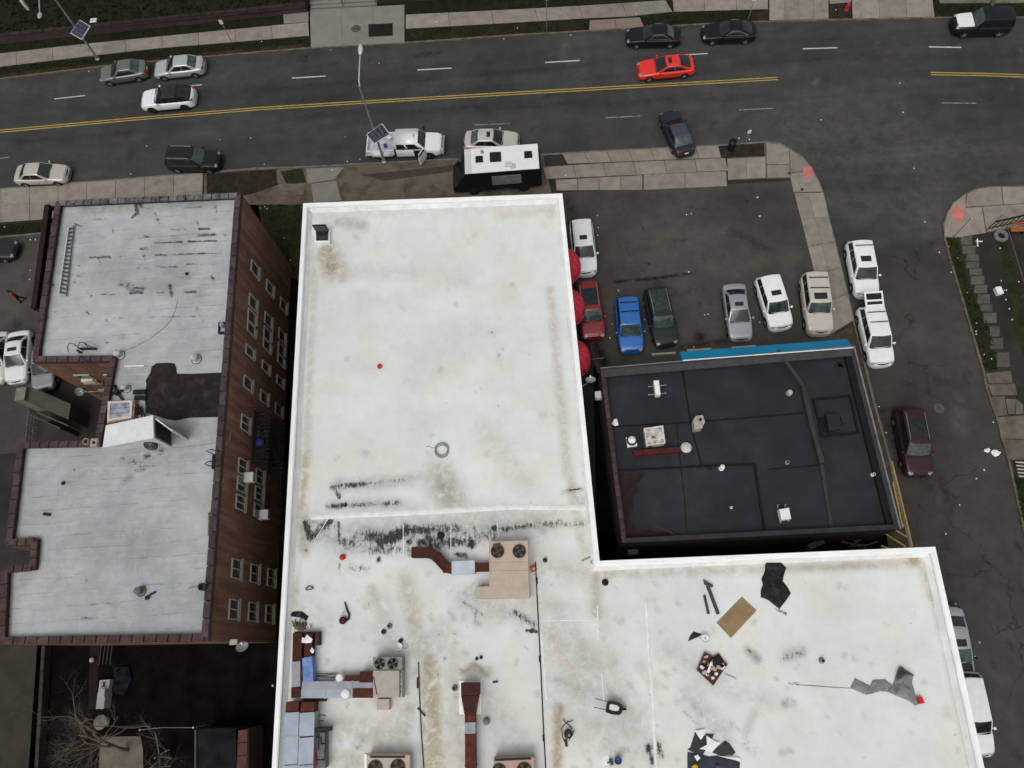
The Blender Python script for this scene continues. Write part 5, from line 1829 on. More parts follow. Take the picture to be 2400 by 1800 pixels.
# along the main street
car('grey-green sedan parked at the kerb behind the silver sedan under the bank', Z(0, 0, 885, 650), Z(0, 0, 1252, 597), 4.5, 'sedan', (.17, .175, .16), .5, wind=GL_D, rearw=GL_T)
car('silver sedan parked at the kerb in front of the grass verge', Z(0, 0, 1340, 605), Z(0, 0, 1762, 562), 4.8, 'sedan', (.46, .48, .48), .4, wind=GL_D, rearw=GL_T)
car('white sporty car with a black roof driving beside the double yellow line', Z(0, 0, 1228, 875), Z(0, 0, 1688, 835), 4.95, 'coupesuv', (.70, .70, .72), rim=RIM_D, glassm=GL_D, roof=(.012, .012, .014), pano=(.02, .98, GL_D))
car('beige sedan driving past the brick apartment house', Z(0, 0, 592, 1498), Z(0, 0, 140, 1515), 4.75, 'sedan', (.46, .42, .37), .2, wind=GL_M, rearw=GL_D)
car('black utility car with silver roof rails at the kerb by the apartment house', Z(0, 0, 1912, 1395), Z(0, 0, 1450, 1385), 4.75, 'suv', (.012, .012, .015), .2, wind=GL_T, rails=CHROME)
car('beige sedan with a sunroof parked beside the black food truck', (1219, 330), (1086, 331), 4.8, 'sedan', (.50, .47, .43), .2, wind=GL_D, rearw=GL_T, sunroof=(.28, .72, .55, .80))
car('black sedan with bright window trim parked at the far kerb near the concrete apron', Z(2, 0, 985, 318), Z(2, 0, 1458, 312), 4.9, 'sedan', (.010, .010, .013), .1, glassm=GL_D, rearw=GL_T, chromeline=True)
car('black sedan with a plain dark roof parked at the far kerb by the signpost', Z(2, 0, 1650, 285), Z(2, 0, 2092, 272), 4.75, 'coupe', (.010, .011, .014), .1, glassm=GL_D, chromeline=True)
car('bright red sedan with a sunroof driving on the main street', Z(2, 0, 1068, 610), Z(2, 0, 1588, 558), 5.05, 'coupe', (.62, .022, .012), 0, glassm=GL_D, sunroof=(.25, .75, .55, .82))
nv_ = car('dark navy sedan turning across the pavement out onto the main street', Z(2, 0, 1348, 975), Z(2, 0, 1500, 1335), 4.85, 'sedan', (.022, .028, .038), .3, wind=GL_D, rearw=GL_T, roof=(.05, .05, .075))
nv_.location.z = .075
nv_.rotation_euler[1] = .048
car('black boxy utility car with a white hood parked at the far kerb', Z(3, 0, 1608, 215), Z(3, 0, 2068, 205), 4.85, 'boxy', (.011, .012, .016), .1, glassm=GL_D, wind=GL_T, hood_col=(.70, .70, .70))
# parking lot
car('white utility car in the lot beside the white building wall under the first awning', Z(2, 1, 640, 735), Z(2, 1, 590, 262), 4.9, 'suv', WH, wind=GL_M, sunroof=SR, rails=WHITEM)
car('dark red utility car in the lot half under the second awning', Z(2, 1, 708, 1285), Z(2, 1, 640, 795), 4.85, 'suv', (.22, .010, .016), .2, wind=GL_T, pano=(.25, .85, GL_D), rails=CHROME)
car('bright blue car in the lot parked nose to the low shop', Z(2, 1, 1035, 1405), Z(2, 1, 985, 925), 4.6, 'suv', (.016, .125, .42), .2, wind=GL_T, bars=2)
car('dark green estate car in the lot with silver roof rails', Z(2, 1, 1338, 1345), Z(2, 1, 1225, 845), 4.9, 'suv', (.024, .030, .027), .3, wind=GL_T, rearw=GL_T, rails=CHROME, pano=(.10, .80, GL_M))
car('silver-grey sedan in the lot with a dark sunroof', Z(2, 1, 1980, 1290), Z(2, 1, 1905, 805), 4.8, 'sedan', (.33, .335, .36), .4, wind=GL_M, rearw=GL_D, sunroof=(.25, .75, .50, .76))
car('small white car in the lot with a black sunroof, beside the beige one', (1830, 772), (1793, 655), 4.5, 'suv', WH, wind=GL_M, sunroof=(.26, .76, .60, .78))
car('large beige utility car in the lot at the edge of the pavement', Z(3, 1, 445, 1250), Z(3, 1, 370, 730), 4.95, 'boxy', (.50, .46, .40), .1, wind=GL_T, sunroof=(.2, .8, .70, .90), bars=2)
# side street
car('white utility car parked in the side street with a sunroof and one roof bar', Z(3, 1, 850, 895), Z(3, 1, 765, 455), 4.75, 'suv', WH, wind=GL_M, sunroof=(.22, .74, .60, .80), bars=1)
car('white utility car parked in the side street with its tailgate raised', Z(3, 1, 975, 1480), Z(3, 1, 868, 1030), 4.8, 'suv', WH, wind=GL_M, bars=2, tailgate=True)
car('dark maroon utility car with pale roof rails parked beside the low black-roofed shop', Z(3, 2, 1300, 780), Z(3, 2, 1195, 235), 5.0, 'suv', (.045, .021, .027), .3, wind=GL_T, rails=CHROME, pano=(.3, .85, GL_D))
car('silver sedan with a darker hood parked beside the white building', Z(3, 3, 1660, 880), Z(3, 3, 1555, 330), 4.9, 'sedan', (.36, .37, .38), .4, wind=GL_T, rearw=GL_M, sunroof=(.2, .8, .55, .9), hood_col=(.02, .018, .02))  # hood coloured darker than the rest of the body
car('white utility car with a dark rear window parked beside the white building', Z(3, 3, 1795, 1440), Z(3, 3, 1685, 935), 4.9, 'suv', WH, wind=GL_D, rearw=GL_D)
# lot west of the brick house
car('dark car parked in the side lot left of the apartment house', Z(0, 1, 165, 505), Z(0, 1, -330, 510), 4.8, 'sedan', (.022, .023, .030), .2, wind=GL_T)
car('white sedan in the side lot with a sunroof, nose to the light well', Z(0, 1, 150, 1640), Z(0, 1, 195, 1225), 4.5, 'sedan', (.60, .61, .62), wind=GL_D, rearw=GL_D, sunroof=(.22, .78, .45, .72))
car('pale grey car in the side lot beside the white sedan', Z(0, 1, -40, 1650), Z(0, 1, 5, 1235), 4.5, 'sedan', (.50, .52, .47), .1, wind=GL_D)
car('silver car in the side lot nosing under the apartment house wall', Z(0, 1, 385, 1690), Z(0, 1, 420, 1310), 4.4, 'sedan', (.20, .21, .215), .4, wind=GL_D)

# --- white pickup with an open door
pf, pr = G(Z(1, 0, 1620, 1250), .6), G(Z(1, 0, 962, 1270), .6)
pc = (pf+pr)/2
PL = (pf-pr).length
pk = thing('pickup_truck', 'white crew cab pickup with its front door open beside the solar lamp', 'truck', (pc.x, pc.y, .004), None, math.atan2(pf.y-pr.y, pf.x-pr.x), local=True)
PW = paint((.72, .72, .72))
bx = lambda f: f*PL
PWd = 2.0
m = MB()
st = [(-.10, .98), (.10, 1), (.30, 1), (.42, .97), (.46, .92), (.485, .82), (.497, .70)]
tpz = [(-.10, 1.20), (.17, 1.20), (.24, 1.17), (.42, 1.10), (.46, 1.02), (.485, .92), (.5, .8)]
rings = []
for t, w in st:
    w = w*PWd/2
    zt = lerp1(tpz, t)
    h_ = [(0, .32), (.86*w, .32), (.98*w, .42), (w, .7), (w*.99, zt-.12), (w*.93, zt-.03), (w*.75, zt), (0, zt+.03)]
    rings.append([(t*PL, y, z) for y, z in h_]+[(t*PL, -y, z) for y, z in h_[-2:0:-1]])
k = len(rings[0])
m.V = [v for r_ in rings for v in r_]
for i in range(len(rings)-1):
    for j in range(k):
        m.F.append((i*k+j, (i+1)*k+j, (i+1)*k+(j+1) % k, i*k+(j+1) % k))
m.F += [tuple(range(k)), tuple((len(rings)-1)*k+j for j in range(k-1, -1, -1))]
m.build('body', PW, pk, smooth=True)
# cab
cb0, cb1, cr0, cr1 = -.115*PL, .285*PL, -.105*PL, .185*PL
cw, crw, cz0, cz1 = .94*PWd/2, .80*PWd/2, 1.15, 1.86
m = MB()
m.frustum([(cb0, -cw), (cb1, -cw), (cb1, cw), (cb0, cw)], cz0, [(cr0, -crw), (cr1, -crw), (cr1, crw), (cr0, crw)], cz1)
bm = bmesh.new()
vs = [bm.verts.new(v) for v in m.V]
for f in m.F:
    bm.faces.new([vs[i] for i in f])
bmesh.ops.bevel(bm, geom=list(bm.edges), offset=.08, segments=3, affect='EDGES')
me = bpy.data.meshes.new('cab')
bm.to_mesh(me)
bm.free()
me.materials.append(PW)
me.shade_smooth()
co = bpy.data.objects.new('cab', me)
COL.objects.link(co)
co.parent = pk
cc = Vector((0, 0, 1.2))


def bil(a, b, c, d):
    return lambda u, v: Vector(a).lerp(Vector(b), u).lerp(Vector(d).lerp(Vector(c), u), v)


patch(MB(), bil((cb1, -cw, cz0), (cb1, cw, cz0), (cr1, crw, cz1), (cr1, -crw, cz1)), .08, .92, .10, .90, 4, 3, .012, cc).build('windshield', GL_M, pk)
patch(MB(), bil((cb0, -cw, cz0), (cb0, cw, cz0), (cr0, crw, cz1), (cr0, -crw, cz1)), .12, .88, .25, .85, 4, 3, .012, cc).build('rear_window', GL_D, pk)
for sd in (1, -1):
    f = bil((cb0, sd*cw, cz0), (cb1, sd*cw, cz0), (cr1, sd*crw, cz1), (cr0, sd*crw, cz1))
    patch(MB(), f, .08, .40, .15, .88, 4, 3, .012, cc).build('side_window', GL_D, pk)
    patch(MB(), f, .46, .86, .15, .88, 4, 3, .012, cc).build('side_window', GL_D, pk)
MB().box((.21*PL, -PWd/2-.004, .82), (1.05, .02, .78)).build('door_opening', TRIM, pk)
# opened front door (right-hand side)
M = Matrix.Rotation(math.radians(62), 3, 'Z')
hg = Vector((.285*PL, -PWd/2-.01, 0))
dr = MB()
dr.box(hg+M @ Vector((-.52, 0, .84)), (1.04, .12, .80), M=M)
do = dr.build('door', PW, pk)
m = MB()
for a_, b_ in (((-.03, 0, 1.24), (-.35, -.06, 1.78)), ((-.35, -.06, 1.78), (-1.0, -.06, 1.78)), ((-1.0, -.06, 1.78), (-1.0, 0, 1.24))):
    m.beam(hg+M @ Vector(a_), hg+M @ Vector(b_), .06, .06)
m.build('window_frame', PW, do)
MB().add([hg+M @ Vector(p) for p in ((-.06, 0, 1.24), (-1.0, 0, 1.24), (-1.0, .05, 1.76), (-.37, .05, 1.76))], [(0, 1, 2, 3)]).build('window_pane', GL_D, do)
MB().box(hg+M @ Vector((-.5, .068, .84)), (.95, .02, .70), M=M).build('door_lining', TRIM, do)
# bed with dual-wheel wings
m = MB()
bx0, bx1 = -.485*PL, -.125*PL
for sd in (1, -1):
    m.box(((bx0+bx1)/2, sd*.94, .95), (bx1-bx0, .09, .55))
m.box((bx0+.04, 0, .95), (.07, 1.86, .50))
m.box((bx1-.04, 0, .98), (.06, 1.80, .50))
m.build('bed_side', PW, pk)
MB().box(((bx0+bx1)/2, 0, .78), (bx1-bx0-.05, 1.84, .06)).build('bed_floor', pm('pale_bed_liner', (.42, .43, .47), .6, .3, 3, obj=True), pk)
for sd in (1, -1):
    m = MB()
    m.grid(lambda u, v: (bx0+.35+(bx1-bx0-.55)*u, sd*(.97+.22*math.sin(math.pi*min(1, max(0, u)))**.5*math.sin(math.pi*v)**.7), .45+.72*v), 12, 6)
    m.build('wing', PW, pk, smooth=True)
MB().box((bx0-.10, 0, .52), (.22, 1.9, .14)).build('bumper', CHROME, pk)
MB().box((.5*PL, 0, .58), (.16, 1.86, .22)).build('bumper', CHROME, pk)
MB().box((.487*PL, 0, .84), (.06, 1.1, .30)).build('grille', TRIM, pk)
for sd in (1, -1):
    MB().box((.472*PL, sd*.74, .86), (.14, .28, .2)).build('headlight', LAMP, pk)
    MB().box((bx0-.01, sd*.90, .95), (.05, .12, .34)).build('taillight', TAIL, pk)
    m = MB()
    m.beam((.25*PL, sd*.97, 1.22), (.25*PL, sd*1.18, 1.26), .05, .05)
    m.box((.25*PL, sd*1.25, 1.30), (.12, .20, .26))
    m.build('mirror', TRIM if sd > 0 else PW, pk)
    for fx in (-.31, .32):
        wheel(pk, fx*PL, sd*.90, .40, sd, RIM, .26)
        n_ = 12
        MB().add([(fx*PL+math.cos(math.pi*j/n_)*.48, sd*(1.003 if fx > 0 else 1.0), .40+math.sin(math.pi*j/n_)*.48) for j in range(n_+1)], [tuple(range(n_+1))]).build('wheel_arch', TRIM, pk)
m = MB()
m.box((cr1-.25, 0, cz1+.01), (.05, .32, .05))
m.build('roof_lamp', TRIM, pk)


def tpk(x, y, z):
    return Matrix.Translation(pk.location) @ Matrix.Rotation(pk.rotation_euler[2], 4, 'Z') @ Vector((x, y, z))


for i, (x, y, dx, dy, dz, mt, lab, nm) in enumerate(((-.20, .45, .5, .5, .35, WHITEM, 'white bucket standing in the pickup bed', 'bucket'), (-.30, .62, .9, .3, .25, WHITEM, 'white tool chest lying in the pickup bed', 'tool_chest'),
                                                 (-.25, -.2, .25, .3, .2, pm('blue_plastic', (.05, .06, .16), .5), 'small dark blue box in the pickup bed', 'box'))):
    p = tpk(x*PL, y, .81)
    m = MB()
    if nm == 'bucket':
        m.lathe([(.15, 0), (.19, .36), (.20, .38), (.17, .38), (.15, .30)], p, 14)
    else:
        m.box(p+Vector((0, 0, dz/2)), (dx, dy, dz), pk.rotation_euler[2]+.2)
        m.box(p+Vector((0, 0, dz+.012)), (dx+.03, dy+.03, .03), pk.rotation_euler[2]+.2)
    tag(m.build(nm, mt), lab, 'box' if nm != 'bucket' else 'bucket')

# --- food truck on the pavement
FH = 3.0
fq = G2([(1089, 351), (1258, 336), (1266, 397), (1089, 408)], FH)
fx0 = (Vector(fq[0])+Vector(fq[3]))/2
fx1 = (Vector(fq[1])+Vector(fq[2]))/2
fc = (fx0+fx1)/2
FL_ = (fx1-fx0).length
FWd = (Vector(fq[0])-Vector(fq[3])).length
ft = thing('food_truck', 'black food truck with a white roof and roof vents parked on the muddy drive', 'truck', (fc.x, fc.y, .12), None, math.atan2(fx0.y-fx1.y, fx0.x-fx1.x), local=True)
BKP = paint((.010, .010, .013), 0, .4)
hl_, hw_ = FL_/2, FWd/2
m = MB()
m.box((0, 0, 1.72), (FL_, FWd, 2.30))
m.build('body', BKP, ft)
WRF = paint((.70, .70, .69), 0, .5)
MB().box((-.25, 0, 2.90), (FL_-.5, FWd+.04, .06)).build('roof', WRF, ft)
MB().box((hl_-.24, 0, 2.885), (.48, FWd+.02, .05)).build('roof_front', paint((.55, .55, .52), 0, .5), ft)
# sloping cab nose
m = MB()
for s_ in (0,):
    prof_ = [(hl_-.02, .45), (hl_+1.15, .45), (hl_+1.2, 1.0), (hl_+.95, 1.25), (hl_+.35, 2.2), (hl_-.02, 2.55)]
    n = len(prof_)
    V = [(x, -hw_*.96, z) for x, z in prof_]+[(x, hw_*.96, z) for x, z in prof_]
    F = [tuple(range(n)), tuple(range(2*n-1, n-1, -1))]+[(i, (i+1) % n, n+(i+1) % n, n+i) for i in range(n)]
    m.add(V, F)
m.build('cab', BKP, ft)
MB().add([(hl_+.93, -hw_*.82, 1.29), (hl_+.93, hw_*.82, 1.29), (hl_+.38, hw_*.78, 2.18), (hl_+.38, -hw_*.78, 2.18)], [(0, 1, 2, 3)]).build('windshield', GL_D, ft)
MB().box((-hl_-.10, 0, 1.5), (.16, FWd*.9, 1.9)).build('rear_frame', TRIM, ft)
for fx in (-.28, .42):
    for sd in (1, -1):
        wheel(ft, fx*FL_, sd*(hw_-.08), .40, sd, RIM_D, .26)
fti = Matrix.Rotation(-ft.rotation_euler[2], 4, 'Z') @ Matrix.Translation((-fc.x, -fc.y, 0))


def ftp(c, r, x, y, h=2.95):
    return fti @ G(Z(c, r, x, y), h)


for (c, r, x, y, d, h_) in ((1, 0, 1930, 1385, .62, .14), (1, 0, 2070, 1365, .95, .16), (2, 0, 140, 1345, .66, .14)):
    p = ftp(c, r, x, y)
    m = MB()
    m.frustum([(p.x-d/2, p.y-d/2), (p.x+d/2, p.y-d/2), (p.x+d/2, p.y+d/2), (p.x-d/2, p.y+d/2)], 2.92, [(p.x-d*.42, p.y-d*.42), (p.x+d*.42, p.y-d*.42), (p.x+d*.42, p.y+d*.42), (p.x-d*.42, p.y+d*.42)], 2.92+h_)
    m.build('roof_vent', TRIM, ft)
p = ftp(1, 0, 1955, 1325)
MB().lathe([(.13, 2.92), (.13, 3.1), (.10, 3.12)], (p.x, p.y, 0), 12).build('flue', STEEL, ft)
p = ftp(1, 0, 2185, 1430)
m = MB()
m.box((p.x, p.y, 2.99), (.6, .42, .14))
m.box((p.x, p.y, 3.07), (.3, .2, .05))
m.build('roof_box', pm('ivory_plastic', (.5, .5, .46), .6, .15, 4, obj=True), ft)
p = ftp(2, 0, 10, 1440)
MB().box((p.x, p.y, 2.945), (.42, .5, .04)).build('roof_hatch', pm('greenish_cover', (.45, .46, .42), .6, .1, 4, obj=True), ft)
# serving hatch frame and lettering panel on the kerb side
MB().box((-.3, hw_+.015, 1.75), (2.4, .04, 1.1)).build('serving_hatch', STEEL, ft)

# ------------------------------------------------------------------ street furniture
PVBLUE = pm('solar_cells', (.022, .022, .045), .25, .12, 4, spec=.6)


def solar_lamp(label, base_px, top_px, H, head_px, panel_pts, zp):
    b = G(base_px, .1)
    tpt = G(top_px, H)
    t = thing('street_lamp', label, 'street lamp', (b.x, b.y, .1))
    MB().lathe([(.22, 0), (.22, .08), (.15, .12), (.13, .5), (.11, .55)], (b.x, b.y, .1), 14).build('base', STEEL, t)
    MB().tube([(b.x, b.y, .1), tuple(b.lerp(tpt, .5)), tuple(tpt)], [.11, .09, .07], 10).build('pole', STEEL, t, smooth=True)
    hp = G(head_px, H+.9)
    dv = (hp-tpt)
    pts = [tuple(tpt-Vector((0, 0, .25))), tuple(tpt+dv*.15+Vector((0, 0, .12))), tuple(tpt+dv*.6+Vector((0, 0, .1))), tuple(hp)]
    MB().tube(pts, [.06, .055, .05, .045], 8).build('arm', pm('pale_steel', (.42, .43, .44), .45, .1, 3, metal=.3), t, smooth=True)
    d = dv.normalized()
    q = d.to_track_quat('X', 'Z').to_matrix()
    m = MB()
    V = []
    for i in range(7):
        f = i/6
        w = .17*math.sin(math.pi*(.12+.80*f))**.6+.02
        for j in range(8):
            a = 2*math.pi*j/8
            V.append(hp+q @ Vector((f*.75, math.cos(a)*w, math.sin(a)*w*.45)))
    m.V = [tuple(v) for v in V]
    for i in range(6):
        for j in range(8):
            m.F.append((i*8+j, i*8+(j+1) % 8, (i+1)*8+(j+1) % 8, (i+1)*8+j))
    m.F += [tuple(range(8)), tuple(range(48, 56))]
    m.build('lamp_head', MATS['pale_steel'], t, smooth=True)
    # solar panel, tilted to the south
    P = [G(p_, zp+dz) for p_, dz in panel_pts]
    n = (P[1]-P[0]).cross(P[3]-P[0]).normalized()
    if n.z < 0:
        n = -n
    ctr = sum(P, Vector())/4
    fr = [ctr+(p_-ctr)*1.0 for p_ in P]
    m = MB()
    m.add([tuple(p_-n*.04) for p_ in fr]+[tuple(p_) for p_ in fr], [(0, 1, 2, 3), (4, 5, 6, 7), (0, 1, 5, 4), (1, 2, 6, 5), (2, 3, 7, 6), (3, 0, 4, 7)])
    po = m.build('solar_panel', pm('panel_frame', (.45, .46, .48), .5, .1, 4), t)
    inn = [ctr+(p_-ctr)*.92 for p_ in P]
    for i in range(4):
        for j in range(6):
            f = bil(inn[0], inn[1], inn[2], inn[3])
            e = .005
            q4 = [f(i/4+e, j/6+e), f((i+1)/4-e, j/6+e), f((i+1)/4-e, (j+1)/6-e), f(i/4+e, (j+1)/6-e)]
            MB().add([tuple(v+n*.03) for v in q4], [(0, 1, 2, 3)]).build('cell', PVBLUE, po)
    zc = ctr.z
    pp = b.lerp(tpt, (zc-.1)/(H-.1))
    m = MB()
    m.beam(tuple(pp), tuple(ctr-n*.05), .08, .08)
    m.beam(tuple(pp-Vector((0, 0, .7))), tuple(ctr-n*.05), .05, .05)
    m.build('bracket', STEEL, t)
    MB().box((pp.x+.12, pp.y, zc-.5), (.35, .3, .5)).build('battery_box', STEEL, t)
    return t


solar_lamp('solar street lamp standing beside the white pickup', Z(1, 0, 1108, 1395), Z(1, 0, 892, 745), 8.95, Z(1, 0, 900, 470),
           [(Z(1, 0, 950, 1165), -.25), (Z(1, 0, 1090, 1065), .25), (Z(1, 0, 1160, 1160), .25), (Z(1, 0, 1020, 1245), -.25)], 4.3)
solar_lamp('solar street lamp standing on the grass verge by the retaining wall', Z(0, 0, 845, 510), (95, -50), 8.95, (93, 30),
           [(Z(0, 0, 605, 285), -.25), (Z(0, 0, 690, 170), .25), (Z(0, 0, 780, 225), .25), (Z(0, 0, 705, 345), -.25)], 4.0)


def sign_post(label, base, h, plate=None, pm_=STEEL, z0=.1, rz=0.0):
    b = G(base, z0)
    t = thing('sign_post', label, 'sign post', (b.x, b.y, z0))
    MB().tube([(b.x, b.y, z0), (b.x, b.y, z0+h)], .035, 8).build('post', pm_, t)
    if plate:
        MB().box((b.x, b.y-.045, z0+h-plate[1]/2), (plate[0], .02, plate[1]), rz).build('sign_plate', WHITEM, t)
        for dz in (.12, plate[1]-.12):
            MB().box((b.x, b.y-.06, z0+h-dz), (.05, .03, .05), rz).build('bolt', STEEL, t)
    return t


sign_post('thin metal signpost on the far pavement left of the plaza', Z(0, 0, 2000, 358), 2.5, (.30, .45))
sign_post('tall thin signpost on the far verge right of the plaza', Z(2, 0, 302, 270), 3.9, (.30, .45))
sign_post('bent grey signpost at the far kerb behind the black sedans', (1754, 44), 2.4, (.30, .45))
sign_post('signpost with a pale plate standing in the tree pit near the corner', (1746, 336), 1.7, (.28, .4), z0=.13)
sign_post('signpost with a narrow white plate at the opposite street corner', Z(3, 1, 1605, 385), 2.6, (.22, .7), z0=.14, rz=.8)
b = G((1712, 350), .13)
t = thing('litter_bin', 'black round litter bin in the tree pit at the corner', 'bin', (b.x, b.y, .13))
MB().lathe([(.26, 0), (.28, .1), (.31, .9), (.31, .95), (.27, .95), (.25, .5)], (b.x, b.y, .13), 16).build('body', BLACKM, t, smooth=True)
MB().lathe([(.33, .92), (.33, 1.0), (.16, 1.08), (.16, 1.0)], (b.x, b.y, .13), 16).build('lid', BLACKM, t, smooth=True)
b = G(Z(3, 0, 676, 85), .12)
t = thing('fire_hydrant', 'red fire hydrant in the brown tree pit across the street', 'hydrant', (b.x, b.y, .12))
MB().lathe([(.18, 0), (.18, .06), (.12, .08), (.12, .5), (.15, .52), (.15, .56), (.11, .68), (.03, .76)], (b.x, b.y, .12), 12).build('body', RED, t, smooth=True)
m = MB()
m.tube([(b.x-.22, b.y, .5), (b.x+.22, b.y, .5)], .06, 8)
m.tube([(b.x, b.y-.2, .45), (b.x, b.y, .45)], .08, 8)
m.build('outlet', RED, t)
# wheel stops of the parking lot
for i, q in enumerate((((1208, 1402), (1415, 1388)), ((1515, 1368), (1722, 1355)), ((1900, 1345), (2105, 1330)))):
    a_, b_ = G(Z(2, 1, *q[0]), .2), G(Z(2, 1, *q[1]), .2)
    d = (b_-a_).normalized()
    nn = Vector((-d.y, d.x, 0))
    V = []
    for p in (a_, b_):
        for s_, z_ in ((-.09, .113), (.09, .113), (.065, .23), (-.065, .23)):
            V.append((p.x+nn.x*s_, p.y+nn.y*s_, z_))
    tag(MB().add(V, [(0, 1, 2, 3), (4, 7, 6, 5), (0, 4, 5, 1), (1, 5, 6, 2), (2, 6, 7, 3), (3, 7, 4, 0)]).build('wheel_stop', pm('pale_concrete', (.34, .32, .26), .9, .2, 3)),
        'pale concrete wheel stop at the foot of the low shop front', 'wheel stop', 'wheel stops')
a_, b_ = G(Z(2, 1, 660, 1450), .2), G(Z(2, 1, 800, 1432), .2)
tag(MB().beam((a_.x, a_.y, .17), (b_.x, b_.y, .17), .10, .10).build('timber_beam', pm('grey_timber', (.11, .10, .08), .9)), 'grey timber beam lying by the end of the red awnings', 'beam')

# ------------------------------------------------------------------ things on the white roof
BEIGE = pm('beige_sheet_metal', (.42, .345, .275), .55, .08, 1.5, spec=.4)
BEIGE2 = pm('greyed_sheet_metal', (.36, .33, .29), .55, .12, 1.5)
PINKB = pm('pinkish_sheet_metal', (.40, .27, .22), .55, .10, 1.5)
RUST = pm('rusted_duct', (.075, .018, .011), .7, .35, 2.2, col2=(.15, .035, .018), c2=(.55, .72))
RUSTD = pm('dark_rusted_duct', (.045, .013, .010), .7, .35, 2.2, col2=(.09, .022, .014), c2=(.55, .72))
DUCTG = pm('galvanised_duct', (.26, .27, .295), .5, .14, 1.6, metal=.2, col2=(.17, .14, .12), c2=(.66, .78))
DUCTB = pm('pale_blue_duct', (.30, .34, .40), .5, .12, 1.3, metal=.15, col2=(.24, .24, .25), c2=(.6, .75))
BLUEW = pm('blue_duct_wrap', (.15, .23, .47), .55, .22, 2.5, col2=(.10, .16, .36), c2=(.5, .62))
SILVW = pm('foil_wrap', (.44, .48, .52), .4, .12, 2.5, metal=.2)
COPPER = pm('dirty_fan', (.085, .055, .035), .7, .3, 6)
GREYF = pm('grey_fan_plate', (.22, .22, .20), .6, .2, 4)


def R1(c, r, x0, y0, x1, y1):
    return [Z(c, r, x0, y0), Z(c, r, x1, y0), Z(c, r, x1, y1), Z(c, r, x0, y1)]


def pbox(parent, name, px, ztop, zbot, mat, bev=0.0):
    poly = G2(px, ztop)
    m = MB()
    if bev:
        m.prism(poly, zbot, ztop-bev)
        i2 = offset_poly(poly, bev)
        pp = poly
        n = len(pp)
        m.add([(*p, ztop-bev) for p in pp]+[(*p, ztop) for p in i2], [tuple(range(n, 2*n))]+[(i, (i+1) % n, n+(i+1) % n, n+i) for i in range(n)])
    else:
        m.prism(poly, zbot, ztop)
    return m.build(name, mat, parent)


def fan(parent, px, r, z, plate=COPPER, blade=None, nbl=4):
    g = G(px, z)
    o = MB().ring([(g.x+math.cos(a*math.pi/12)*r, g.y+math.sin(a*math.pi/12)*r) for a in range(24)], [(g.x+math.cos(a*math.pi/12)*r*.9, g.y+math.sin(a*math.pi/12)*r*.9) for a in range(24)], z-.02, z+.05).build('fan', plate, parent)
    MB().lathe([(r*.9, 0), (r*.9, .01)], (g.x, g.y, z+.002), 24).build('fan_well', blade or pm('fan_well', (.02, .017, .014), .8), o)
    m = MB()
    for k in range(nbl):
        a = 2*math.pi*k/nbl+.4
        V = [(g.x+math.cos(a)*r*.15, g.y+math.sin(a)*r*.15, z+.018), (g.x+math.cos(a-.32)*r*.85, g.y+math.sin(a-.32)*r*.85, z+.014), (g.x+math.cos(a+.32)*r*.85, g.y+math.sin(a+.32)*r*.85, z+.032)]
        m.add(V, [(0, 1, 2)])
    m.lathe([(r*.2, 0), (r*.2, .03), (r*.1, .04)], (g.x, g.y, z+.016), 10)
    m.build('blade', pm('fan_blade', (.10, .085, .065), .6, .2, 8) if plate is COPPER else pm('grey_blade', (.20, .20, .19), .6), o)
    m = MB()
    for f in (.3, .5, .7, .9):
        m.torus((g.x, g.y, z+.055), r*f, .008, 20, 4)
    for k in range(4):
        a = math.pi*k/4
        m.tube([(g.x-math.cos(a)*r*.92, g.y-math.sin(a)*r*.92, z+.055), (g.x+math.cos(a)*r*.92, g.y+math.sin(a)*r*.92, z+.055)], .008, 4)
    m.build('grille', BLACKM if plate is not COPPER else pm('brown_wire', (.10, .07, .045), .6), o)
    return o


# unit 1
u1 = thing('rooftop_air_unit', 'beige rooftop air unit with two brown fans and a zigzag rusted duct', 'air unit', G((1190, 1330), WD))
pbox(u1, 'casing', [(1146, 1268), (1238, 1266), (1240, 1374), (1147, 1375)], 7.1, WD+.12, BEIGE, .03)
pbox(u1, 'base_cabinet', [(1114, 1374), (1241, 1372), (1241, 1400), (1114, 1402)], 6.9, WD+.1, BEIGE, .03)
pbox(u1, 'skid', [(1148, 1275), (1241, 1272), (1241, 1398), (1150, 1399)], WD+.12, WD, WHITE_CAP)
fan(u1, (1166, 1292), .41, 7.11)
fan(u1, (1217, 1292), .41, 7.11)
for yy in (1318, 1338):
    a_, b_ = G((1147, yy), 7.105), G((1239, yy-1), 7.105)
    MB().beam(a_, b_, .02, .012).build('panel_joint', pm('beige_joint', (.28, .22, .17), .6), u1)
m = MB()
g = G((1164, 1278), 7.12)
m.box((g.x, g.y, 7.16), (.45, .2, .12), .1)
m.build('bracket', COPPER, u1)
a_, b_ = G((1160, 1398), 6.78), G((1187, 1383), 6.78)
MB().beam(a_, b_, .09, .05).build('strap', pm('tan_strap', (.26, .2, .15), .7), u1)


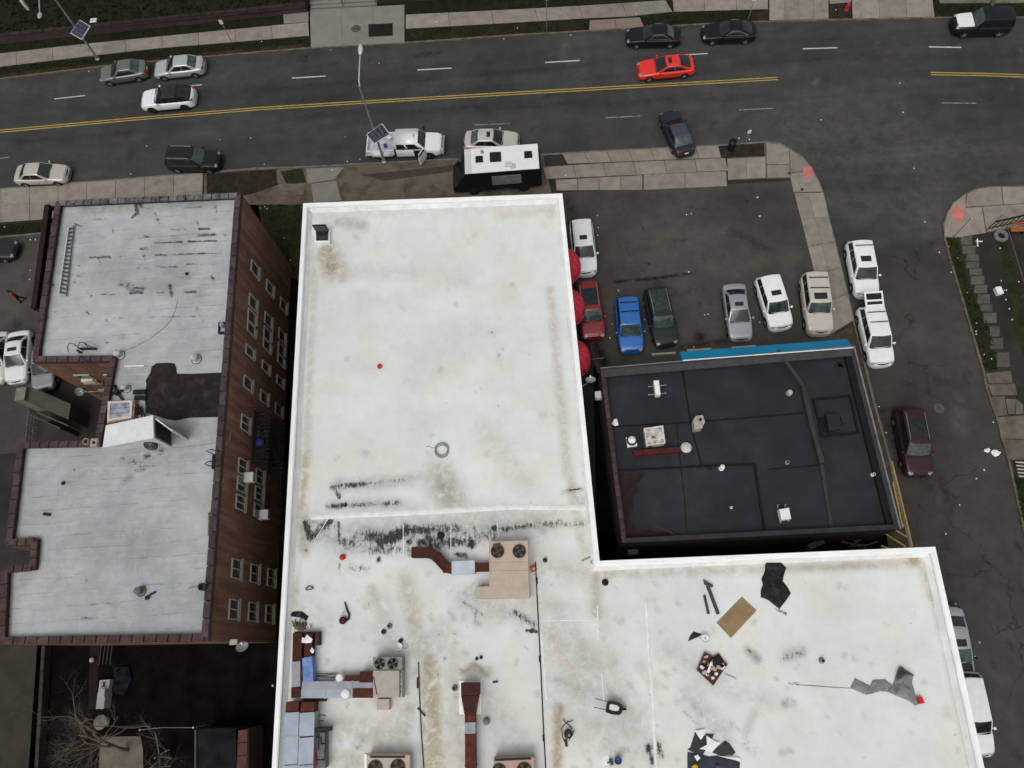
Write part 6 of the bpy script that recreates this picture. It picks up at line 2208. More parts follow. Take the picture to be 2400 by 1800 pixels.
def duct(parent, pts_px, w, z0, z1, mats, cuts=None):
    """rectangular duct along photo points, one section for each leg, with flanges"""
    P = [Vector(p) for p in G2(pts_px, z1)]
    n = len(P)
    Lr = []
    for i in range(n):
        d1 = (P[i]-P[i-1]).normalized() if i else (P[1]-P[0]).normalized()
        d2 = (P[i+1]-P[i]).normalized() if i < n-1 else d1
        d = (d1+d2).normalized()
        q_ = Vector((-d.y, d.x))/max(.5, d.dot(d1))
        Lr.append((P[i]+q_*w/2, P[i]-q_*w/2))
    for i in range(n-1):
        mt = mats[i] if isinstance(mats, (list, tuple)) else mats
        m = MB()
        m.prism([tuple(Lr[i][1]), tuple(Lr[i+1][1]), tuple(Lr[i+1][0]), tuple(Lr[i][0])], z0, z1)
        o = m.build('duct_section', mt, parent)
        if i:
            a_, b_ = Lr[i]
            e = (a_-b_).normalized()*.03
            d = (P[i+1]-P[i]).normalized()*.025
            MB().prism([tuple(a_+e-d), tuple(b_-e-d), tuple(b_-e+d), tuple(a_+e+d)], z0-.02, z1+.03).build('flange', mt, o)


duct(u1, [Z(1, 2, 1342, 1452), Z(1, 2, 1500, 1452), Z(1, 2, 1560, 1490), Z(1, 2, 1640, 1580), Z(1, 2, 1690, 1590)], .62, WD+.15, 6.75, [RUSTD, RUSTD, RUSTD, RUST])
duct(u1, [Z(1, 2, 1690, 1585), Z(1, 2, 1890, 1578)], .74, WD+.12, 6.82, [SILVW])
duct(u1, [Z(1, 2, 1890, 1580), Z(1, 2, 2022, 1578)], .50, WD+.2, 6.72, [RUST])
for p in ((1400, 1452), (1570, 1520), (1790, 1580)):
    g = G(Z(1, 2, *p), WD)
    MB().box((g.x, g.y, WD+.08), (.10, .7, .16)).build('duct_foot', STEEL, u1)

# unit 2 with the big ducts on the west side
u2 = thing('rooftop_air_unit', 'greyish beige rooftop air unit with two open grey fans beside the blue wrapped ducts', 'air unit', G(Z(1, 3, 1130, 930), WD))
pbox(u2, 'fan_section', R1(1, 3, 1012, 700, 1262, 808), 7.0, WD+.1, GREYF)
fan(u2, Z(1, 3, 1070, 757), .33, 7.0, GREYF)
fan(u2, Z(1, 3, 1182, 757), .33, 7.0, GREYF)
pbox(u2, 'casing', R1(1, 3, 1010, 815, 1238, 1048), 7.05, WD+.1, BEIGE2, .03)
pbox(u2, 'side_rack', R1(1, 3, 1240, 815, 1264, 1050), 6.8, WD+.1, STEEL)
pbox(u2, 'control_box', R1(1, 3, 1042, 1064, 1150, 1158), 6.45, WD, BEIGE)
m = MB()
m.tube([G(Z(1, 3, 1015, 870), 7.06), G(Z(1, 3, 1030, 950), 7.06), G(Z(1, 3, 1045, 1025), 7.06)], .025, 6)
m.build('cable', BLACKM, u2)
m = MB()
for k in range(5):
    a_, b_ = G(Z(1, 3, 1242, 830+k*42), 6.82), G(Z(1, 3, 1262, 830+k*42), 6.82)
    m.beam(a_, b_, .03, .03)
m.build('rack_rung', BLACKM, u2)
ds = thing('duct_run', 'tangle of grey, rusted and blue wrapped air ducts along the west parapet', 'duct', G(Z(1, 3, 450, 900), WD))
duct(ds, [Z(1, 3, 1008, 872), Z(1, 3, 895, 872)], .60, WD+.15, 6.75, [RUSTD])
duct(ds, [Z(1, 3, 895, 885), Z(1, 3, 770, 885)], .34, WD+.2, 6.6, [RUST])
duct(ds, [Z(1, 3, 1008, 945), Z(1, 3, 830, 945), Z(1, 3, 395, 948)], .46, WD+.15, 6.68, [DUCTG, DUCTG])
duct(ds, [Z(1, 3, 1008, 1010), Z(1, 3, 835, 1010)], .52, WD+.12, 6.70, [RUST])
duct(ds, [Z(1, 3, 835, 1018), Z(1, 3, 600, 1018), Z(1, 3, 385, 1018)], .46, WD+.12, 6.62, [DUCTB, DUCTB])
duct(ds, [Z(1, 3, 345, 958), Z(1, 3, 345, 1052)], .56, WD+.12, 6.66, [RUSTD])
duct(ds, [Z(1, 3, 345, 740), Z(1, 3, 345, 958)], .50, WD+.12, 6.64, [DUCTG])
duct(ds, [Z(1, 3, 450, 918), Z(1, 3, 447, 800), Z(1, 3, 440, 702)], .58, WD+.18, 6.8, [BLUEW, BLUEW])
duct(ds, [Z(1, 3, 358, 490), Z(1, 3, 352, 738)], .55, WD+.12, 6.60, [RUSTD])
duct(ds, [Z(1, 3, 455, 500), Z(1, 3, 447, 700)], .46, WD+.12, 6.7, [RUSTD])
pbox(ds, 'collar_frame', R1(1, 3, 330, 480, 545, 500), 6.5, WD, RUSTD)
pbox(ds, 'collar_frame', R1(1, 3, 520, 500, 545, 596), 6.5, WD, RUSTD)
pbox(ds, 'tray', R1(1, 3, 400, 1062, 600, 1084), 6.3, WD, BLACKM)  # black block standing in for the shadow beside the ducts
g = G(Z(1, 3, 775, 1017), 6.64)
MB().lathe([(.25, 0), (.26, .10), (.20, .16), (.05, .18)], (g.x, g.y, 6.62), 18).build('vent_cap', WHITEM, ds, smooth=True)
g = G(Z(1, 3, 730, 880), 6.4)
MB().lathe([(.17, 0), (.24, .05), (.26, .2), (.2, .3)], (g.x, g.y, 6.40), 7).build('white_patch', WHITEM, ds)
for k in range(5):
    y0 = 840+k*16
    pts = [G(Z(1, 3, 500, y0), WD+.12), G(Z(1, 3, 560, y0+8*math.sin(k*2)), WD+.2), G(Z(1, 3, 640, y0+6*math.cos(k*3)), WD+.16), G(Z(1, 3, 700, y0-2), WD+.2)]
    MB().tube(pts, .022, 5).build('pipe', (pm('white_hose', (.6, .6, .6), .6) if k in (3, 4) else pm('violet_grey_cable', (.07, .06, .09), .6)), ds)
MB().tube([G(Z(1, 3, 515, 1010), WD+.1), G(Z(1, 3, 515, 605), WD+.1), G(Z(1, 3, 560, 595), WD+.1)], .03, 6).build('pipe', pm('beige_pipe', (.5, .45, .42), .6), ds)
# pair of long pale blue ducts at the south-west corner
pd = thing('duct_run', 'pair of long pale blue ducts side by side at the roof corner', 'duct', G(Z(1, 3, 370, 1400), WD))
for x0, x1 in ((243, 360), (372, 495)):
    xm = (x0+x1)/2
    w_ = (x1-x0)/ZF/39
    duct(pd, [Z(1, 3, xm+8, 1180), Z(1, 3, xm+2, 1400), Z(1, 3, xm-6, 1640), Z(1, 3, xm-12, 1880)], w_, WD+.2, 7.0, [DUCTB, DUCTB, DUCTB])
    duct(pd, [Z(1, 3, xm+14, 1088), Z(1, 3, xm+8, 1176)], w_*.92, WD+.2, 6.9, [RUST])
    for yy in (1395, 1640):
        a_, b_ = G(Z(1, 3, x0+5, yy), 7.01), G(Z(1, 3, x1, yy-6), 7.01)
        MB().beam(a_, b_, .09, .03).build('rust_band', RUST if yy > 1500 or x0 > 300 else STEEL, pd)
mm = thing('compressor', 'black and grey compressor with bent pipes beside the pale blue ducts', 'compressor', G(Z(1, 3, 565, 1480), WD))
pbox(mm, 'cover', R1(1, 3, 510, 1312, 626, 1345), 6.9, WD+.1, BLACKM)
pbox(mm, 'casing', R1(1, 3, 515, 1352, 600, 1660), 6.7, WD+.1, pm('grey_machine', (.11, .115, .12), .6, .25, 3))
for pts in (((515, 1395), (560, 1395), (560, 1450), (610, 1450)), ((515, 1520), (520, 1590), (595, 1590), (595, 1500)), ((540, 1360), (540, 1500)), ((600, 1500), (600, 1370))):
    MB().tube([G(Z(1, 3, *p), 6.75) for p in pts], .03, 6).build('pipe', BLACKM, mm)
MB().tube([G(Z(1, 3, *p), 6.78) for p in ((512, 1500), (505, 1560), (520, 1640))], .05, 6).build('pipe', RED, mm)
for pts in (((510, 1240), (560, 1200), (600, 1205)), ((520, 1260), (585, 1248))):
    MB().tube([G(Z(1, 3, *p), WD+.05) for p in pts], .02, 5).build('pipe', BLACKM, mm)
# tall exhaust hood
eh = thing('exhaust_duct', 'dark rusted exhaust duct flaring into a square hood', 'duct', G(Z(1, 3, 1848, 1300), WD))
pbox(eh, 'kerb', R1(1, 3, 1755, 905, 1945, 1195), WD+.08, WD, WHITE_CAP)
pbox(eh, 'hood', R1(1, 3, 1772, 925, 1925, 1030), 7.1, WD, RUSTD)
m = MB()
t0 = G2([Z(1, 3, 1772, 1034), Z(1, 3, 1922, 1034), Z(1, 3, 1892, 1195), Z(1, 3, 1800, 1195)], 7.0)
m.prism(t0, WD+.3, 7.0)
m.build('taper', RUSTD, eh)
duct(eh, [Z(1, 3, 1847, 1197), Z(1, 3, 1849, 1270), Z(1, 3, 1850, 1370), Z(1, 3, 1852, 1640), Z(1, 3, 1855, 1900)], .58, WD+.25, 6.95, [RUST, DUCTG, RUST, RUST])
# units 3 and 4 at the bottom edge
u3 = thing('rooftop_air_unit', 'beige rooftop air unit with two fans behind a dark slotted grille', 'air unit', G(Z(1, 3, 1150, 1700), WD))
pbox(u3, 'casing', R1(1, 3, 955, 1545, 1330, 1900), 7.0, WD+.1, BEIGE, .03)
pbox(u3, 'vent_slot', R1(1, 3, 985, 1552, 1290, 1572), 7.006, 6.9, BLACKM)
fan(u3, Z(1, 3, 1030, 1660), .42, 7.0)
fan(u3, Z(1, 3, 1225, 1652), .42, 7.0)
pbox(u3, 'skid', R1(1, 3, 935, 1540, 1345, 1905), WD+.1, WD, WHITE_CAP)
u4 = thing('rooftop_air_unit', 'pinkish rooftop air unit with a single fan and a dark slotted grille', 'air unit', G((1200, 1810), WD))
pbox(u4, 'casing', [Z(1, 3, 2055, 1575), Z(2, 3, 195, 1565), Z(2, 3, 200, 1900), Z(1, 3, 2060, 1900)], 7.0, WD+.1, PINKB, .03)
pbox(u4, 'vent_slot', [Z(1, 3, 2062, 1578), Z(2, 3, 165, 1566), Z(2, 3, 165, 1586), Z(1, 3, 2062, 1600)], 7.006, 6.9, BLACKM)
fan(u4, Z(1, 3, 2100, 1690), .42, 7.0)
fan(u4, Z(2, 3, 105, 1680), .42, 7.0)

# conduits lying on the roof
cd = thing('conduit', 'long thin black conduit with couplings running past the beige air unit', 'conduit', G((1265, 1550), WD))
MB().tube([G(p, WD+.05) for p in (Z(2, 2, 203, 1540), Z(2, 3, 208, 0), Z(2, 3, 232, 480), Z(2, 3, 250, 830), Z(2, 3, 272, 1330), Z(2, 3, 290, 1640), Z(2, 3, 300, 1900))], .035, 6).build('pipe', BLACKM, cd)
for p in ((213, 15), (240, 690), (272, 1370)):
    a_ = G(Z(2, 3, *p), WD+.06)
    MB().tube([a_, a_+Vector((-.01, -.35, 0))], .06, 8).build('coupling', BLACKM, cd)
cd2 = thing('conduit', 'thin black conduit with a junction box ending near the exhaust duct', 'conduit', G(Z(1, 3, 1425, 1200), WD))
MB().tube([G(Z(1, 3, *p), WD+.05) for p in ((1404, 745), (1410, 960), (1425, 1300), (1450, 1659), (1460, 1900))], .03, 6).build('pipe', BLACKM, cd2)
pbox(cd2, 'junction_box', R1(1, 3, 1388, 878, 1408, 970), WD+.2, WD, pm('brown_box', (.05, .03, .025), .7))
tag(MB().beam(G(Z(1, 3, 1398, 1140), WD+.06), G(Z(1, 3, 1462, 1212), WD+.06), .09, .07).build('wood_offcut', pm('dark_wood', (.04, .035, .03), .85)), 'dark stick of wood lying across the conduit', 'wood')

# roof vents and drains
def vent(px, r, h, label, mat, group=None, z=WD, lid=None, name='vent_pipe'):
    g = G(px, z)
    t = thing(name, label, 'vent', (g.x, g.y, z), group)
    MB().lathe([(r*1.5, 0), (r*1.5, .02), (r, .04), (r, h), (r*.75, h), (r*.75, h-.1)], (g.x, g.y, z), 14).build('pipe', mat, t, smooth=True)
    MB().lathe([(r*.72, 0), (r*.72, .01)], (g.x, g.y, z+h-.09), 12).build('throat', BLACKM, t)
    if lid:
        MB().lathe([(r*1.3, 0), (r*1.35, .05), (r*.9, .13), (r*.2, .16)], (g.x, g.y, z+h+.03), 14).build('cap', lid, t, smooth=True)
    return t


GV = pm('grey_vent', (.20, .21, .20), .6, .2, 6)
vent(Z(1, 2, 1600, 1310), .15, .25, 'black pot vent standing in the mildew above the zigzag duct', BLACKM, lid=BLACKM)
vent(Z(1, 2, 1322, 1368), .13, .3, 'grey pipe vent at the end of the zigzag duct', GV)
vent(Z(2, 2, 285, 1522), .10, .25, 'small dark pipe vent right of the orange cone', pm('dark_vent', (.06, .06, .06), .7))
vent(Z(2, 2, 700, 1540), .13, .2, 'grey pipe vent in the inner corner of the parapet', GV)
vent(Z(2, 3, 805, 55), .14, .3, 'black pipe vent standing alone on the wide roof wing', BLACKM)
vent(Z(3, 3, 461, 730), .12, .3, 'grey pipe vent on the bare white roof left of the grey tarpaulin', GV)
vent(Z(1, 3, 1155, 433), .12, .2, 'grey pipe vent of a pair near the leaf blower', GV)
vent(Z(1, 3, 1105, 482), .11, .2, 'dark pipe vent of a pair near the leaf blower', pm('dark_vent', (.06, .06, .06), .7))
vent(Z(1, 3, 1718, 968), .13, .3, 'grey pipe vent beside the exhaust hood', GV)
vent(Z(1, 3, 1992, 1255), .14, .2, 'low greenish drain dome right of the exhaust duct', pm('green_grey_dome', (.16, .19, .17), .6), lid=MATS['green_grey_dome'])

# hatch near the north-west corner
h0 = thing('roof_hatch', 'open black roof hatch with a louvred lid near the white parapet corner', 'hatch', G(Z(1, 1, 570, 370), WD))
pbox(h0, 'kerb', [Z(1, 1, 503, 320), Z(1, 1, 634, 316), Z(1, 1, 634, 436), Z(1, 1, 508, 438)], WD+.35, WD, WHITE_CAP)
pbox(h0, 'opening', [Z(1, 1, 517, 335), Z(1, 1, 626, 330), Z(1, 1, 626, 418), Z(1, 1, 518, 420)], WD+.37, WD+.3, glass('hatch_glass', (.02, .022, .025)))
ld = [G(Z(1, 1, *p), h_) for p, h_ in (((486, 290), WD+1.0), ((605, 286), WD+1.0), ((630, 340), WD+.42), ((518, 342), WD+.42))]
n_ = Vector((0, .05, .04))
m = MB().add([tuple(v) for v in ld]+[tuple(v+n_) for v in ld], [(0, 1, 2, 3), (4, 7, 6, 5), (0, 4, 5, 1), (1, 5, 6, 2), (2, 6, 7, 3), (3, 7, 4, 0)])
lo_ = m.build('lid', BLACKM, h0)
for k in range(1, 6):
    f = k/6
    MB().beam(ld[0].lerp(ld[3], f)+Vector((0, -.03, .02)), ld[1].lerp(ld[2], f)+Vector((0, -.03, .02)), .04, .03).build('louvre', pm('grey_louvre', (.09, .095, .10), .5), lo_)


# small loose things on the roof
def ball(px, r, label, mat=RED):
    g = G(px, WD+r)
    m = MB()
    rr = random.Random(int(px[0]))
    prof = [(r*math.sin(math.pi*i/6)+.002, r*(1-math.cos(math.pi*i/6))*.75) for i in range(7)]
    m.lathe(prof, (g.x, g.y, WD), 9)
    m.V = [(v[0]+rr.uniform(-.02, .02), v[1]+rr.uniform(-.02, .02), v[2]) for v in m.V]
    return tag(m.build('red_bag', mat), label, 'bag')


ball((889, 858), .17, 'small red bag alone in the middle of the long white roof')
ball((802, 1306), .19, 'small red bag lying below the mildew stain left of the duct')
hc = thing('hose_coil', 'coil of pale tan hose lying on the white roof', 'hose', G((1036, 1055), WD))
m = MB()
g = G((1036, 1056), WD)
pts = []
hr = random.Random(4)
for i in range(150):
    a = i*.26
    R = .42+.10*math.sin(i*.21)+hr.uniform(-.015, .015)
    pts.append((g.x+math.cos(a)*R+.05*math.sin(i*.05), g.y+math.sin(a)*R, WD+.03+.0009*i))
pts += [(g.x-.62, g.y+.2, WD+.02), (g.x-.8, g.y+.34, WD+.02), (g.x-1.05, g.y+.33, WD+.02)]
m.tube(pts, .017, 5)
m.build('hose', pm('tan_hose', (.30, .27, .22), .7), hc)
# orange traffic cone
g = G((1250, 1332), WD)
tc = thing('traffic_cone', 'orange traffic cone beside the beige air unit', 'cone', (g.x, g.y, WD))
ORG_ = pm('orange_plastic', (.62, .12, .03), .6, .1, 5)
MB().box((g.x, g.y, WD+.025), (.38, .38, .05), .4).build('base', ORG_, tc)
MB().lathe([(.15, .04), (.03, .62), (.02, .62)], (g.x, g.y, WD), 14).build('cone', ORG_, tc, smooth=True)
MB().lathe([(.116, .22), (.088, .36)], (g.x, g.y, WD), 14).build('band', WHITEM, tc)


def coil(px_c, r, n, mat, label, name='cable_heap', seed=1, z=WD, extra=None, cat='cable', th=.014):
    g = G(px_c, z)
    rr = random.Random(seed)
    m = MB()
    pts = []
    for i in range(n):
        a = i*.5+rr.uniform(-.3, .3)
        q = r*(.4+.6*rr.random())
        pts.append((g.x+math.cos(a)*q*1.4, g.y+math.sin(a)*q*.8, z+.02+.002*i))
    m.tube(pts, th, 5)
    o = m.build(name, mat)
    return tag(o, label, cat)


coil(Z(1, 3, 465, 105), .2, 40, pm('green_cord', (.03, .06, .04), .7), 'small heap of dark green cord by the west parapet', seed=2)
# leaf blower
lb = thing('leaf_blower', 'black leaf blower with a long tube lying on the roof', 'leaf blower', G(Z(1, 3, 775, 330), WD))
MB().tube([G(Z(1, 3, *p), WD+.1) for p in ((765, 225), (785, 290), (805, 335), (800, 370), (775, 385))], [.04, .05, .06, .07, .09], 8).build('tube', BLACKM, lb, smooth=True)
g = G(Z(1, 3, 757, 385), WD)
MB().lathe([(.16, 0), (.22, .05), (.22, .25), (.15, .33)], (g.x, g.y, WD), 12).build('motor', pm('dark_red_case', (.04, .012, .012), .5), lb, smooth=True)
MB().tube([G(Z(1, 3, *p), WD+.2) for p in ((735, 360), (742, 325), (765, 310))], .02, 6).build('handle', STEEL, lb)
# heap by the west parapet
ph = thing('rubbish_heap', 'heap of black sheeting over boards by the west parapet', 'heap', G(Z(1, 3, 385, 380), WD))
crumple(G2([Z(1, 3, *p) for p in ((298, 330), (330, 306), (400, 308), (455, 350), (440, 385), (380, 360), (310, 350))], WD), WD, .3, .15, 3).build('black_sheet', BLACKM, ph)
crumple(G2([Z(1, 3, *p) for p in ((330, 400), (440, 400), (440, 460), (335, 465))], WD), WD, .12, .2, 6).build('tan_board', pm('dirty_board', (.15, .11, .065), .9, .3, 4), ph)
for k in range(6):
    a_ = G(Z(1, 3, 315+22*k, 375+random.uniform(-10, 20)), WD+.15)
    b_ = G(Z(1, 3, 330+18*k+random.uniform(-20, 20), 440), WD+.06)
    MB().beam(a_, b_, .05, .03).build('batten', pm('dark_batten', (.03, .022, .016), .8), ph)
g = G(Z(1, 3, 463, 440), WD)
tag(MB().lathe([(.09, 0), (.11, .25), (.08, .25), (.075, .1)], (g.x, g.y, WD), 12).build('cup', WHITEM), 'white cup standing by the heap of black sheeting', 'cup')
crumple(G2([Z(1, 3, *p) for p in ((395, 575), (400, 530), (425, 535), (440, 505), (470, 530), (490, 545), (480, 575), (430, 580))], 6.72), 6.72, .12, .15, 8).build('plastic_sheet', WHITEM)
tag(bpy.data.objects['plastic_sheet'], 'crumpled white plastic lying on the rusted ducts', 'plastic')
o = crumple(G2([Z(1, 3, *p) for p in ((468, 640), (485, 618), (505, 640), (495, 668), (475, 660))], 6.72), 6.72, .08, .12, 9).build('paper_scrap', WHITEM)
tag(o, 'small white scrap beside the blue duct wrap', 'scrap')
# white pail with a black lid and hose
wp = thing('paint_pail', 'white pail with a black roller tray beside it near the open fans', 'pail', G(Z(1, 3, 1250, 600), WD))
g = G(Z(1, 3, 1248, 608), WD)
MB().lathe([(.15, 0), (.18, .36), (.19, .37), (.16, .37), (.15, .2)], (g.x, g.y, WD), 14).build('bucket', WHITEM, wp, smooth=True)
g = G(Z(1, 3, 1252, 558), WD)
MB().box((g.x, g.y, WD+.06), (.24, .2, .12), .7).build('tray', BLACKM, wp)
MB().tube([G(Z(1, 3, *p), WD+.03) for p in ((1262, 620), (1300, 625), (1315, 600), (1290, 585))], .015, 5).build('hose', GV, wp)
for i, (c, r, x, y) in enumerate(((1, 3, 1908, 714), (1, 3, 1945, 703))):
    g = G(Z(c, r, x, y), WD)
    MB().frustum([(g.x-.1, g.y-.1), (g.x+.1, g.y-.08), (g.x+.1, g.y+.1), (g.x-.08, g.y+.1)], WD, [(g.x-.07, g.y-.05), (g.x+.06, g.y-.06), (g.x+.07, g.y+.05), (g.x-.05, g.y+.07)], WD+.10).build('rubber_block', BLACKM)
for k, o in enumerate([o for o in bpy.data.objects if o.name.startswith('rubber_block')]):
    tag(o, 'small black rubber block on the roof above the exhaust hood', 'block', 'black rubber blocks')
for (c, r, a, b, w, lab, mt) in ((1, 3, (2045, 918), (2090, 912), .10, 'short dark offcut right of the exhaust hood', 'dark_wood'), (2, 2, (605, 1528), (685, 1490), .10, 'brown offcut lying by the inner parapet corner', 'tan_strap'),
                                 (2, 2, (500, 920), (590, 905), .05, 'broken twig lying on the roof by the black shop', 'dark_wood')):
    tag(MB().beam(G(Z(c, r, *a), WD+.04), G(Z(c, r, *b), WD+.04), w, .06).build('wood_offcut', MATS[mt]), lab, 'wood')

# ---- the wide wing: building materials
SLATE = pm('slate_membrane', (.034, .037, .044), .7, .25, 2.5, col2=(.05, .054, .062), c2=(.5, .7))
GREYT = pm('grey_tarp', (.19, .195, .195), .7, .25, 1.8, col2=(.075, .08, .08), c2=(.52, .72))
BLKT = pm('black_tarp', (.0075, .009, .0105), .6, .4, 2, spec=.25)
BAR = pm('dark_angle_steel', (.045, .052, .054), .6, .2, 4)
a1 = thing('steel_angle', 'long dark steel angle with a bracket lying beside the cardboard', 'steel bar', G(Z(2, 3, 1730, 190), WD))
MB().beam(G(Z(2, 3, 1690, 85), WD+.06), G(Z(2, 3, 1782, 330), WD+.06), .20, .10).build('bar', BAR, a1)
MB().prism(G2([Z(2, 3, *p) for p in ((1650, 30), (1735, 80), (1730, 100), (1660, 75))], WD), WD, WD+.13).build('bracket', BAR, a1)
o = MB().beam(G(Z(2, 3, 1662, 165), WD+.05), G(Z(2, 3, 1698, 328), WD+.05), .15, .08).build('steel_bar', BAR)
tag(o, 'short dark steel bar lying parallel to the long angle', 'steel bar')
m = MB()
cq = G2([Z(2, 3, *p) for p in ((1985, 180), (2112, 298), (1890, 536), (1766, 404))], WD)
m.grid(lambda u, v: (*Vector(cq[0]).lerp(Vector(cq[1]), u).lerp(Vector(cq[3]).lerp(Vector(cq[2]), u), v), WD+.03+.04*abs(noise.noise(Vector((u*2.2, v*3, 1))))), 10, 14)
m.V += [(*p, WD) for p in cq]
k = len(m.V)
tag(m.build('cardboard_sheet', pm('cardboard', (.24, .17, .085), .85, .16, 1.6, col2=(.36, .28, .17), c2=(.62, .75))), 'large brown cardboard sheet lying flat on the roof', 'cardboard')
tarp_px = [(1794, 1319), (1830, 1319), (1842, 1331), (1836, 1350), (1834, 1362), (1846, 1377), (1853, 1391), (1840, 1410), (1826, 1427), (1812, 1416), (1800, 1406), (1783, 1400), (1783, 1383), (1788, 1370), (1784, 1358), (1792, 1340)]
o = crumple(G2(tarp_px, WD), WD, .30, .16, 12).build('black_tarpaulin', BLKT, None, smooth=True, angle=28)
tag(o, 'crumpled black tarpaulin on the roof near the north parapet', 'tarpaulin')
o = crumple(G2([Z(2, 3, *p) for p in ((1520, 565), (1540, 515), (1570, 478), (1600, 492), (1640, 500), (1612, 525), (1565, 545))], WD), WD, .22, .12, 14).build('black_bag', BLKT)
tag(o, 'small black bag beside a white pail lid', 'bag')
g = G(Z(2, 3, 1660, 545), WD)
wl_ = thing('white_pail', 'white pail beside the small black bag', 'pail', (g.x, g.y, WD))
MB().lathe([(.20, 0), (.24, .30), (.25, .32), (.21, .32), (.2, .2)], (g.x, g.y, WD), 16).build('bucket', WHITEM, wl_, smooth=True)
MB().lathe([(.04, .22), (.04, .34)], (g.x+.02, g.y+.04, WD), 8).build('lid_knob', GV, wl_)
# crates of tools
cr = thing('tool_crate', 'reddish open tool crate full of pale bits under a black cloth', 'crate', G(Z(2, 3, 1730, 800), WD))
cp_ = G2([Z(2, 3, *p) for p in ((1665, 655), (1865, 760), (1740, 948), (1598, 812))], WD+.2)
MB().ring(cp_, offset_poly(cp_, .05), WD, WD+.22).build('crate_side', pm('red_brown_crate', (.14, .045, .038), .7, .3, 4), cr)
MB().prism(offset_poly(cp_, .05), WD, WD+.08).build('crate_floor', pm('crate_floor', (.10, .06, .045), .8, .4, 6), cr)
MB().beam(G(Z(2, 3, 1690, 835), WD+.3), G(Z(2, 3, 1725, 745), WD+.3), .12, .05).build('divider', WHITEM, cr)
o = crumple(G2([Z(2, 3, *p) for p in ((1700, 730), (1790, 668), (1840, 740), (1800, 790), (1735, 775))], WD+.3), WD+.12, .35, .15, 17).build('black_cloth', BLKT)
tag(o, 'black cloth thrown over the tool crate', 'cloth')
tr_ = random.Random(9)
for k in range(30):
    f = tr_.random(), tr_.random()
    p = Vector(cp_[0]).lerp(Vector(cp_[1]), .12+.76*f[0]).lerp(Vector(cp_[3]).lerp(Vector(cp_[2]), .12+.76*f[0]), .12+.76*f[1])
    mt = [WHITEM, pm('tan_tin', (.30, .2, .1), .6), BLACKM, pm('pale_pink_tin', (.45, .36, .33), .6), MATS['pale_pink_tin'] if 'pale_pink_tin' in MATS else WHITEM][k % 5]
    m = MB()
    if k % 2:
        m.lathe([(.08, 0), (.095, .02), (.095, .18), (.06, .2)], (p.x, p.y, WD+.08), 10)
    else:
        m.box((p.x, p.y, WD+.17), (tr_.uniform(.12, .32), tr_.uniform(.1, .24), .2), tr_.uniform(0, 3))
    tag(m.build('tool_tin', mt), 'small tin or box lying in the red tool crate', 'tin', 'tins in the tool crate')
o = MB().tube([G(Z(2, 3, 1840, 845), WD+.05), G(Z(2, 3, 1925, 880), WD+.05), G(Z(2, 3, 1932, 890), WD+.05)], .014, 5).build('steel_rod', BLACKM)
tag(o, 'thin rod sticking out from under the tool crate', 'rod')
# wheelbarrow
wb_ = thing('wheelbarrow', 'black wheelbarrow with white material in its tray', 'wheelbarrow', G(Z(2, 3, 880, 1140), WD))
tray = [Z(2, 3, *p) for p in ((828, 1076), (880, 1080), (925, 1092), (955, 1120), (962, 1150), (945, 1190), (918, 1203), (860, 1196), (808, 1176), (815, 1120))]
tp_ = G2(tray, WD+.6)
ti_ = offset_poly(tp_, .10)
tb_ = offset_poly(tp_, .22)
MB().ring(tp_, ti_, WD+.55, WD+.6).build('tray_rim', BLACKM, wb_)
m = MB()
n = len(ti_)
m.add([(*p, WD+.58) for p in ti_]+[(*p, WD+.32) for p in tb_], [(i, (i+1) % n, n+(i+1) % n, n+i) for i in range(n)]+[tuple(range(n, 2*n))])
m.build('tray', BLACKM, wb_)
o = crumple(offset_poly(tp_, .19), WD+.40, .10, .12, 20).build('white_insulation', WHITEM)
tag(o, 'lump of white material lying in the wheelbarrow tray', 'insulation')
for a, b in (((820, 1085), (720, 1058)), ((810, 1155), (705, 1132))):
    MB().tube([G(Z(2, 3, *a), WD+.55), G(Z(2, 3, *b), WD+.62)], .02, 6).build('handle', BLACKM, wb_)
g = G(Z(2, 3, 960, 1150), WD+.2)
MB().lathe([(.10, -.05), (.2, -.05), (.21, 0), (.2, .05), (.10, .05)], (g.x-.02, g.y, WD+.21), 14, M=Matrix.Rotation(math.pi/2, 3, 'X')).build('wheel', TYRE, wb_)
for p in ((835, 1100), (830, 1165)):
    g = G(Z(2, 3, *p), WD+.4)
    MB().tube([(g.x, g.y, WD), (g.x+.1, g.y, WD+.45)], .02, 6).build('leg', BLACKM, wb_)
# green tool heap
gh_ = thing('garden_sprayer', 'dark green backpack sprayer with hoses lying on the roof', 'sprayer', G(Z(2, 3, 480, 1370), WD))
g = G(Z(2, 3, 485, 1360), WD)
MB().lathe([(.18, 0), (.24, .08), (.24, .34), (.15, .42)], (g.x, g.y, WD), 10).build('tank', pm('dark_green_plastic', (.012, .03, .02), .5, .3, 5), gh_, smooth=True)
MB().beam(G(Z(2, 3, 465, 1410), WD+.08), G(Z(2, 3, 470, 1475), WD+.08), .14, .12).build('pump', MATS['dark_green_plastic'], gh_)
for pts in (((440, 1235), (465, 1270), (495, 1290), (520, 1320)), ((425, 1330), (440, 1300), (480, 1260), (530, 1250)), ((540, 1330), (520, 1380), (490, 1420)), ((430, 1340), (440, 1400), (460, 1440))):
    MB().tube([G(Z(2, 3, *p), WD+.12) for p in pts], .025, 5).build('hose', BLACKM, gh_)
g = G(Z(2, 3, 492, 1368), WD)
MB().box((g.x, g.y, WD+.45), (.12, .12, .05), .3).build('cap', GV, gh_)
g = G(Z(2, 3, 912, 1585), WD)
bb_ = thing('bucket', 'blue bucket with a black spout standing on the roof', 'bucket', (g.x, g.y, WD))
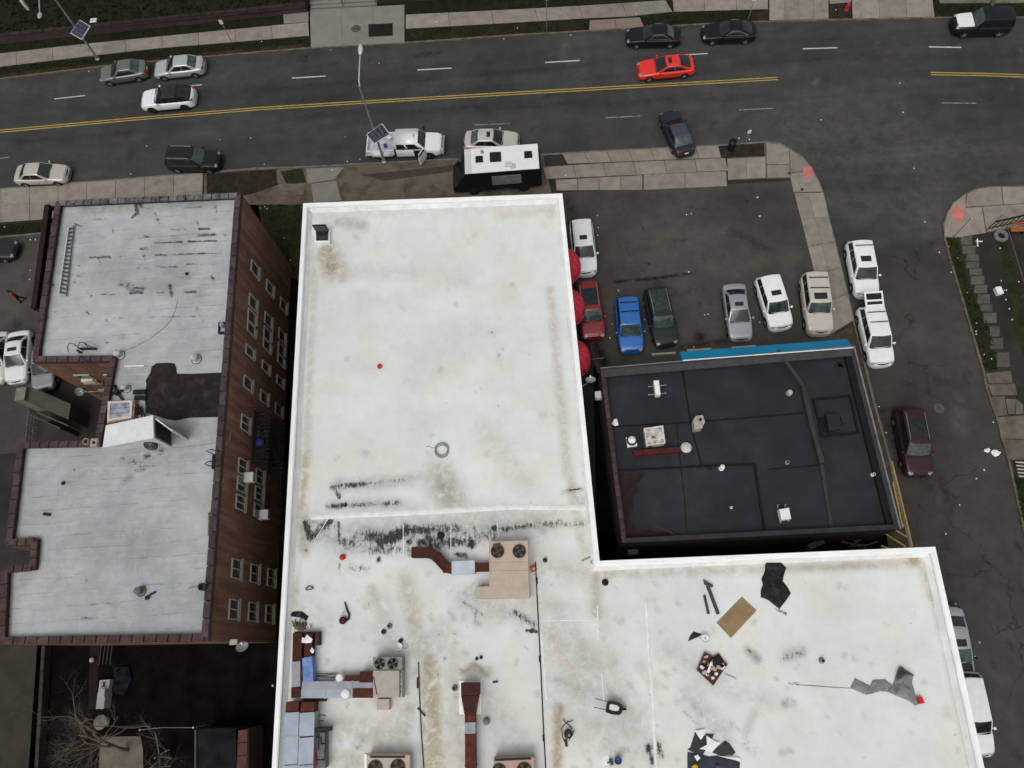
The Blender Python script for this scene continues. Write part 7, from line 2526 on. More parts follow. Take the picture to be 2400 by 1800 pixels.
MB().lathe([(.17, 0), (.21, .36), (.22, .38), (.18, .38), (.16, .15)], (g.x, g.y, WD), 16).build('body', pm('bucket_blue', (.03, .10, .24), .5, .15, 6), bb_, smooth=True)
MB().lathe([(.175, 0), (.175, .01)], (g.x, g.y, WD+.25), 14).build('contents', pm('dark_blue_water', (.02, .05, .12), .3), bb_)
g = G(Z(2, 3, 855, 1605), WD)
tag(MB().box((g.x, g.y, WD+.09), (.16, .3, .18), .3).box((g.x-.12, g.y-.02, WD+.08), (.22, .05, .05), .2).build('caulk_gun', pm('dark_green_tool', (.02, .05, .05), .5)), 'dark tool lying beside the blue bucket', 'tool')
g = G(Z(2, 3, 815, 1590), WD)
o = crumple([(g.x-.28, g.y-.3), (g.x+.05, g.y-.22), (g.x+.25, g.y+.1), (g.x+.12, g.y+.3), (g.x-.15, g.y+.22)], WD, .08, .14, 22).build('rag', WHITEM)
tag(o, 'white rag lying beside the blue bucket', 'rag')
# pile of membrane offcuts
piles = [((1540, 1480), (1585, 1335), (1640, 1400), (1680, 1360), (1745, 1365), (1720, 1420), (1690, 1470), (1640, 1560), (1515, 1500)), ((1515, 1520), (1640, 1540), (1700, 1560), (1830, 1545), (1970, 1610), (1960, 1700), (1515, 1700)),
         ((1720, 1520), (1840, 1422), (1880, 1450), (1930, 1525), (1900, 1550), (1780, 1545))]
sl_lab = ('slate-grey membrane offcut at the top of the offcut pile', 'widest slate-grey membrane offcut at the bottom of the pile', 'triangular slate-grey membrane offcut on the right of the pile')
for k, (pp, lb_) in enumerate(zip(piles, sl_lab)):
    o = crumple(G2([Z(2, 3, *p) for p in pp], WD), WD+.02*k, .10, .3, 30+k).build('membrane_offcut', SLATE)
    tag(o, lb_, 'offcut')
for k, (pp, lb_) in enumerate(((((1575, 1335), (1670, 1320), (1640, 1400), (1625, 1412)), 'white triangular offcut at the top of the offcut pile'), (((1675, 1375), (1740, 1420), (1795, 1440), (1715, 1530), (1665, 1500), (1615, 1490), (1680, 1455)), 'white star-shaped offcut in the middle of the pile'),
                               (((1570, 1555), (1600, 1540), (1625, 1570), (1595, 1598)), 'small white square scrap on the offcut pile'), (((1770, 1550), (1960, 1570), (1975, 1600), (1850, 1570)), 'long white strip along the bottom offcut'))):
    o = crumple(G2([Z(2, 3, *p) for p in pp], WD), WD+.14, .05, .25, 50+k).build('white_offcut', WHITEM)
    tag(o, lb_, 'offcut')
g = G(Z(2, 3, 1570, 1645), WD)
tag(MB().box((g.x, g.y, WD+.22), (.28, .20, .16), .5).box((g.x+.1, g.y+.05, WD+.33), (.1, .1, .08), .5).build('yellow_drill', pm('yellow_tool', (.5, .33, .03), .5)), 'yellow power tool lying on the offcut pile', 'tool')
g = G(Z(2, 3, 1770, 1645), WD)
tag(MB().lathe([(.10, 0), (.11, .2), (.05, .24)], (g.x, g.y, WD+.12), 12).build('blue_jar', MATS['bucket_blue']), 'blue jar standing on the offcut pile', 'jar')
# grey tarpaulin, in folds, with a red can and a rope
segs = [((715, 955), (750, 882), (875, 945), (850, 1028), (715, 970)), ((850, 1025), (880, 945), (905, 900), (1010, 893), (1070, 940), (1030, 1000), (960, 995), (880, 1020)),
        ((1030, 1000), (1080, 935), (1110, 830), (1130, 785), (1150, 785), (1160, 805), (1250, 855), (1240, 920), (1265, 1010), (1295, 1110), (1270, 1120), (1210, 1075), (1120, 1040))]
m = MB()
for k, pp in enumerate(segs):
    mm_ = crumple(G2([Z(3, 3, *p) for p in pp], WD), WD+.012*k, .22, .2, 60+k)
    m.add(mm_.V, mm_.F)
o = m.build('grey_tarpaulin', GREYT, None, smooth=True, angle=25)
tag(o, 'long folded grey tarpaulin lying on the white roof wing', 'tarpaulin')
o2 = crumple(G2([Z(3, 3, *p) for p in ((1095, 900), (1115, 825), (1130, 785), (1152, 787), (1160, 805), (1248, 855), (1240, 862), (1180, 850), (1140, 880))], WD), WD+.24, .06, .15, 71).build('lining', pm('dark_mottle', (.05, .05, .05), .7, .6, 6), o)
g = G(Z(3, 3, 1305, 1072), WD)
rc = thing('fuel_can', 'small red can at the end of the grey tarpaulin', 'can', (g.x, g.y, WD))
MB().box((g.x, g.y, WD+.14), (.26, .32, .28), .2).build('body', RED, rc)
MB().tube([(g.x-.08, g.y+.1, WD+.28), (g.x-.1, g.y+.2, WD+.36), (g.x-.05, g.y+.3, WD+.36)], .025, 6).build('spout', RED, rc)
o = MB().tube([G(Z(3, 3, *p), WD+.02) for p in ((175, 925), (215, 938), (245, 918), (262, 930), (240, 940), (380, 948), (560, 962), (712, 970))], .014, 5).build('rope', pm('grey_rope', (.12, .12, .115), .8))
tag(o, 'thin grey rope with a loop trailing from the grey tarpaulin', 'rope')
g = G((1372, 893), 5.5)


def dish(label, c, r, az, tilt, wallp, group=None):
    t = thing('satellite_dish', label, 'satellite dish', (c.x, c.y, c.z), group)
    M = Matrix.Rotation(az, 3, 'Z') @ Matrix.Rotation(tilt, 3, 'X')
    prof = [(r*i/6+.004, .28*r*(i/6)**2) for i in range(7)]+[(r, .28*r-.02), (r*.5, .05*r)]
    MB().lathe(prof, c, 18, M=M).build('reflector', pm('grey_dish', (.30, .31, .32), .5, .1, 4), t, smooth=True)
    MB().tube([c, (c+Vector(wallp))/2+Vector((0, 0, -.1)), wallp], .03, 6).build('mount', STEEL, t)
    MB().tube([c+M @ Vector((0, -r*.9, .05)), c+M @ Vector((0, -r*.3, r*.8))], .018, 5).build('arm', STEEL, t)
    MB().box(c+M @ Vector((0, -r*.25, r*.82)), (.09, .09, .12), M=M).build('receiver', WHITEM, t)
    return t


dish('grey satellite dish on the white building wall above the gap by the shop', Vector((wB.x+.75, G((1372, 893), 5.6).y, 5.6)), .34, math.pi, math.radians(35), (wB.x, G((1372, 893), 5.6).y-.3, 5.2))

# ------------------------------------------------------------------ things on the black roof
def kp_(c, r, x, y, h=KD):
    return G(Z(c, r, x, y), h)


g = kp_(2, 2, 1030, 500)
v1 = thing('roof_ventilator', 'white mushroom ventilator on a square base on the black roof', 'vent', (g.x, g.y, KD))
MB().box((g.x, g.y-.05, KD+.12), (.66, .66, .24), .05).build('base', WHITEM, v1)
MB().lathe([(.30, .24), (.34, .30), (.36, .36), (.30, .46), (.26, .48)], (g.x, g.y, KD), 20).build('rim', pm('dark_ring', (.05, .05, .05), .6), v1, smooth=True)
MB().lathe([(.25, .40), (.25, .52), (.18, .60), (.03, .63)], (g.x, g.y, KD), 20).build('cap', WHITEM, v1, smooth=True)
g = kp_(2, 2, 1498, 560)
v2 = thing('roof_ventilator', 'plain white round ventilator on the black roof', 'vent', (g.x, g.y, KD))
MB().lathe([(.28, 0), (.28, .25), (.36, .27), (.36, .34), (.28, .42), (.04, .46)], (g.x, g.y, KD), 20).build('cap', pm('dirty_white', (.5, .49, .45), .6, .25, 5), v2, smooth=True)
g = kp_(2, 2, 1235, 450)
v3 = thing('exhaust_fan_box', 'rust-stained square white exhaust box on the black roof', 'vent', (g.x, g.y, KD))
q4 = G2([Z(2, 2, *p) for p in ((1142, 385), (1302, 362), (1322, 508), (1165, 532))], KD+.75)
MB().prism(q4, KD, KD+.72).build('casing', pm('rust_stained_white', (.48, .44, .42), .7, .3, 3, col2=(.09, .03, .02), c2=(.48, .6)), v3)
MB().ring(offset_poly(q4, -.03), offset_poly(q4, .06), KD+.70, KD+.76).build('rim', pm('pale_rim', (.55, .52, .5), .6, .3, 5), v3)
MB().beam(kp_(2, 2, 1050, 600, KD+.3), kp_(2, 2, 1450, 570, KD+.3), .35, .3).build('duct', pm('red_rust_duct', (.06, .014, .012), .8, .3, 2), v3)
g = kp_(2, 2, 1610, 335)
v4 = thing('chimney', 'stubby pale chimney with a round flue on the black roof', 'chimney', (g.x, g.y, KD))
q4 = G2([Z(2, 2, *p) for p in ((1565, 310), (1590, 275), (1650, 270), (1668, 330), (1640, 385), (1575, 390))], KD+.7)
MB().prism(q4, KD, KD+.7).build('stack', pm('stained_render', (.34, .32, .26), .8, .35, 4), v4)
p = kp_(2, 2, 1628, 308, KD+.72)
MB().lathe([(.09, 0), (.09, .12), (.06, .12), (.06, .02)], (p.x, p.y, KD+.68), 12).build('flue', BLACKM, v4)
# air conditioner on rails near the front
q4 = [Z(2, 1, 1225, 1628), Z(2, 1, 1270, 1625), Z(2, 2, 1285, 92), Z(2, 2, 1242, 95)]
g = G(q4[0], KD)
v5 = thing('split_air_conditioner', 'long white air conditioner on rails near the front of the black roof', 'air conditioner', G((1540, 915), KD))
pbox(v5, 'case', q4, KD+.75, KD+.25, WHITEM, .02)
for yy in (15, 85):
    MB().beam(kp_(2, 2, 1175, yy+10, KD+.2), kp_(2, 2, 1330, yy-5, KD+.2), .05, .08).build('rail', STEEL, v5)
for xx, yy in ((1180, 25), (1325, 10), (1180, 95), (1325, 80)):
    p = kp_(2, 2, xx, yy)
    MB().box((p.x, p.y, KD+.08), (.06, .06, .16)).build('foot', STEEL, v5)
q4 = [Z(3, 2, 98, 1082), Z(3, 2, 182, 1068), Z(3, 2, 202, 1165), Z(3, 2, 118, 1175)]
v6 = thing('split_air_conditioner', 'square white air conditioner on a stand near the back of the black roof', 'air conditioner', G(Z(3, 2, 150, 1120), KD))
pbox(v6, 'case', q4, KD+.8, KD+.3, WHITEM, .02)
for a, b in (((80, 1045), (108, 1205)), ((145, 1040), (175, 1190))):
    MB().beam(kp_(3, 2, *a, KD+.25), kp_(3, 2, *b, KD+.25), .05, .08).build('rail', STEEL, v6)
for xx, yy in ((82, 1050), (108, 1195), (146, 1045), (175, 1185)):
    p = kp_(3, 2, xx, yy)
    MB().box((p.x, p.y, KD+.12), (.06, .06, .24)).build('foot', STEEL, v6)
vent(Z(2, 2, 1808, 728), .12, .35, 'white pipe vent at the kerb on the black roof', WHITEM, z=KD, lid=WHITEM)
vent(Z(2, 2, 1705, 728), .12, .12, 'black pipe stub beside the white pipe vent on the black roof', BLACKM, z=KD)
vent(Z(3, 2, 180, 82), .14, .2, 'pale round vent with a dark collar by the diagonal kerb', GV, z=KD, lid=pm('pale_cap', (.4, .38, .36), .6))
vent(Z(3, 2, 165, 680), .10, .25, 'small bent pipe vent by the inner kerb end', GV, z=KD)
vent(Z(3, 2, 905, 785), .09, .25, 'small bright pipe vent beside the east parapet of the black roof', WHITEM, z=KD)
vent(Z(3, 1, 620, 1500), .18, .06, 'round black roof drain in the front corner of the black roof', BLACKM, z=KD)
vent(Z(2, 2, 1893, 1068), .06, .25, 'thin white pipe stub on the lower black roof field', WHITEM, z=KD)
v7 = thing('roof_hatch', 'black roof hatch box inside the square kerb of the black roof', 'hatch', G(Z(3, 2, 580, 345), KD))
q4 = [Z(3, 2, 505, 265), Z(3, 2, 615, 258), Z(3, 2, 635, 385), Z(3, 2, 530, 410)]
pbox(v7, 'lid', q4, KD+.45, KD, BITU)
MB().beam(kp_(3, 2, 628, 280, KD+.03), kp_(3, 2, 640, 350, KD+.03), .05, .06).build('handle', DKS, v7)
pbox(v7, 'side_box', [Z(3, 2, 445, 290), Z(3, 2, 500, 280), Z(3, 2, 525, 405), Z(3, 2, 470, 420)], KD+.1, KD, DKS)
o = crumple(G2([Z(2, 2, *p) for p in ((862, 345), (880, 305), (905, 300), (915, 330), (920, 355), (890, 365))], KD), KD, .12, .12, 80).build('white_scrap', WHITEM)
tag(o, 'white scrap of plastic at the west edge of the black roof', 'scrap')
p = G(Z(2, 2, 757, 100), 3.2)
o = MB().box((kp[0].x-.22, p.y, 3.2), (.4, .5, .5)).box((kp[0].x-.44, p.y, 3.2), (.02, .4, .4)).build('wall_box', WHITEM)
tag(o, 'white utility box fixed to the west wall of the low shop', 'box')
p = G(Z(2, 2, 1040, 1430), .9)
o = MB().box((p.x, p.y, .55), (.62, .66, .86), .03).box((p.x, p.y, 1.0), (.66, .70, .05), .03).build('meter_cabinet', pm('grey_cabinet', (.20, .20, .21), .6, .15, 4))
tag(o, 'grey metal cabinet in the dark alley behind the low shop', 'cabinet')
q4 = G2([Z(3, 2, *p_) for p_ in ((345, 1385), (475, 1338), (498, 1375), (365, 1432))], .8)
o = MB().prism(q4, .11, .75).build('timber_box', pm('old_grey_timber', (.10, .09, .075), .9, .3, 4))
tag(o, 'grey timber box in the alley behind the low shop', 'box')
rr = random.Random(33)
for k in range(9):
    a = Z(3, 2, rr.uniform(510, 860), rr.uniform(1340, 1410))
    g = G(a, .11)
    d = Vector((math.cos(rr.uniform(-.4, .6)), math.sin(rr.uniform(-.4, .6)), 0))*rr.uniform(.5, 1.3)
    tag(MB().beam(g+Vector((0, 0, .05+.02*k)), g+d+Vector((0, 0, .08+.02*k)), .07, .05).build('scrap_timber', MATS['old_grey_timber']), 'piece of scrap timber thrown in the alley behind the low shop', 'timber', 'scrap timber in the alley')
m = MB()
m.tube([G(Z(2, 2, 1240, 1225), KT+.6), G(Z(2, 2, 1380, 1290), KT+.3), G(Z(2, 2, 1530, 1370), 3.6)], .02, 5)
tag(m.build('overhead_cable', pm('rusty_cable', (.09, .045, .035), .7)), 'slack brown cable hanging behind the low shop', 'cable')

# ------------------------------------------------------------------ things on the silver roof
def bz(r, x, y, h=BD):
    return G(Z(0, r, x, y), h)


ld = thing('ladder', 'long ladder lying along the silver roof', 'ladder', bz(1, 590, 600))
a0, a1_ = bz(1, 604, 312), bz(1, 520, 885)
b0, b1_ = bz(1, 648, 300), bz(1, 582, 905)
MB().beam(a0+Vector((0, 0, .12)), a1_+Vector((0, 0, .12)), .07, .09).build('rail', pm('white_ladder', (.42, .44, .45), .5, .15, 3), ld)
MB().beam(b0+Vector((0, 0, .12)), b1_+Vector((0, 0, .12)), .05, .09).build('rail', pm('grey_rail', (.11, .12, .125), .5, .15, 3), ld)
for k in range(17):
    f = (k+.5)/17
    MB().beam(a0.lerp(a1_, f)+Vector((0, 0, .10)), b0.lerp(b1_, f)+Vector((0, 0, .10)), .085, .05).build('rung', pm('dark_rung', (.030, .034, .036), .6), ld)
# skylight
sk = thing('skylight', 'skylight with an orange-brown frame and bluish panes beside the light well', 'skylight', bz(2, 1045, 230))
q4 = [Z(0, 2, *p) for p in ((928, 145), (1162, 132), (1150, 305), (920, 335))]
pq = G2(q4, BD+.45)
MB().prism(pq, BD, BD+.4).build('kerb', pm('orange_rust_frame', (.34, .15, .085), .7, .3, 3, col2=(.5, .42, .36), c2=(.5, .65)), sk)
gi = offset_poly(pq, .22)
MB().ring(offset_poly(pq, .08), gi, BD+.39, BD+.52).build('frame', pm('cream_frame', (.52, .47, .41), .6, .2, 3), sk)
f = bil((*gi[0], BD+.46), (*gi[1], BD+.46), (*gi[2], BD+.46), (*gi[3], BD+.46))
for k in range(3):
    q5 = [f(.02, k/3+.02), f(.98, k/3+.02), f(.98, (k+1)/3-.02), f(.02, (k+1)/3-.02)]
    MB().prism([tuple(v[:2]) for v in q5], BD+.42, BD+.47+.01*k).build('pane', pm('blue_white_pane', (.34, .37, .43), .3, .25, 1.5, col2=(.2, .22, .28), c2=(.45, .6)), sk)
# stair bulkhead: white sloping roof, dark opening
bh = thing('stair_bulkhead', 'white sloping stair bulkhead with a dark doorway on the silver roof', 'bulkhead', bz(2, 1150, 430))
HB = 2.0
top4 = [Z(0, 2, *p) for p in ((918, 360), (1325, 272), (1332, 468), (890, 552))]
hts = (.55, HB, HB, .35)
tv = [G(p, BD+h) for p, h in zip(top4, hts)]
m = MB()
m.add([tuple(v) for v in tv]+[(v.x, v.y, BD) for v in tv], [(0, 1, 2, 3), (3, 2, 6, 7), (0, 3, 7, 4), (1, 0, 4, 5), (2, 1, 5, 6)])
BW = pm('white_bulkhead_coating', (.50, .51, .52), .6, .12, 1.5, col2=(.34, .36, .37), c2=(.6, .75))
m.build('shell', BW, bh)
n2_ = [v+Vector((0, 0, .05)) for v in tv]
MB().add([tuple(v) for v in n2_]+[tuple(v+Vector((0, 0, -.04))) for v in n2_], [(0, 1, 2, 3), (4, 7, 6, 5), (0, 4, 5, 1), (1, 5, 6, 2), (2, 6, 7, 3), (3, 7, 4, 0)]).build('roof', pm('bulkhead_roof', (.60, .61, .61), .6, .08, 2, col2=(.3, .3, .3), c2=(.7, .78)), bh)
e0, e1 = tv[1], tv[2]
dd_ = Vector((.03, 0, 0))
dx = MB().add([tuple(e0.lerp(e1, .08)+dd_-Vector((0, 0, .12))), tuple(e0.lerp(e1, .92)+dd_-Vector((0, 0, .12))), (*(e0.lerp(e1, .92)+dd_)[:2], BD+.05), (*(e0.lerp(e1, .08)+dd_)[:2], BD+.05)], [(0, 1, 2, 3)])
dx.build('doorway', pm('dark_slate_door', (.035, .042, .042), .6), bh)
# door leaf standing open with pale frame, and a side wall
p = G(Z(0, 2, 1480, 380), BD+1.0)
o0, o1 = G(Z(0, 2, 1345, 300), BD+2.0), G(Z(0, 2, 1480, 400), BD+2.0)
MB().beam((o0.x, o0.y, BD+1.95), (o1.x, o1.y, BD+1.95), .08, .10).build('door_head', BW, bh)
MB().beam((o1.x, o1.y, BD+1.0), (o1.x+.02, o1.y+.02, BD+2.0), .10, .10).build('door_jamb', BW, bh)
MB().box((o1.x, o1.y, BD+.98), (.09, .09, 1.95)).build('door_post', BW, bh)
MB().add([(o0.x, o0.y, BD+1.9), (o1.x, o1.y, BD+1.9), (o1.x, o1.y, BD+.02), (o0.x, o0.y, BD+.02)], [(0, 1, 2, 3)]).build('door', MATS['dark_slate_door'], bh)
# black round dish on the bulkhead side
g = G(Z(0, 2, 1305, 528), BD+.9)
fd = thing('exhaust_fan', 'black round exhaust fan on the white bulkhead side', 'fan', (g.x, g.y, BD+.9))
M_ = Matrix.Rotation(math.radians(62), 3, 'X')
MB().lathe([(.36, -.06), (.40, 0), (.40, .08), (.33, .10)], g, 20, M=M_).build('housing', BLACKM, fd, smooth=True)
m = MB()
for k in range(3):
    m.torus((0, 0, 0), .10+.1*k, .010, 20, 4)
m.V = [tuple(g+M_ @ (Vector(v)+Vector((0, 0, .115)))) for v in m.V]
m.build('grille', STEEL, fd)
MB().beam(g, (g.x, g.y+.9, g.z), .08, .08).build('mount', STEEL, fd)


def ring_vent(r, x, y, rad, label, mat=None):
    g = bz(r, x, y)
    t = thing('roof_vent', label, 'vent', (g.x, g.y, BD))
    MB().lathe([(rad*1.5, 0), (rad*1.45, .04), (rad, .08), (rad, .4), (rad*.7, .4), (rad*.7, .2)], (g.x, g.y, BD), 16).build('stack', mat or pm('silver_coated', (.36, .38, .39), .6, .2, 5), t, smooth=True)
    MB().lathe([(rad*1.05, .42), (rad*1.1, .47), (rad*.3, .58)], (g.x, g.y, BD), 16).build('cap', mat or MATS['silver_coated'], t, smooth=True)
    m = MB()
    m.torus((g.x, g.y, BD+.02), rad*1.55, .03, 18, 5)
    m.build('collar', pm('dark_collar', (.07, .075, .075), .7), t)
    return t


ring_vent(1, 1040, 1412, .20, 'silver roof vent at the end of the loose cable')
ring_vent(1, 1700, 1448, .20, 'silver roof vent above the black repair patch')
ring_vent(2, 1100, 45, .16, 'silver roof vent beside the skylight')
ring_vent(3, 1222, 132, .18, 'dark ringed roof vent on the south roof', pm('dark_silver', (.12, .13, .13), .6))
m = MB()
g = bz(3, 1300, 155)
m.tube([bz(3, 1280, 185, BD+.06), bz(3, 1305, 155, BD+.1), bz(3, 1345, 138, BD+.06)], .06, 7)
m.box((g.x-.12, g.y-.2, BD+.08), (.2, .2, .14), .3)
tag(m.build('pipe_offcut', BLACKM), 'black bent pipe offcut beside the dark ringed vent', 'pipe')
# chimney with a black kerb on the east parapet
g = bz(1, 1935, 1172)
ch = thing('chimney', 'small white chimney inside a square black kerb by the east parapet', 'chimney', (g.x, g.y, BD))
q4 = G2([Z(0, 1, *p) for p in ((1888, 1128), (1982, 1122), (1975, 1220), (1885, 1222))], BD+.2)
MB().ring(q4, offset_poly(q4, .10), BD, BD+.25).build('kerb', BLACKM, ch)
MB().prism(offset_poly(q4, .10), BD, BD+.12).build('tray', MATS['silver_coated'], ch)
MB().lathe([(.16, .1), (.16, .5), (.12, .56), (.05, .56)], (g.x+.05, g.y, BD), 12).build('flue', STEEL, ch, smooth=True)
bracket_mat = pm('thin_dark_pipe', (.045, .045, .05), .6)
ant = thing('bent_aerial', 'bent pipe antenna frame over the edge of the light well', 'antenna', bz(1, 700, 1350))
for pts in (((592, 1385), (583, 1340), (600, 1305), (640, 1315), (680, 1345)), ((680, 1400), (672, 1335), (690, 1297), (725, 1300), (765, 1345)), ((690, 1410), (720, 1450), (790, 1530), (860, 1600)), ((715, 1295), (815, 1355))):
    MB().tube([bz(1, *p, BD+.45) for p in pts], .028, 6).build('pipe', bracket_mat, ant)
MB().beam(bz(1, 690, 1355, BD+.12), bz(1, 830, 1355, BD+.12), .10, .2).build('crossbar', BLACKM, ant)
MB().box(tuple(bz(1, 688, 1380, BD+.2)), (.1, .1, .5)).build('foot', BLACKM, ant)
ant2 = thing('loop_aerial', 'black antenna frame with two bent loops by the east parapet', 'antenna', bz(2, 1840, 640))
for pts in (((1885, 580), (1830, 565), (1780, 575), (1830, 600), (1858, 620)), ((1860, 665), (1800, 670), (1768, 690), (1800, 705), (1835, 710))):
    MB().tube([bz(2, *p, BD+.4) for p in pts], .032, 6).build('loop', BLACKM, ant2)
MB().beam(bz(2, 1852, 610, BD+.35), bz(2, 1842, 735, BD+.35), .16, .16).build('post', BLACKM, ant2)
MB().box(tuple(bz(2, 1850, 660, BD+.17)), (.12, .5, .34)).build('foot', BLACKM, ant2)
# cables and litter on the silver roof
o = MB().tube([bz(1, *p, BD+.02) for p in ((1050, 1385), (1180, 1330), (1300, 1265), (1420, 1170), (1480, 1100), (1515, 1020), (1535, 940))], .012, 5).build('roof_cable', pm('grey_cable', (.20, .21, .21), .7))
tag(o, 'thin grey cable curving over the upper silver roof', 'cable')
o = MB().tube([bz(2, *p, BD+.02) for p in ((1480, 550), (1600, 545), (1760, 525), (1880, 505))], .012, 5).build('roof_cable', MATS['grey_cable'])
tag(o, 'thin grey cable running from the bulkhead to the east parapet', 'cable')
o = MB().beam(bz(1, 1075, 1505, BD+.04), bz(1, 1245, 1500, BD+.04), .07, .05).build('white_batten', WHITEM)
tag(o, 'white batten lying on the roof below the light well corner', 'batten')
o = MB().beam(bz(2, 375, 1122, BD+.05), bz(2, 435, 1130, BD+.05), .16, .09).build('black_block', BLACKM)
tag(o, 'short black block lying on the south-west silver roof', 'block')
for (r, x, y, lab) in ((2, 550, 858, 'small black lump of debris on the lower silver roof'), (1, 1617, 710, 'small black lump near the seams of the upper silver roof')):
    g = bz(r, x, y)
    tag(MB().lathe([(.06, 0), (.13, .03), (.10, .12), (.03, .16)], (g.x, g.y, BD), 6).build('debris_lump', BLACKM), lab, 'debris')
o = MB().beam(bz(2, 1808, 1110, BD+.05), bz(2, 1803, 1312, BD+.05), .09, .07).build('gutter_rail', pm('olive_grey_metal', (.11, .12, .10), .6))
tag(o, 'dark metal rail lying along the east parapet of the silver roof', 'rail')
# black star-shaped frame and bits by the skylight
fr_ = thing('star_aerial', 'black star-shaped antenna base beside the small silver vent', 'antenna', bz(2, 1010, 70))
g = bz(2, 1010, 75, BD+.15)
for k in range(4):
    a = math.radians(20+k*90+random.uniform(-15, 15))
    MB().beam((g.x, g.y, BD+.18), (g.x+math.cos(a)*.75, g.y+math.sin(a)*.6, BD+.05), .14, .08).build('arm', BLACKM, fr_)
MB().lathe([(.16, 0), (.2, .08), (.12, .3)], (g.x, g.y, BD), 10).build('hub', BLACKM, fr_)
for k, (a, b) in enumerate((((1155, 70), (1260, 68)), ((1165, 118), (1265, 122)))):
    o = MB().beam(bz(2, *a, BD+.1), bz(2, *b, BD+.1), .28, .16).build('black_beam', BLACKM)
    tag(o, 'black block beam beside the tar patch', 'beam', 'black beams by the tar patch')
ps = thing('pipe_stand', 'black pipe stand between the skylight and the tar patch', 'pipe', bz(2, 1210, 240))
for pts in (((1175, 260), (1215, 200), (1255, 280)), ((1190, 180), (1230, 280))):
    MB().tube([bz(2, *p, BD+.25) for p in pts], .06, 6).build('pipe', BLACKM, ps)
MB().box(tuple(bz(2, 1205, 230, BD+.12)), (.3, .4, .24), .3).build('block', BLACKM, ps)
# pots on the parapet of the lower wing
for x, y, lab in ((762, 505, 'pale round chimney pot on the light well parapet'), (832, 515, 'square pale chimney pot on the light well parapet')):
    g = bz(2, x, y, BT)
    t = thing('chimney_pot', lab, 'chimney pot', (g.x, g.y, BT))
    if x < 800:
        MB().lathe([(.20, 0), (.20, .3), (.16, .3), (.14, .1)], (g.x, g.y, BT-.02), 12).build('pot', pm('stained_pot', (.28, .24, .21), .8, .3, 5), t, smooth=True)
    else:
        MB().box((g.x, g.y, BT+.12), (.42, .5, .28)).build('pot', MATS['stained_pot'], t)
    MB().lathe([(.10, 0), (.10, .02)], (g.x, g.y, BT+.24), 10).build('flue', BLACKM, t)
# dishes on the walls
dish('grey satellite dish fixed to the south-east corner of the apartment house', G(Z(0, 3, 2095, 620), 6.6), .36, math.pi, math.radians(40), tuple(Vector((BP[2][0]-.3, BP[2][1], 6.4))))
dish('pinkish satellite dish on the alley wall below the antenna frame', G(Z(0, 2, 1925, 845), 9.6), .33, -math.pi/2, math.radians(50), tuple(Vector((*(p1+dw*17.0), 9.3))))
g = G(Z(0, 3, 2035, 570), 7.4)
o = MB().box((g.x-.1, g.y, 7.4), (.42, .3, .2)).box((g.x-.4, g.y+.1, 7.3), (.4, .08, .08)).build('flood_light', FRAME)
tag(o, 'white flood lamp box on the south wall corner of the apartment house', 'lamp')
g = bz(3, 1780, 95, BT)
t = thing('corner_pot', 'dark chimney pot on the east parapet near the south corner', 'chimney pot', (g.x, g.y, BT))
MB().lathe([(.22, 0), (.22, .35), (.17, .35), (.15, .1)], (g.x-.1, g.y, BT), 12).build('pot', pm('dark_pot', (.045, .04, .042), .7), t, smooth=True)
MB().tube([(g.x-.2, g.y, BT+.1), (g.x-.7, g.y+.05, BD+.3), (g.x-1.1, g.y+.03, BD+.1)], .03, 6).build('stay', GV, t)

# ------------------------------------------------------------------ light well and the lot on the west side
OLW = pm('olive_concrete', (.062, .058, .043), .9, .2, 1.0)
ow = thing('concrete_wall', 'olive concrete wall with a pale square pier beside the light well', 'wall', G(Z(0, 2, 350, 200), .1))
a_, b_ = G(Z(0, 2, 205, 80), 2.4), G(Z(0, 2, 600, 250), 2.4)
MB().prism([(a_.x, a_.y+.7), (b_.x, b_.y+.7), (b_.x, b_.y-.5), (a_.x, a_.y-.5)], .1, 2.4).build('wall', OLW, ow)
a2 = G(Z(0, 2, 175, 85), 2.7)
MB().box((a2.x, a2.y, 1.4), (.75, 1.0, 2.6)).build('pier', pm('pale_pier', (.17, .165, .125), .85, .15, 2), ow)
MB().tube([G(Z(0, 2, 320, 245), 2.45), G(Z(0, 2, 590, 360), 2.45)], .05, 6).build('rail', pm('brown_rail', (.10, .085, .07), .7), ow)
for f in (0, .5, 1):
    p = G(Z(0, 2, 320, 245), 2.45).lerp(G(Z(0, 2, 590, 360), 2.45), f)
    MB().tube([(p.x, p.y, .1), p], .04, 6).build('post', MATS['brown_rail'], ow)
MB().beam(G(Z(0, 2, 330, 300), 1.2), G(Z(0, 2, 600, 420), 1.2), .1, 2.2).build('panel', OLW, ow)
m = MB()
gf = thing('chain_fence', 'thin wire fence along the ramp beside the apartment house', 'fence', G(Z(0, 2, 250, 380), .1))
fa_, fb_ = G(Z(0, 2, 268, 250), .9), G(Z(0, 2, 240, 495), .9)
for k in range(6):
    p = fa_.lerp(fb_, k/5)
    MB().tube([(p.x, p.y, .1), (p.x, p.y, 1.2)], .03, 5).build('post', STEEL, gf)
for z_ in (.5, .85, 1.2):
    MB().tube([(fa_.x, fa_.y, z_), (fb_.x, fb_.y, z_)], .015, 4).build('wire', STEEL, gf)
g = G(Z(0, 1, 770, 1610), 7.0)
ac = thing('window_air_conditioner', 'cream air conditioner on a wooden bracket in the light well', 'air conditioner', (g.x, g.y, 7.0))
MB().box((g.x, g.y, 7.0), (.8, .62, .45)).build('case', pm('cream_enamel', (.55, .52, .42), .6, .1, 4), ac)
MB().box((g.x+.5, g.y-.05, 6.9), (.3, .5, .5)).build('bracket', pm('yellow_wood', (.26, .16, .06), .8, .2, 4), ac)
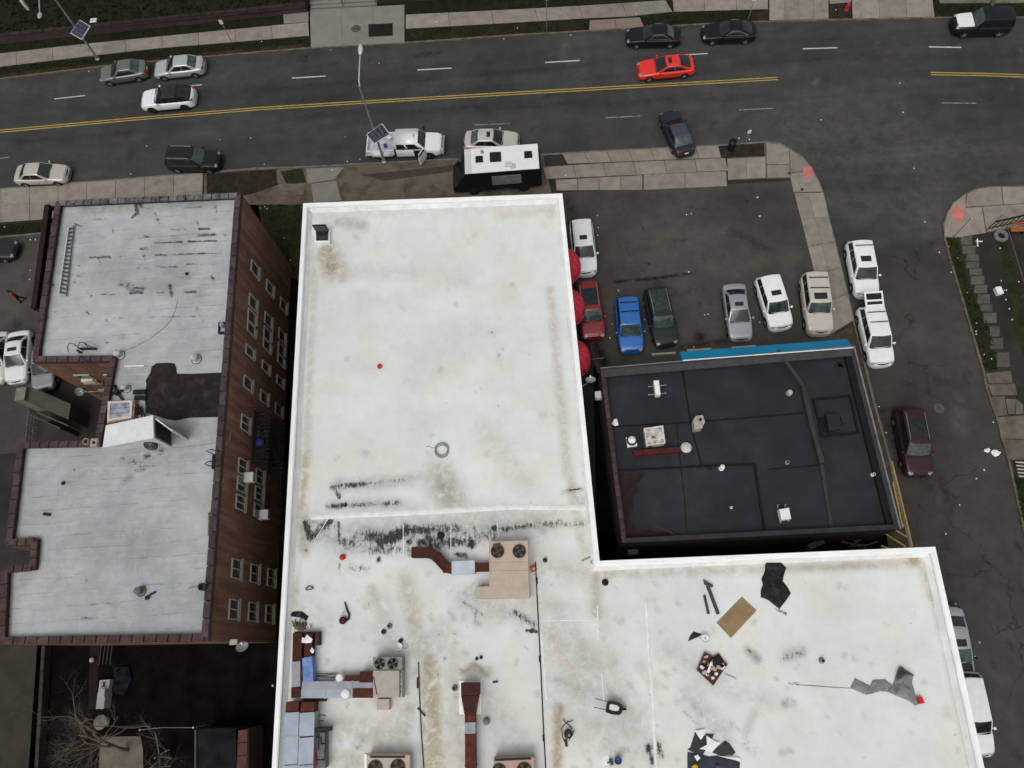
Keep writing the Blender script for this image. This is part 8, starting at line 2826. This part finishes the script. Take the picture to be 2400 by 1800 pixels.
MB().beam((g.x-.9, g.y+.45, 7.05), (g.x+.3, g.y+.45, 7.05), .06, .06).build('rail', FRAME, ac)
MB().beam((g.x+.55, g.y-.05, 6.8), (g.x+.55, BP[10][1]+.05, 6.6), .06, .06).build('strut', STEEL, ac)
dish('pale satellite dish deep in the light well', G(Z(0, 2, 680, 70), 5.5), .3, math.pi/2, math.radians(50), (BP[9][0]+.1, G(Z(0, 2, 680, 70), 5.5).y, 5.3))

# person in red crossing the side lot
def skin_body(name, chains, mat, parent, loc):
    """one continuous figure grown over joints; chains: list of [(x, y, z, radius), ...] that share points"""
    V, E, Rr = [], [], []
    idx = {}
    for ch in chains:
        prev = None
        for x, y, z, r in ch:
            key = (round(x, 3), round(y, 3), round(z, 3))
            if key not in idx:
                idx[key] = len(V)
                V.append((x, y, z))
                Rr.append(r)
            i = idx[key]
            if prev is not None:
                E.append((prev, i))
            prev = i
    me = bpy.data.meshes.new(name)
    me.from_pydata(V, E, [])
    o = bpy.data.objects.new(name, me)
    COL.objects.link(o)
    md = o.modifiers.new('skin', 'SKIN')
    md.use_smooth_shade = True
    for i, sv in enumerate(me.skin_vertices[0].data):
        sv.radius = (Rr[i], Rr[i])
        sv.use_root = (i == 0)
    sb = o.modifiers.new('sub', 'SUBSURF')
    sb.levels = 2
    sb.render_levels = 2
    me.materials.append(mat)
    if parent:
        o.parent = parent
    ORG[o.name] = Vector((0, 0, 0))
    return o


fpos = G(Z(0, 1, 200, 940), .113)
person = thing('person', 'person in a red top and black trousers walking across the side lot', 'person', (fpos.x, fpos.y, .113), None, math.radians(200), local=True)
SKIN_ = pm('skin', (.20, .11, .075), .6, .1, 8, obj=True)
skin_body('body', [[(0, 0, .95, .12), (0, 0, 1.15, .12), (.01, 0, 1.40, .11), (.02, 0, 1.50, .055), (.03, 0, 1.56, .075), (.035, 0, 1.64, .095), (.03, 0, 1.72, .07)],
                   [(.01, 0, 1.40, .11), (.0, .19, 1.38, .055), (-.06, .24, 1.12, .042), (.02, .25, .90, .034), (.04, .25, .82, .036)],
                   [(.01, 0, 1.40, .11), (.0, -.19, 1.38, .055), (.08, -.24, 1.12, .042), (.20, -.24, .93, .034), (.25, -.24, .87, .036)],
                   [(0, 0, .95, .12), (0, .10, .88, .09), (.12, .10, .48, .06), (.10, .10, .09, .045), (.24, .10, .04, .04)],
                   [(0, 0, .95, .12), (0, -.10, .88, .09), (-.02, -.10, .48, .06), (-.24, -.10, .12, .045), (-.13, -.10, .045, .04)]], SKIN_, person, None)
skin_body('red_top', [[(0, 0, .92, .145), (0, 0, 1.15, .15), (.01, 0, 1.38, .135), (.02, 0, 1.47, .075)],
                      [(.01, 0, 1.38, .135), (.0, .195, 1.37, .075), (-.06, .245, 1.12, .06), (.01, .25, .92, .05)],
                      [(.01, 0, 1.38, .135), (.0, -.195, 1.37, .075), (.08, -.245, 1.12, .06), (.19, -.245, .95, .05)]], pm('red_cloth', (.36, .014, .020), .8, .15, 6, obj=True), person, None)
skin_body('trousers', [[(0, 0, .96, .135), (0, .10, .86, .105), (.12, .10, .48, .08), (.10, .10, .10, .068)],
                       [(0, 0, .96, .135), (0, -.10, .86, .105), (-.02, -.10, .48, .08), (-.23, -.10, .14, .068)]], pm('black_cloth_wear', (.012, .012, .014), .85, .2, 6, obj=True), person, None)
m = MB()
for sx, sy, sz, rz in ((.20, .10, .05, 0), (-.17, -.10, .06, 0)):
    m.lathe([(.05, -.13), (.06, -.05), (.055, .08), (.03, .14)], (sx-.03, sy, sz+.02), 8, M=Matrix.Rotation(math.pi/2, 3, 'Y'))
m.build('shoe', BLACKM, person, smooth=True)
m = MB()
m.lathe([(.075, -.04), (.108, .0), (.105, .06), (.07, .11), (.02, .125)], (.02, 0, 1.66), 14)
m.build('hair', pm('black_hair', (.010, .009, .008), .7, .2, 12, obj=True), person, smooth=True)
m = MB()
for sy in (-.035, .035):
    m.lathe([(.006, -.01), (.012, 0), (.006, .01)], (.125, sy, 1.645), 6)
m.lathe([(.008, -.01), (.016, .0), (.010, .03)], (.135, 0, 1.615), 6)
m.build('face', pm('face_detail', (.06, .03, .022), .6, obj=True), person)

# ------------------------------------------------------------------ back yard of the apartment house
def bare_tree(label, base, h, spread, seed, mat, lean=(0, 0), r0=.16, levels=5, name='bare_tree'):
    rnd = random.Random(seed)
    t = thing(name, label, 'tree', tuple(base))
    tr2, cr2 = MB(), MB()

    def grow(p, d, ln, r, lv, mb):
        pts, rs_ = [p], [r]
        q, dd = Vector(p), Vector(d)
        n = 4
        for i in range(n):
            dd = (dd+Vector((rnd.uniform(-.22, .22), rnd.uniform(-.22, .22), rnd.uniform(-.05, .12)))).normalized()
            q = q+dd*ln/n
            pts.append(q.copy())
            rs_.append(r*(1-.55*(i+1)/n))
        mb.tube(pts, rs_, 6 if lv > 2 else 4)
        if lv <= 0:
            return
        k = rnd.choice((3, 3, 4)) if lv > 1 else rnd.choice((2, 3, 4))
        for i in range(k):
            f = rnd.uniform(.35, 1.0)
            j = min(n, max(1, int(f*n+.5)))
            a = rnd.uniform(0, 6.28)
            side = dd.orthogonal().normalized()
            side.rotate(Matrix.Rotation(a, 3, dd))
            nd = (dd*rnd.uniform(.5, 1.0)+side*rnd.uniform(.5, 1.0)*spread+Vector((0, 0, .12))).normalized()
            grow(pts[j], nd, ln*rnd.uniform(.55, .82), rs_[j]*rnd.uniform(.5, .75), lv-1, cr2)
    grow(Vector(base), Vector((lean[0], lean[1], 1)).normalized(), h, r0, levels, tr2)
    tr2.build('trunk', mat, t, smooth=True)
    cr2.build('crown', mat, t)
    return t


BARK = pm('grey_brown_bark', (.15, .122, .095), .9, .3, 6)
bare_tree('bare branching tree leaning over the dark back yard', G((350, 1700), .1), 3.0, 1.15, 12, BARK, lean=(.05, .1), r0=.15, levels=6)
bare_tree('bare wide tree with long pale branches over the round table', G((300, 1760), .1), 3.4, 1.2, 3, BARK, lean=(.0, .25), r0=.16, levels=6)
bare_tree('bare thin tree at the edge of the mossy back drive', G((225, 1715), .1), 2.6, 1.0, 5, BARK, lean=(-.1, .25), r0=.12, levels=5)
bare_tree('bare low tree at the bottom of the back yard', G((400, 1775), .1), 2.4, 1.2, 21, BARK, lean=(.2, .2), r0=.13, levels=5)
bare_tree('bare street tree on the far verge by the white-hooded car', G((2326, 10), .1), 3.2, 1.0, 8, BARK, r0=.2, levels=4, name='street_tree')
q4 = [Z(0, 3, *p) for p in ((862, 1390), (1210, 1385), (1232, 1500), (1235, 1720), (850, 1720))]
struct(MB().prism(G2(q4, .2), .05, .17).build('yard_slab', pm('worn_yard_concrete', (.13, .115, .09), .9, .25, 1.2, col2=(.09, .08, .065))))
g = G(Z(0, 3, 865, 1265), .75)
rt = thing('round_table', 'round grey garden table in the back yard', 'table', (g.x, g.y, .11))
MB().lathe([(.44, .70), (.46, .72), (.46, .75), (.40, .76)], (g.x, g.y, 0), 20).build('tabletop', pm('weathered_tabletop', (.16, .145, .12), .8, .35, 3), rt, smooth=True)
MB().lathe([(.28, .11), (.26, .15), (.05, .2), (.05, .70)], (g.x, g.y, 0), 12).build('pedestal', GV, rt)
for (x, y, sx, sy, h_, lab, nm) in ((880, 1075, .55, 1.0, .75, 'tall white cabinet standing in the back yard', 'white_cabinet'), (885, 1010, .45, .5, .9, 'small white cupboard beside the tall white cabinet', 'white_cupboard'),
                                    (910, 935, .70, .55, .6, 'white square stove standing in the back yard', 'stove')):
    g = G(Z(0, 3, x, y), h_)
    t = thing(nm, lab, 'appliance', (g.x, g.y, .11))
    mt_ = pm('dull_white', (.34, .34, .33), .6, .12, 4)
    MB().box((g.x, g.y, .11+h_/2), (sx, sy, h_), .03).build('body', mt_, t)
    MB().box((g.x, g.y, .12+h_), (sx*.96, sy*.96, .03), .03).build('top', mt_, t)
    if nm == 'stove':
        for dx, dy in ((-.16, -.12), (.16, -.12), (-.16, .12), (.16, .12)):
            MB().lathe([(.09, 0), (.09, .015)], (g.x+dx, g.y+dy, .135+h_), 10).build('burner', GV, t)
        MB().box((g.x, g.y, .14+h_), (.16, .30, .02)).build('plate', BLACKM, t)
    else:
        MB().beam((g.x-.1, g.y-sy/2-.02, .6), (g.x+.1, g.y-sy/2-.02, .6), .03, .03).build('handle', STEEL, t)
g = G(Z(0, 3, 1030, 910), .5)
o = crumple([(g.x-.6, g.y+.9), (g.x+.4, g.y+.9), (g.x+.7, g.y+.1), (g.x+.3, g.y-.9), (g.x-.5, g.y-.7)], .11, .7, .3, 91).build('dark_tarpaulin', pm('dark_blue_tarp', (.006, .007, .011), .8, .3, 3))
tag(o, 'dark heap under a tarpaulin beside the white stove', 'tarpaulin')
g = G(Z(0, 3, 930, 640), .8)
cg = thing('cage', 'dark metal cage standing against the south wall of the apartment house', 'cage', (g.x, g.y, .11))
for dx in (-.35, -.1, .15, .4):
    MB().beam((g.x+dx, g.y-.9, 1.0), (g.x+dx, g.y+.5, 1.0), .05, .05).build('bar', pm('dull_iron', (.045, .042, .04), .7), cg)
for dx, dy in ((-.38, -.9), (.43, -.9), (-.38, .5), (.43, .5)):
    MB().box((g.x+dx, g.y+dy, .56), (.06, .06, .9)).build('post', MATS['dull_iron'], cg)
MB().box((g.x, g.y+.5, 1.03), (.9, .35, .05)).build('shelf', MATS['dull_iron'], cg)
g = G(Z(0, 3, 795, 725), .3)
o = MB().lathe([(.10, 0), (.15, .05), (.16, .25), (.1, .32), (.04, .34)], (g.x, g.y, .11), 9).build('white_bag', pm('dull_plastic', (.35, .34, .30), .6))
tag(o, 'small pale bag in the dark yard beside the brown path', 'bag')
struct(MB().sheet(G2([Z(0, 3, *p) for p in ((780, 600), (860, 600), (830, 1150), (760, 1150))], .115), .1165).build('brown_path', pm('reddish_path', (.016, .008, .007), .9, .3, 1)))
# sheds along the east side of the yard
sh = thing('shed', 'dark flat-roofed shed in the corner of the back yard', 'shed', G(Z(0, 3, 1850, 1550), .1))
q4 = G2([Z(0, 3, *p) for p in ((1692, 1330), (2030, 1325), (2030, 1900), (1690, 1900))], 2.3)
MB().prism(q4, .1, 2.2).build('wall', pm('dark_boards', (.02, .017, .017), .9), sh)
MB().prism(offset_poly(q4, -.08), 2.2, 2.3).build('roof', pm('dark_roof_felt', (.011, .0105, .0125), .9, .4, 1, spec=.08, col2=(.02, .019, .02)), sh)
MB().beam((*q4[0], 2.33), (*q4[3], 2.33), .1, .08).build('roof_edge', pm('grey_edge', (.07, .07, .075), .7), sh)
rb = thing('brick_wall', 'red brick garden wall beside the dark shed', 'wall', G(Z(0, 3, 2090, 1500), .1))
q4 = G2([Z(0, 3, *p) for p in ((2055, 1335), (2145, 1320), (2140, 1900), (2030, 1900))], 2.6)
MB().prism(q4, .1, 2.55).build('wall', BRK_D, rb)
c0_, c1_b = (Vector(q4[0])+Vector(q4[1]))/2, (Vector(q4[3])+Vector(q4[2]))/2
coping_run(rb, c0_, c1_b, .60, 2.55, 2.62, .8, pm('red_cap', (.085, .033, .026), .85, .25, 2, rnd=.15))
o = MB().tube([G(Z(0, 3, 1210, 1330), 2.0), G(Z(0, 3, 1400, 1310), 2.0), G(Z(0, 3, 1670, 1310), 2.0)], .02, 5).build('clothes_line', pm('pale_line', (.2, .19, .18), .7))
tag(o, 'clothes line stretched across the back yard', 'line')
for x, y in ((1210, 1330), (1670, 1310)):
    p = G(Z(0, 3, x, y), 2.0)
    o = MB().tube([(p.x, p.y, .11), (p.x, p.y, 2.02)], .03, 6).box((p.x, p.y, 2.02), (.1, .1, .04)).build('line_post', STEEL)
    tag(o, 'thin post holding the clothes line', 'post', 'clothes line posts')
# low wall along the mossy drive
o = thing('boundary_wall', 'low wall between the mossy drive and the back yard', 'wall', G(Z(0, 3, 345, 1000), .1))
a_, b_ = G(Z(0, 3, 362, 600), .8), G(Z(0, 3, 300, 1659), .8)
MB().prism([(a_.x, a_.y), (b_.x, b_.y), (b_.x+.2, b_.y), (a_.x+.2, a_.y)], .1, .75).build('wall', OLIVE, o)
coping_run(o, (a_.x+.1, a_.y), (b_.x+.1, b_.y), .26, .75, .81, .8, OLIVE)

# ------------------------------------------------------------------ east corner lot
fe2 = thing('iron_fence', 'black iron fence at the opposite street corner', 'fence', G(Z(3, 1, 2000, 300), .1))
F0, F1, F2 = G(Z(3, 1, 1890, 330), .14), G(Z(3, 1, 2190, 265), .14), G(Z(3, 1, 2260, 250), .14)
F0, F1 = Vector((F0.x, F0.y, .1)), Vector((F1.x+3, F1.y+.5, .1))
for z_ in (.3, 1.15, 1.3):
    MB().beam(F0+Vector((0, 0, z_)), F1+Vector((0, 0, z_)), .05, .05).build('rail', BLACKM, fe2)
for k in range(15):
    p = F0.lerp(F1, k/14)
    MB().tube([p, p+Vector((0, 0, 1.4))], .028, 5).build('picket', BLACKM, fe2)
MB().beam(F0+Vector((0, 0, 1.3)), G(Z(3, 1, 2025, 200), 1.4), .04, .04).build('brace', BLACKM, fe2)
ob = thing('bench', 'orange wooden bench behind the iron fence', 'bench', G(Z(3, 1, 2190, 325), .1))
q0, q1 = G(Z(3, 1, 2095, 322), .5), G(Z(3, 1, 2330, 318), .5)
dn_ = (q1-q0).normalized()
nn_ = Vector((-dn_.y, dn_.x, 0))
OW = pm('orange_wood', (.30, .105, .03), .6, .25, 3)
for k in range(3):
    MB().beam(q0+nn_*(.15*k-.15), q1+nn_*(.15*k-.15), .12, .05).build('slat', OW, ob)
MB().beam(q0+nn_*.32+Vector((0, 0, .35)), q1+nn_*.32+Vector((0, 0, .35)), .05, .25).build('backrest', OW, ob)
for f in (.08, .5, .92):
    p = q0.lerp(q1, f)
    MB().box((p.x, p.y, .30), (.08, .45, .40), math.atan2(dn_.y, dn_.x)).build('leg', BLACKM, ob)
g = G(Z(3, 1, 2010, 380), .2)
o = thing('tyre_planter', 'old pale tyre lying on the ground by the iron fence', 'tyre', (g.x, g.y, .1))
m = MB()
m.torus((g.x, g.y, .24), .40, .15, 24, 8)
m.build('tyre', pm('painted_tyre', (.15, .15, .14), .9, .3, 5), o, smooth=True)
MB().lathe([(.27, 0), (.27, .06)], (g.x, g.y, .12), 14).build('soil', SOIL, o)
o = MB().tube([G(Z(3, 1, 2070, 300), 1.0), G(Z(3, 1, 2140, 540), 1.0), G(Z(3, 1, 2240, 870), 1.0)], .03, 6)
for p in ((2070, 300), (2140, 540), (2240, 870)):
    q_ = G(Z(3, 1, *p), 1.0)
    o.tube([(q_.x, q_.y, .1), (q_.x, q_.y, 1.0)], .03, 6)
tag(o.build('pipe_rail', pm('rusty_rail', (.12, .09, .075), .7)), 'long rusty pipe rail along the yard at the street corner', 'rail')
o = thing('broken_sign', 'white T-shaped piece lying beside the corner fence', 'scrap', G(Z(3, 1, 1815, 430), .1))
MB().beam(G(Z(3, 1, 1795, 425), .14), G(Z(3, 1, 1852, 428), .14), .08, .05).build('bar', WHITEM, o)
MB().beam(G(Z(3, 1, 1808, 405), .18), G(Z(3, 1, 1812, 470), .18), .08, .05).build('crossbar', WHITEM, o)
g = G(Z(3, 1, 1980, 865), .1)
o = MB().box((g.x, g.y, .24), (.42, .58, .28), .1).box((g.x, g.y, .40), (.45, .61, .04), .1).build('foam_box', WHITEM)
tag(o, 'white foam box standing on the corner yard', 'box')
g = G(Z(3, 2, 1925, 585), .02)
for k, (x, y, s_, lab) in enumerate(((1960, 595, .36, 'larger crumpled white bag at the right kerb of the side street'), (1895, 572, .24, 'smaller crumpled white bag at the right kerb of the side street'))):
    g = G(Z(3, 2, x, y), .02)
    o = crumple([(g.x+math.cos(a*.9)*s_*random.uniform(.7, 1.2), g.y+math.sin(a*.9)*s_*.7*random.uniform(.7, 1.2)) for a in range(7)], .008, .2, .12, 100+k).build('plastic_bag', WHITEM)
    tag(o, lab, 'bag')
g = G(Z(3, 2, 2180, 740), .1)
o = thing('vent_grate', 'pale slatted drain grate beside the kerb of the side street', 'grate', (g.x, g.y, .1))
for k in range(5):
    MB().box((g.x+.02*k, g.y-.5+.25*k, .16), (.6, .10, .06), -.15).build('slat', pm('pale_slat', (.36, .34, .27), .8), o)
MB().box((g.x, g.y, .12), (.75, 1.3, .05), -.15).build('tray', SOIL, o)
g = G(Z(0, 0, 818, 192), 1.0)
o = thing('yard_sign', 'small white double board standing on the bank by the solar panel', 'sign', (g.x, g.y, .75))
for k in (0, 1):
    MB().box((g.x, g.y-.14+.32*k, 1.2-.02*k), (.62, .14, .10)).build('board', WHITEM, o)
for dx in (-.2, .2):
    MB().tube([(g.x+dx, g.y, .6), (g.x+dx, g.y, 1.2)], .02, 5).build('stake', STEEL, o)
g = G(Z(0, 0, 228, 60), 1.2)
o = thing('white_post', 'stout white post on the grass bank at the picture top', 'post', (g.x, g.y, 1.0))
o['label'] = 'stout white post standing on the dark bank behind the retaining wall'
MB().lathe([(.16, .9), (.16, 1.9), (.12, 1.96), (.02, 2.0)], (g.x, g.y, 0), 10).build('post', pm('pale_post', (.42, .44, .45), .6), o, smooth=True)

# ------------------------------------------------------------------ litter
LIT = pm('white_litter', (.62, .62, .60), .7, .2, 9, obj=True)
lr = random.Random(77)


def litter(px, z, s, lab, grp):
    s *= .75
    g = G(px, z)
    n = 6
    V = [(g.x+math.cos(6.28*i/n)*s*lr.uniform(.5, 1.1), g.y+math.sin(6.28*i/n)*s*lr.uniform(.5, 1.1), z) for i in range(n)]
    V2 = [(g.x+(v[0]-g.x)*.6+lr.uniform(-.02, .02), g.y+(v[1]-g.y)*.6, z+s*lr.uniform(.3, .8)) for v in V]
    m = MB()
    m.add(V+V2, [(i, (i+1) % n, n+(i+1) % n, n+i) for i in range(n)]+[tuple(range(n, 2*n))])
    tag(m.build('litter_scrap', LIT), lab, 'litter', grp)


LOTL = [Z(2, 1, *p) for p in ((737, 202), (745, 305), (740, 375), (1508, 196), (1550, 188), (1692, 1056), (1665, 1060), (862, 1140), (845, 1260), (920, 850), (1570, 1340), (2140, 1125), (1145, 1100), (745, 910), (752, 990), (755, 1030))]
LOTL += [Z(2, 1, 2120, 45), Z(2, 1, 2140, 208), Z(2, 1, 1530, 690)]
for i, p in enumerate(LOTL):
    litter(p, .114, .12 if i >= 16 else .09, 'small pale scrap of litter lying on the parking lot', 'litter in the parking lot')
for p in ([Z(0, 0, *q) for q in ((1268, 1262), (1900, 1208), (2165, 1192), (768, 617), (1820, 480), (1130, 1503))] + [Z(1, 0, *q) for q in ((648, 432), (72, 1418), (790, 1395), (898, 1376), (1065, 545), (770, 1185), (2142, 335))]
          + [Z(2, 0, *q) for q in ((508, 302),)] + [Z(3, 0, *q) for q in ((1165, 970), (1262, 1455), (1138, 718), (458, 1035))]):
    litter(p, .006, .085, 'small pale scrap of litter on the main street', 'litter on the main street')
for p in [Z(3, 1, *q) for q in ((1355, 258), (1480, 520))]+[Z(3, 2, *q) for q in ((1800, 818), (1655, 1045), (1535, 1295), (1868, 742), (960, 195), (1020, 420), (1945, 330))]+[Z(3, 3, *q) for q in ((1830, 575), (1790, 695), (1620, 240))]+[Z(3, 1, 1065, 1465)]:
    litter(p, .008, .10, 'small pale scrap of litter in the side street', 'litter in the side street')
for p in [Z(3, 1, *q) for q in ((1560, 472), (1638, 572), (1580, 693), (1798, 1205), (1797, 1228), (1868, 1405), (1930, 1440), (2005, 485), (2015, 765), (2055, 930), (2085, 1008), (2110, 1102), (2040, 850), (2060, 848), (2165, 775), (1720, 870), (1800, 1135))]:
    litter(p, .112, .10, 'small pale scrap of litter on the corner verge and yard', 'litter on the corner verge')
for p in [Z(0, 1, *q) for q in ((262, 412), (308, 412), (262, 676), (255, 755), (40, 300))]:
    litter(p, .114, .10, 'small pale scrap of litter on the side lot', 'litter on the side lot')
for p in [Z(2, 0, *q) for q in ((1075, 118), (48, 243), (465, 1515), (1960, 1195), (2050, 1205))]+[Z(1, 0, *q) for q in ((1562, 188), (655, 1470), (50, 358))]+[Z(3, 0, *q) for q in ((585, 85),)]:
    litter(p, .15, .10, 'small pale scrap of litter on the pavement', 'litter on the pavement')
for p in [Z(1, 1, *q) for q in ((40, 138), (75, 128), (95, 145), (245, 400), (298, 590))]:
    litter(p, .118, .09, 'small pale scrap of litter in the grass between the buildings', 'litter between the buildings')
litter(Z(1, 3, 142, 948), .113, .10, 'single pale scrap of litter deep in the alley by the white building', None)
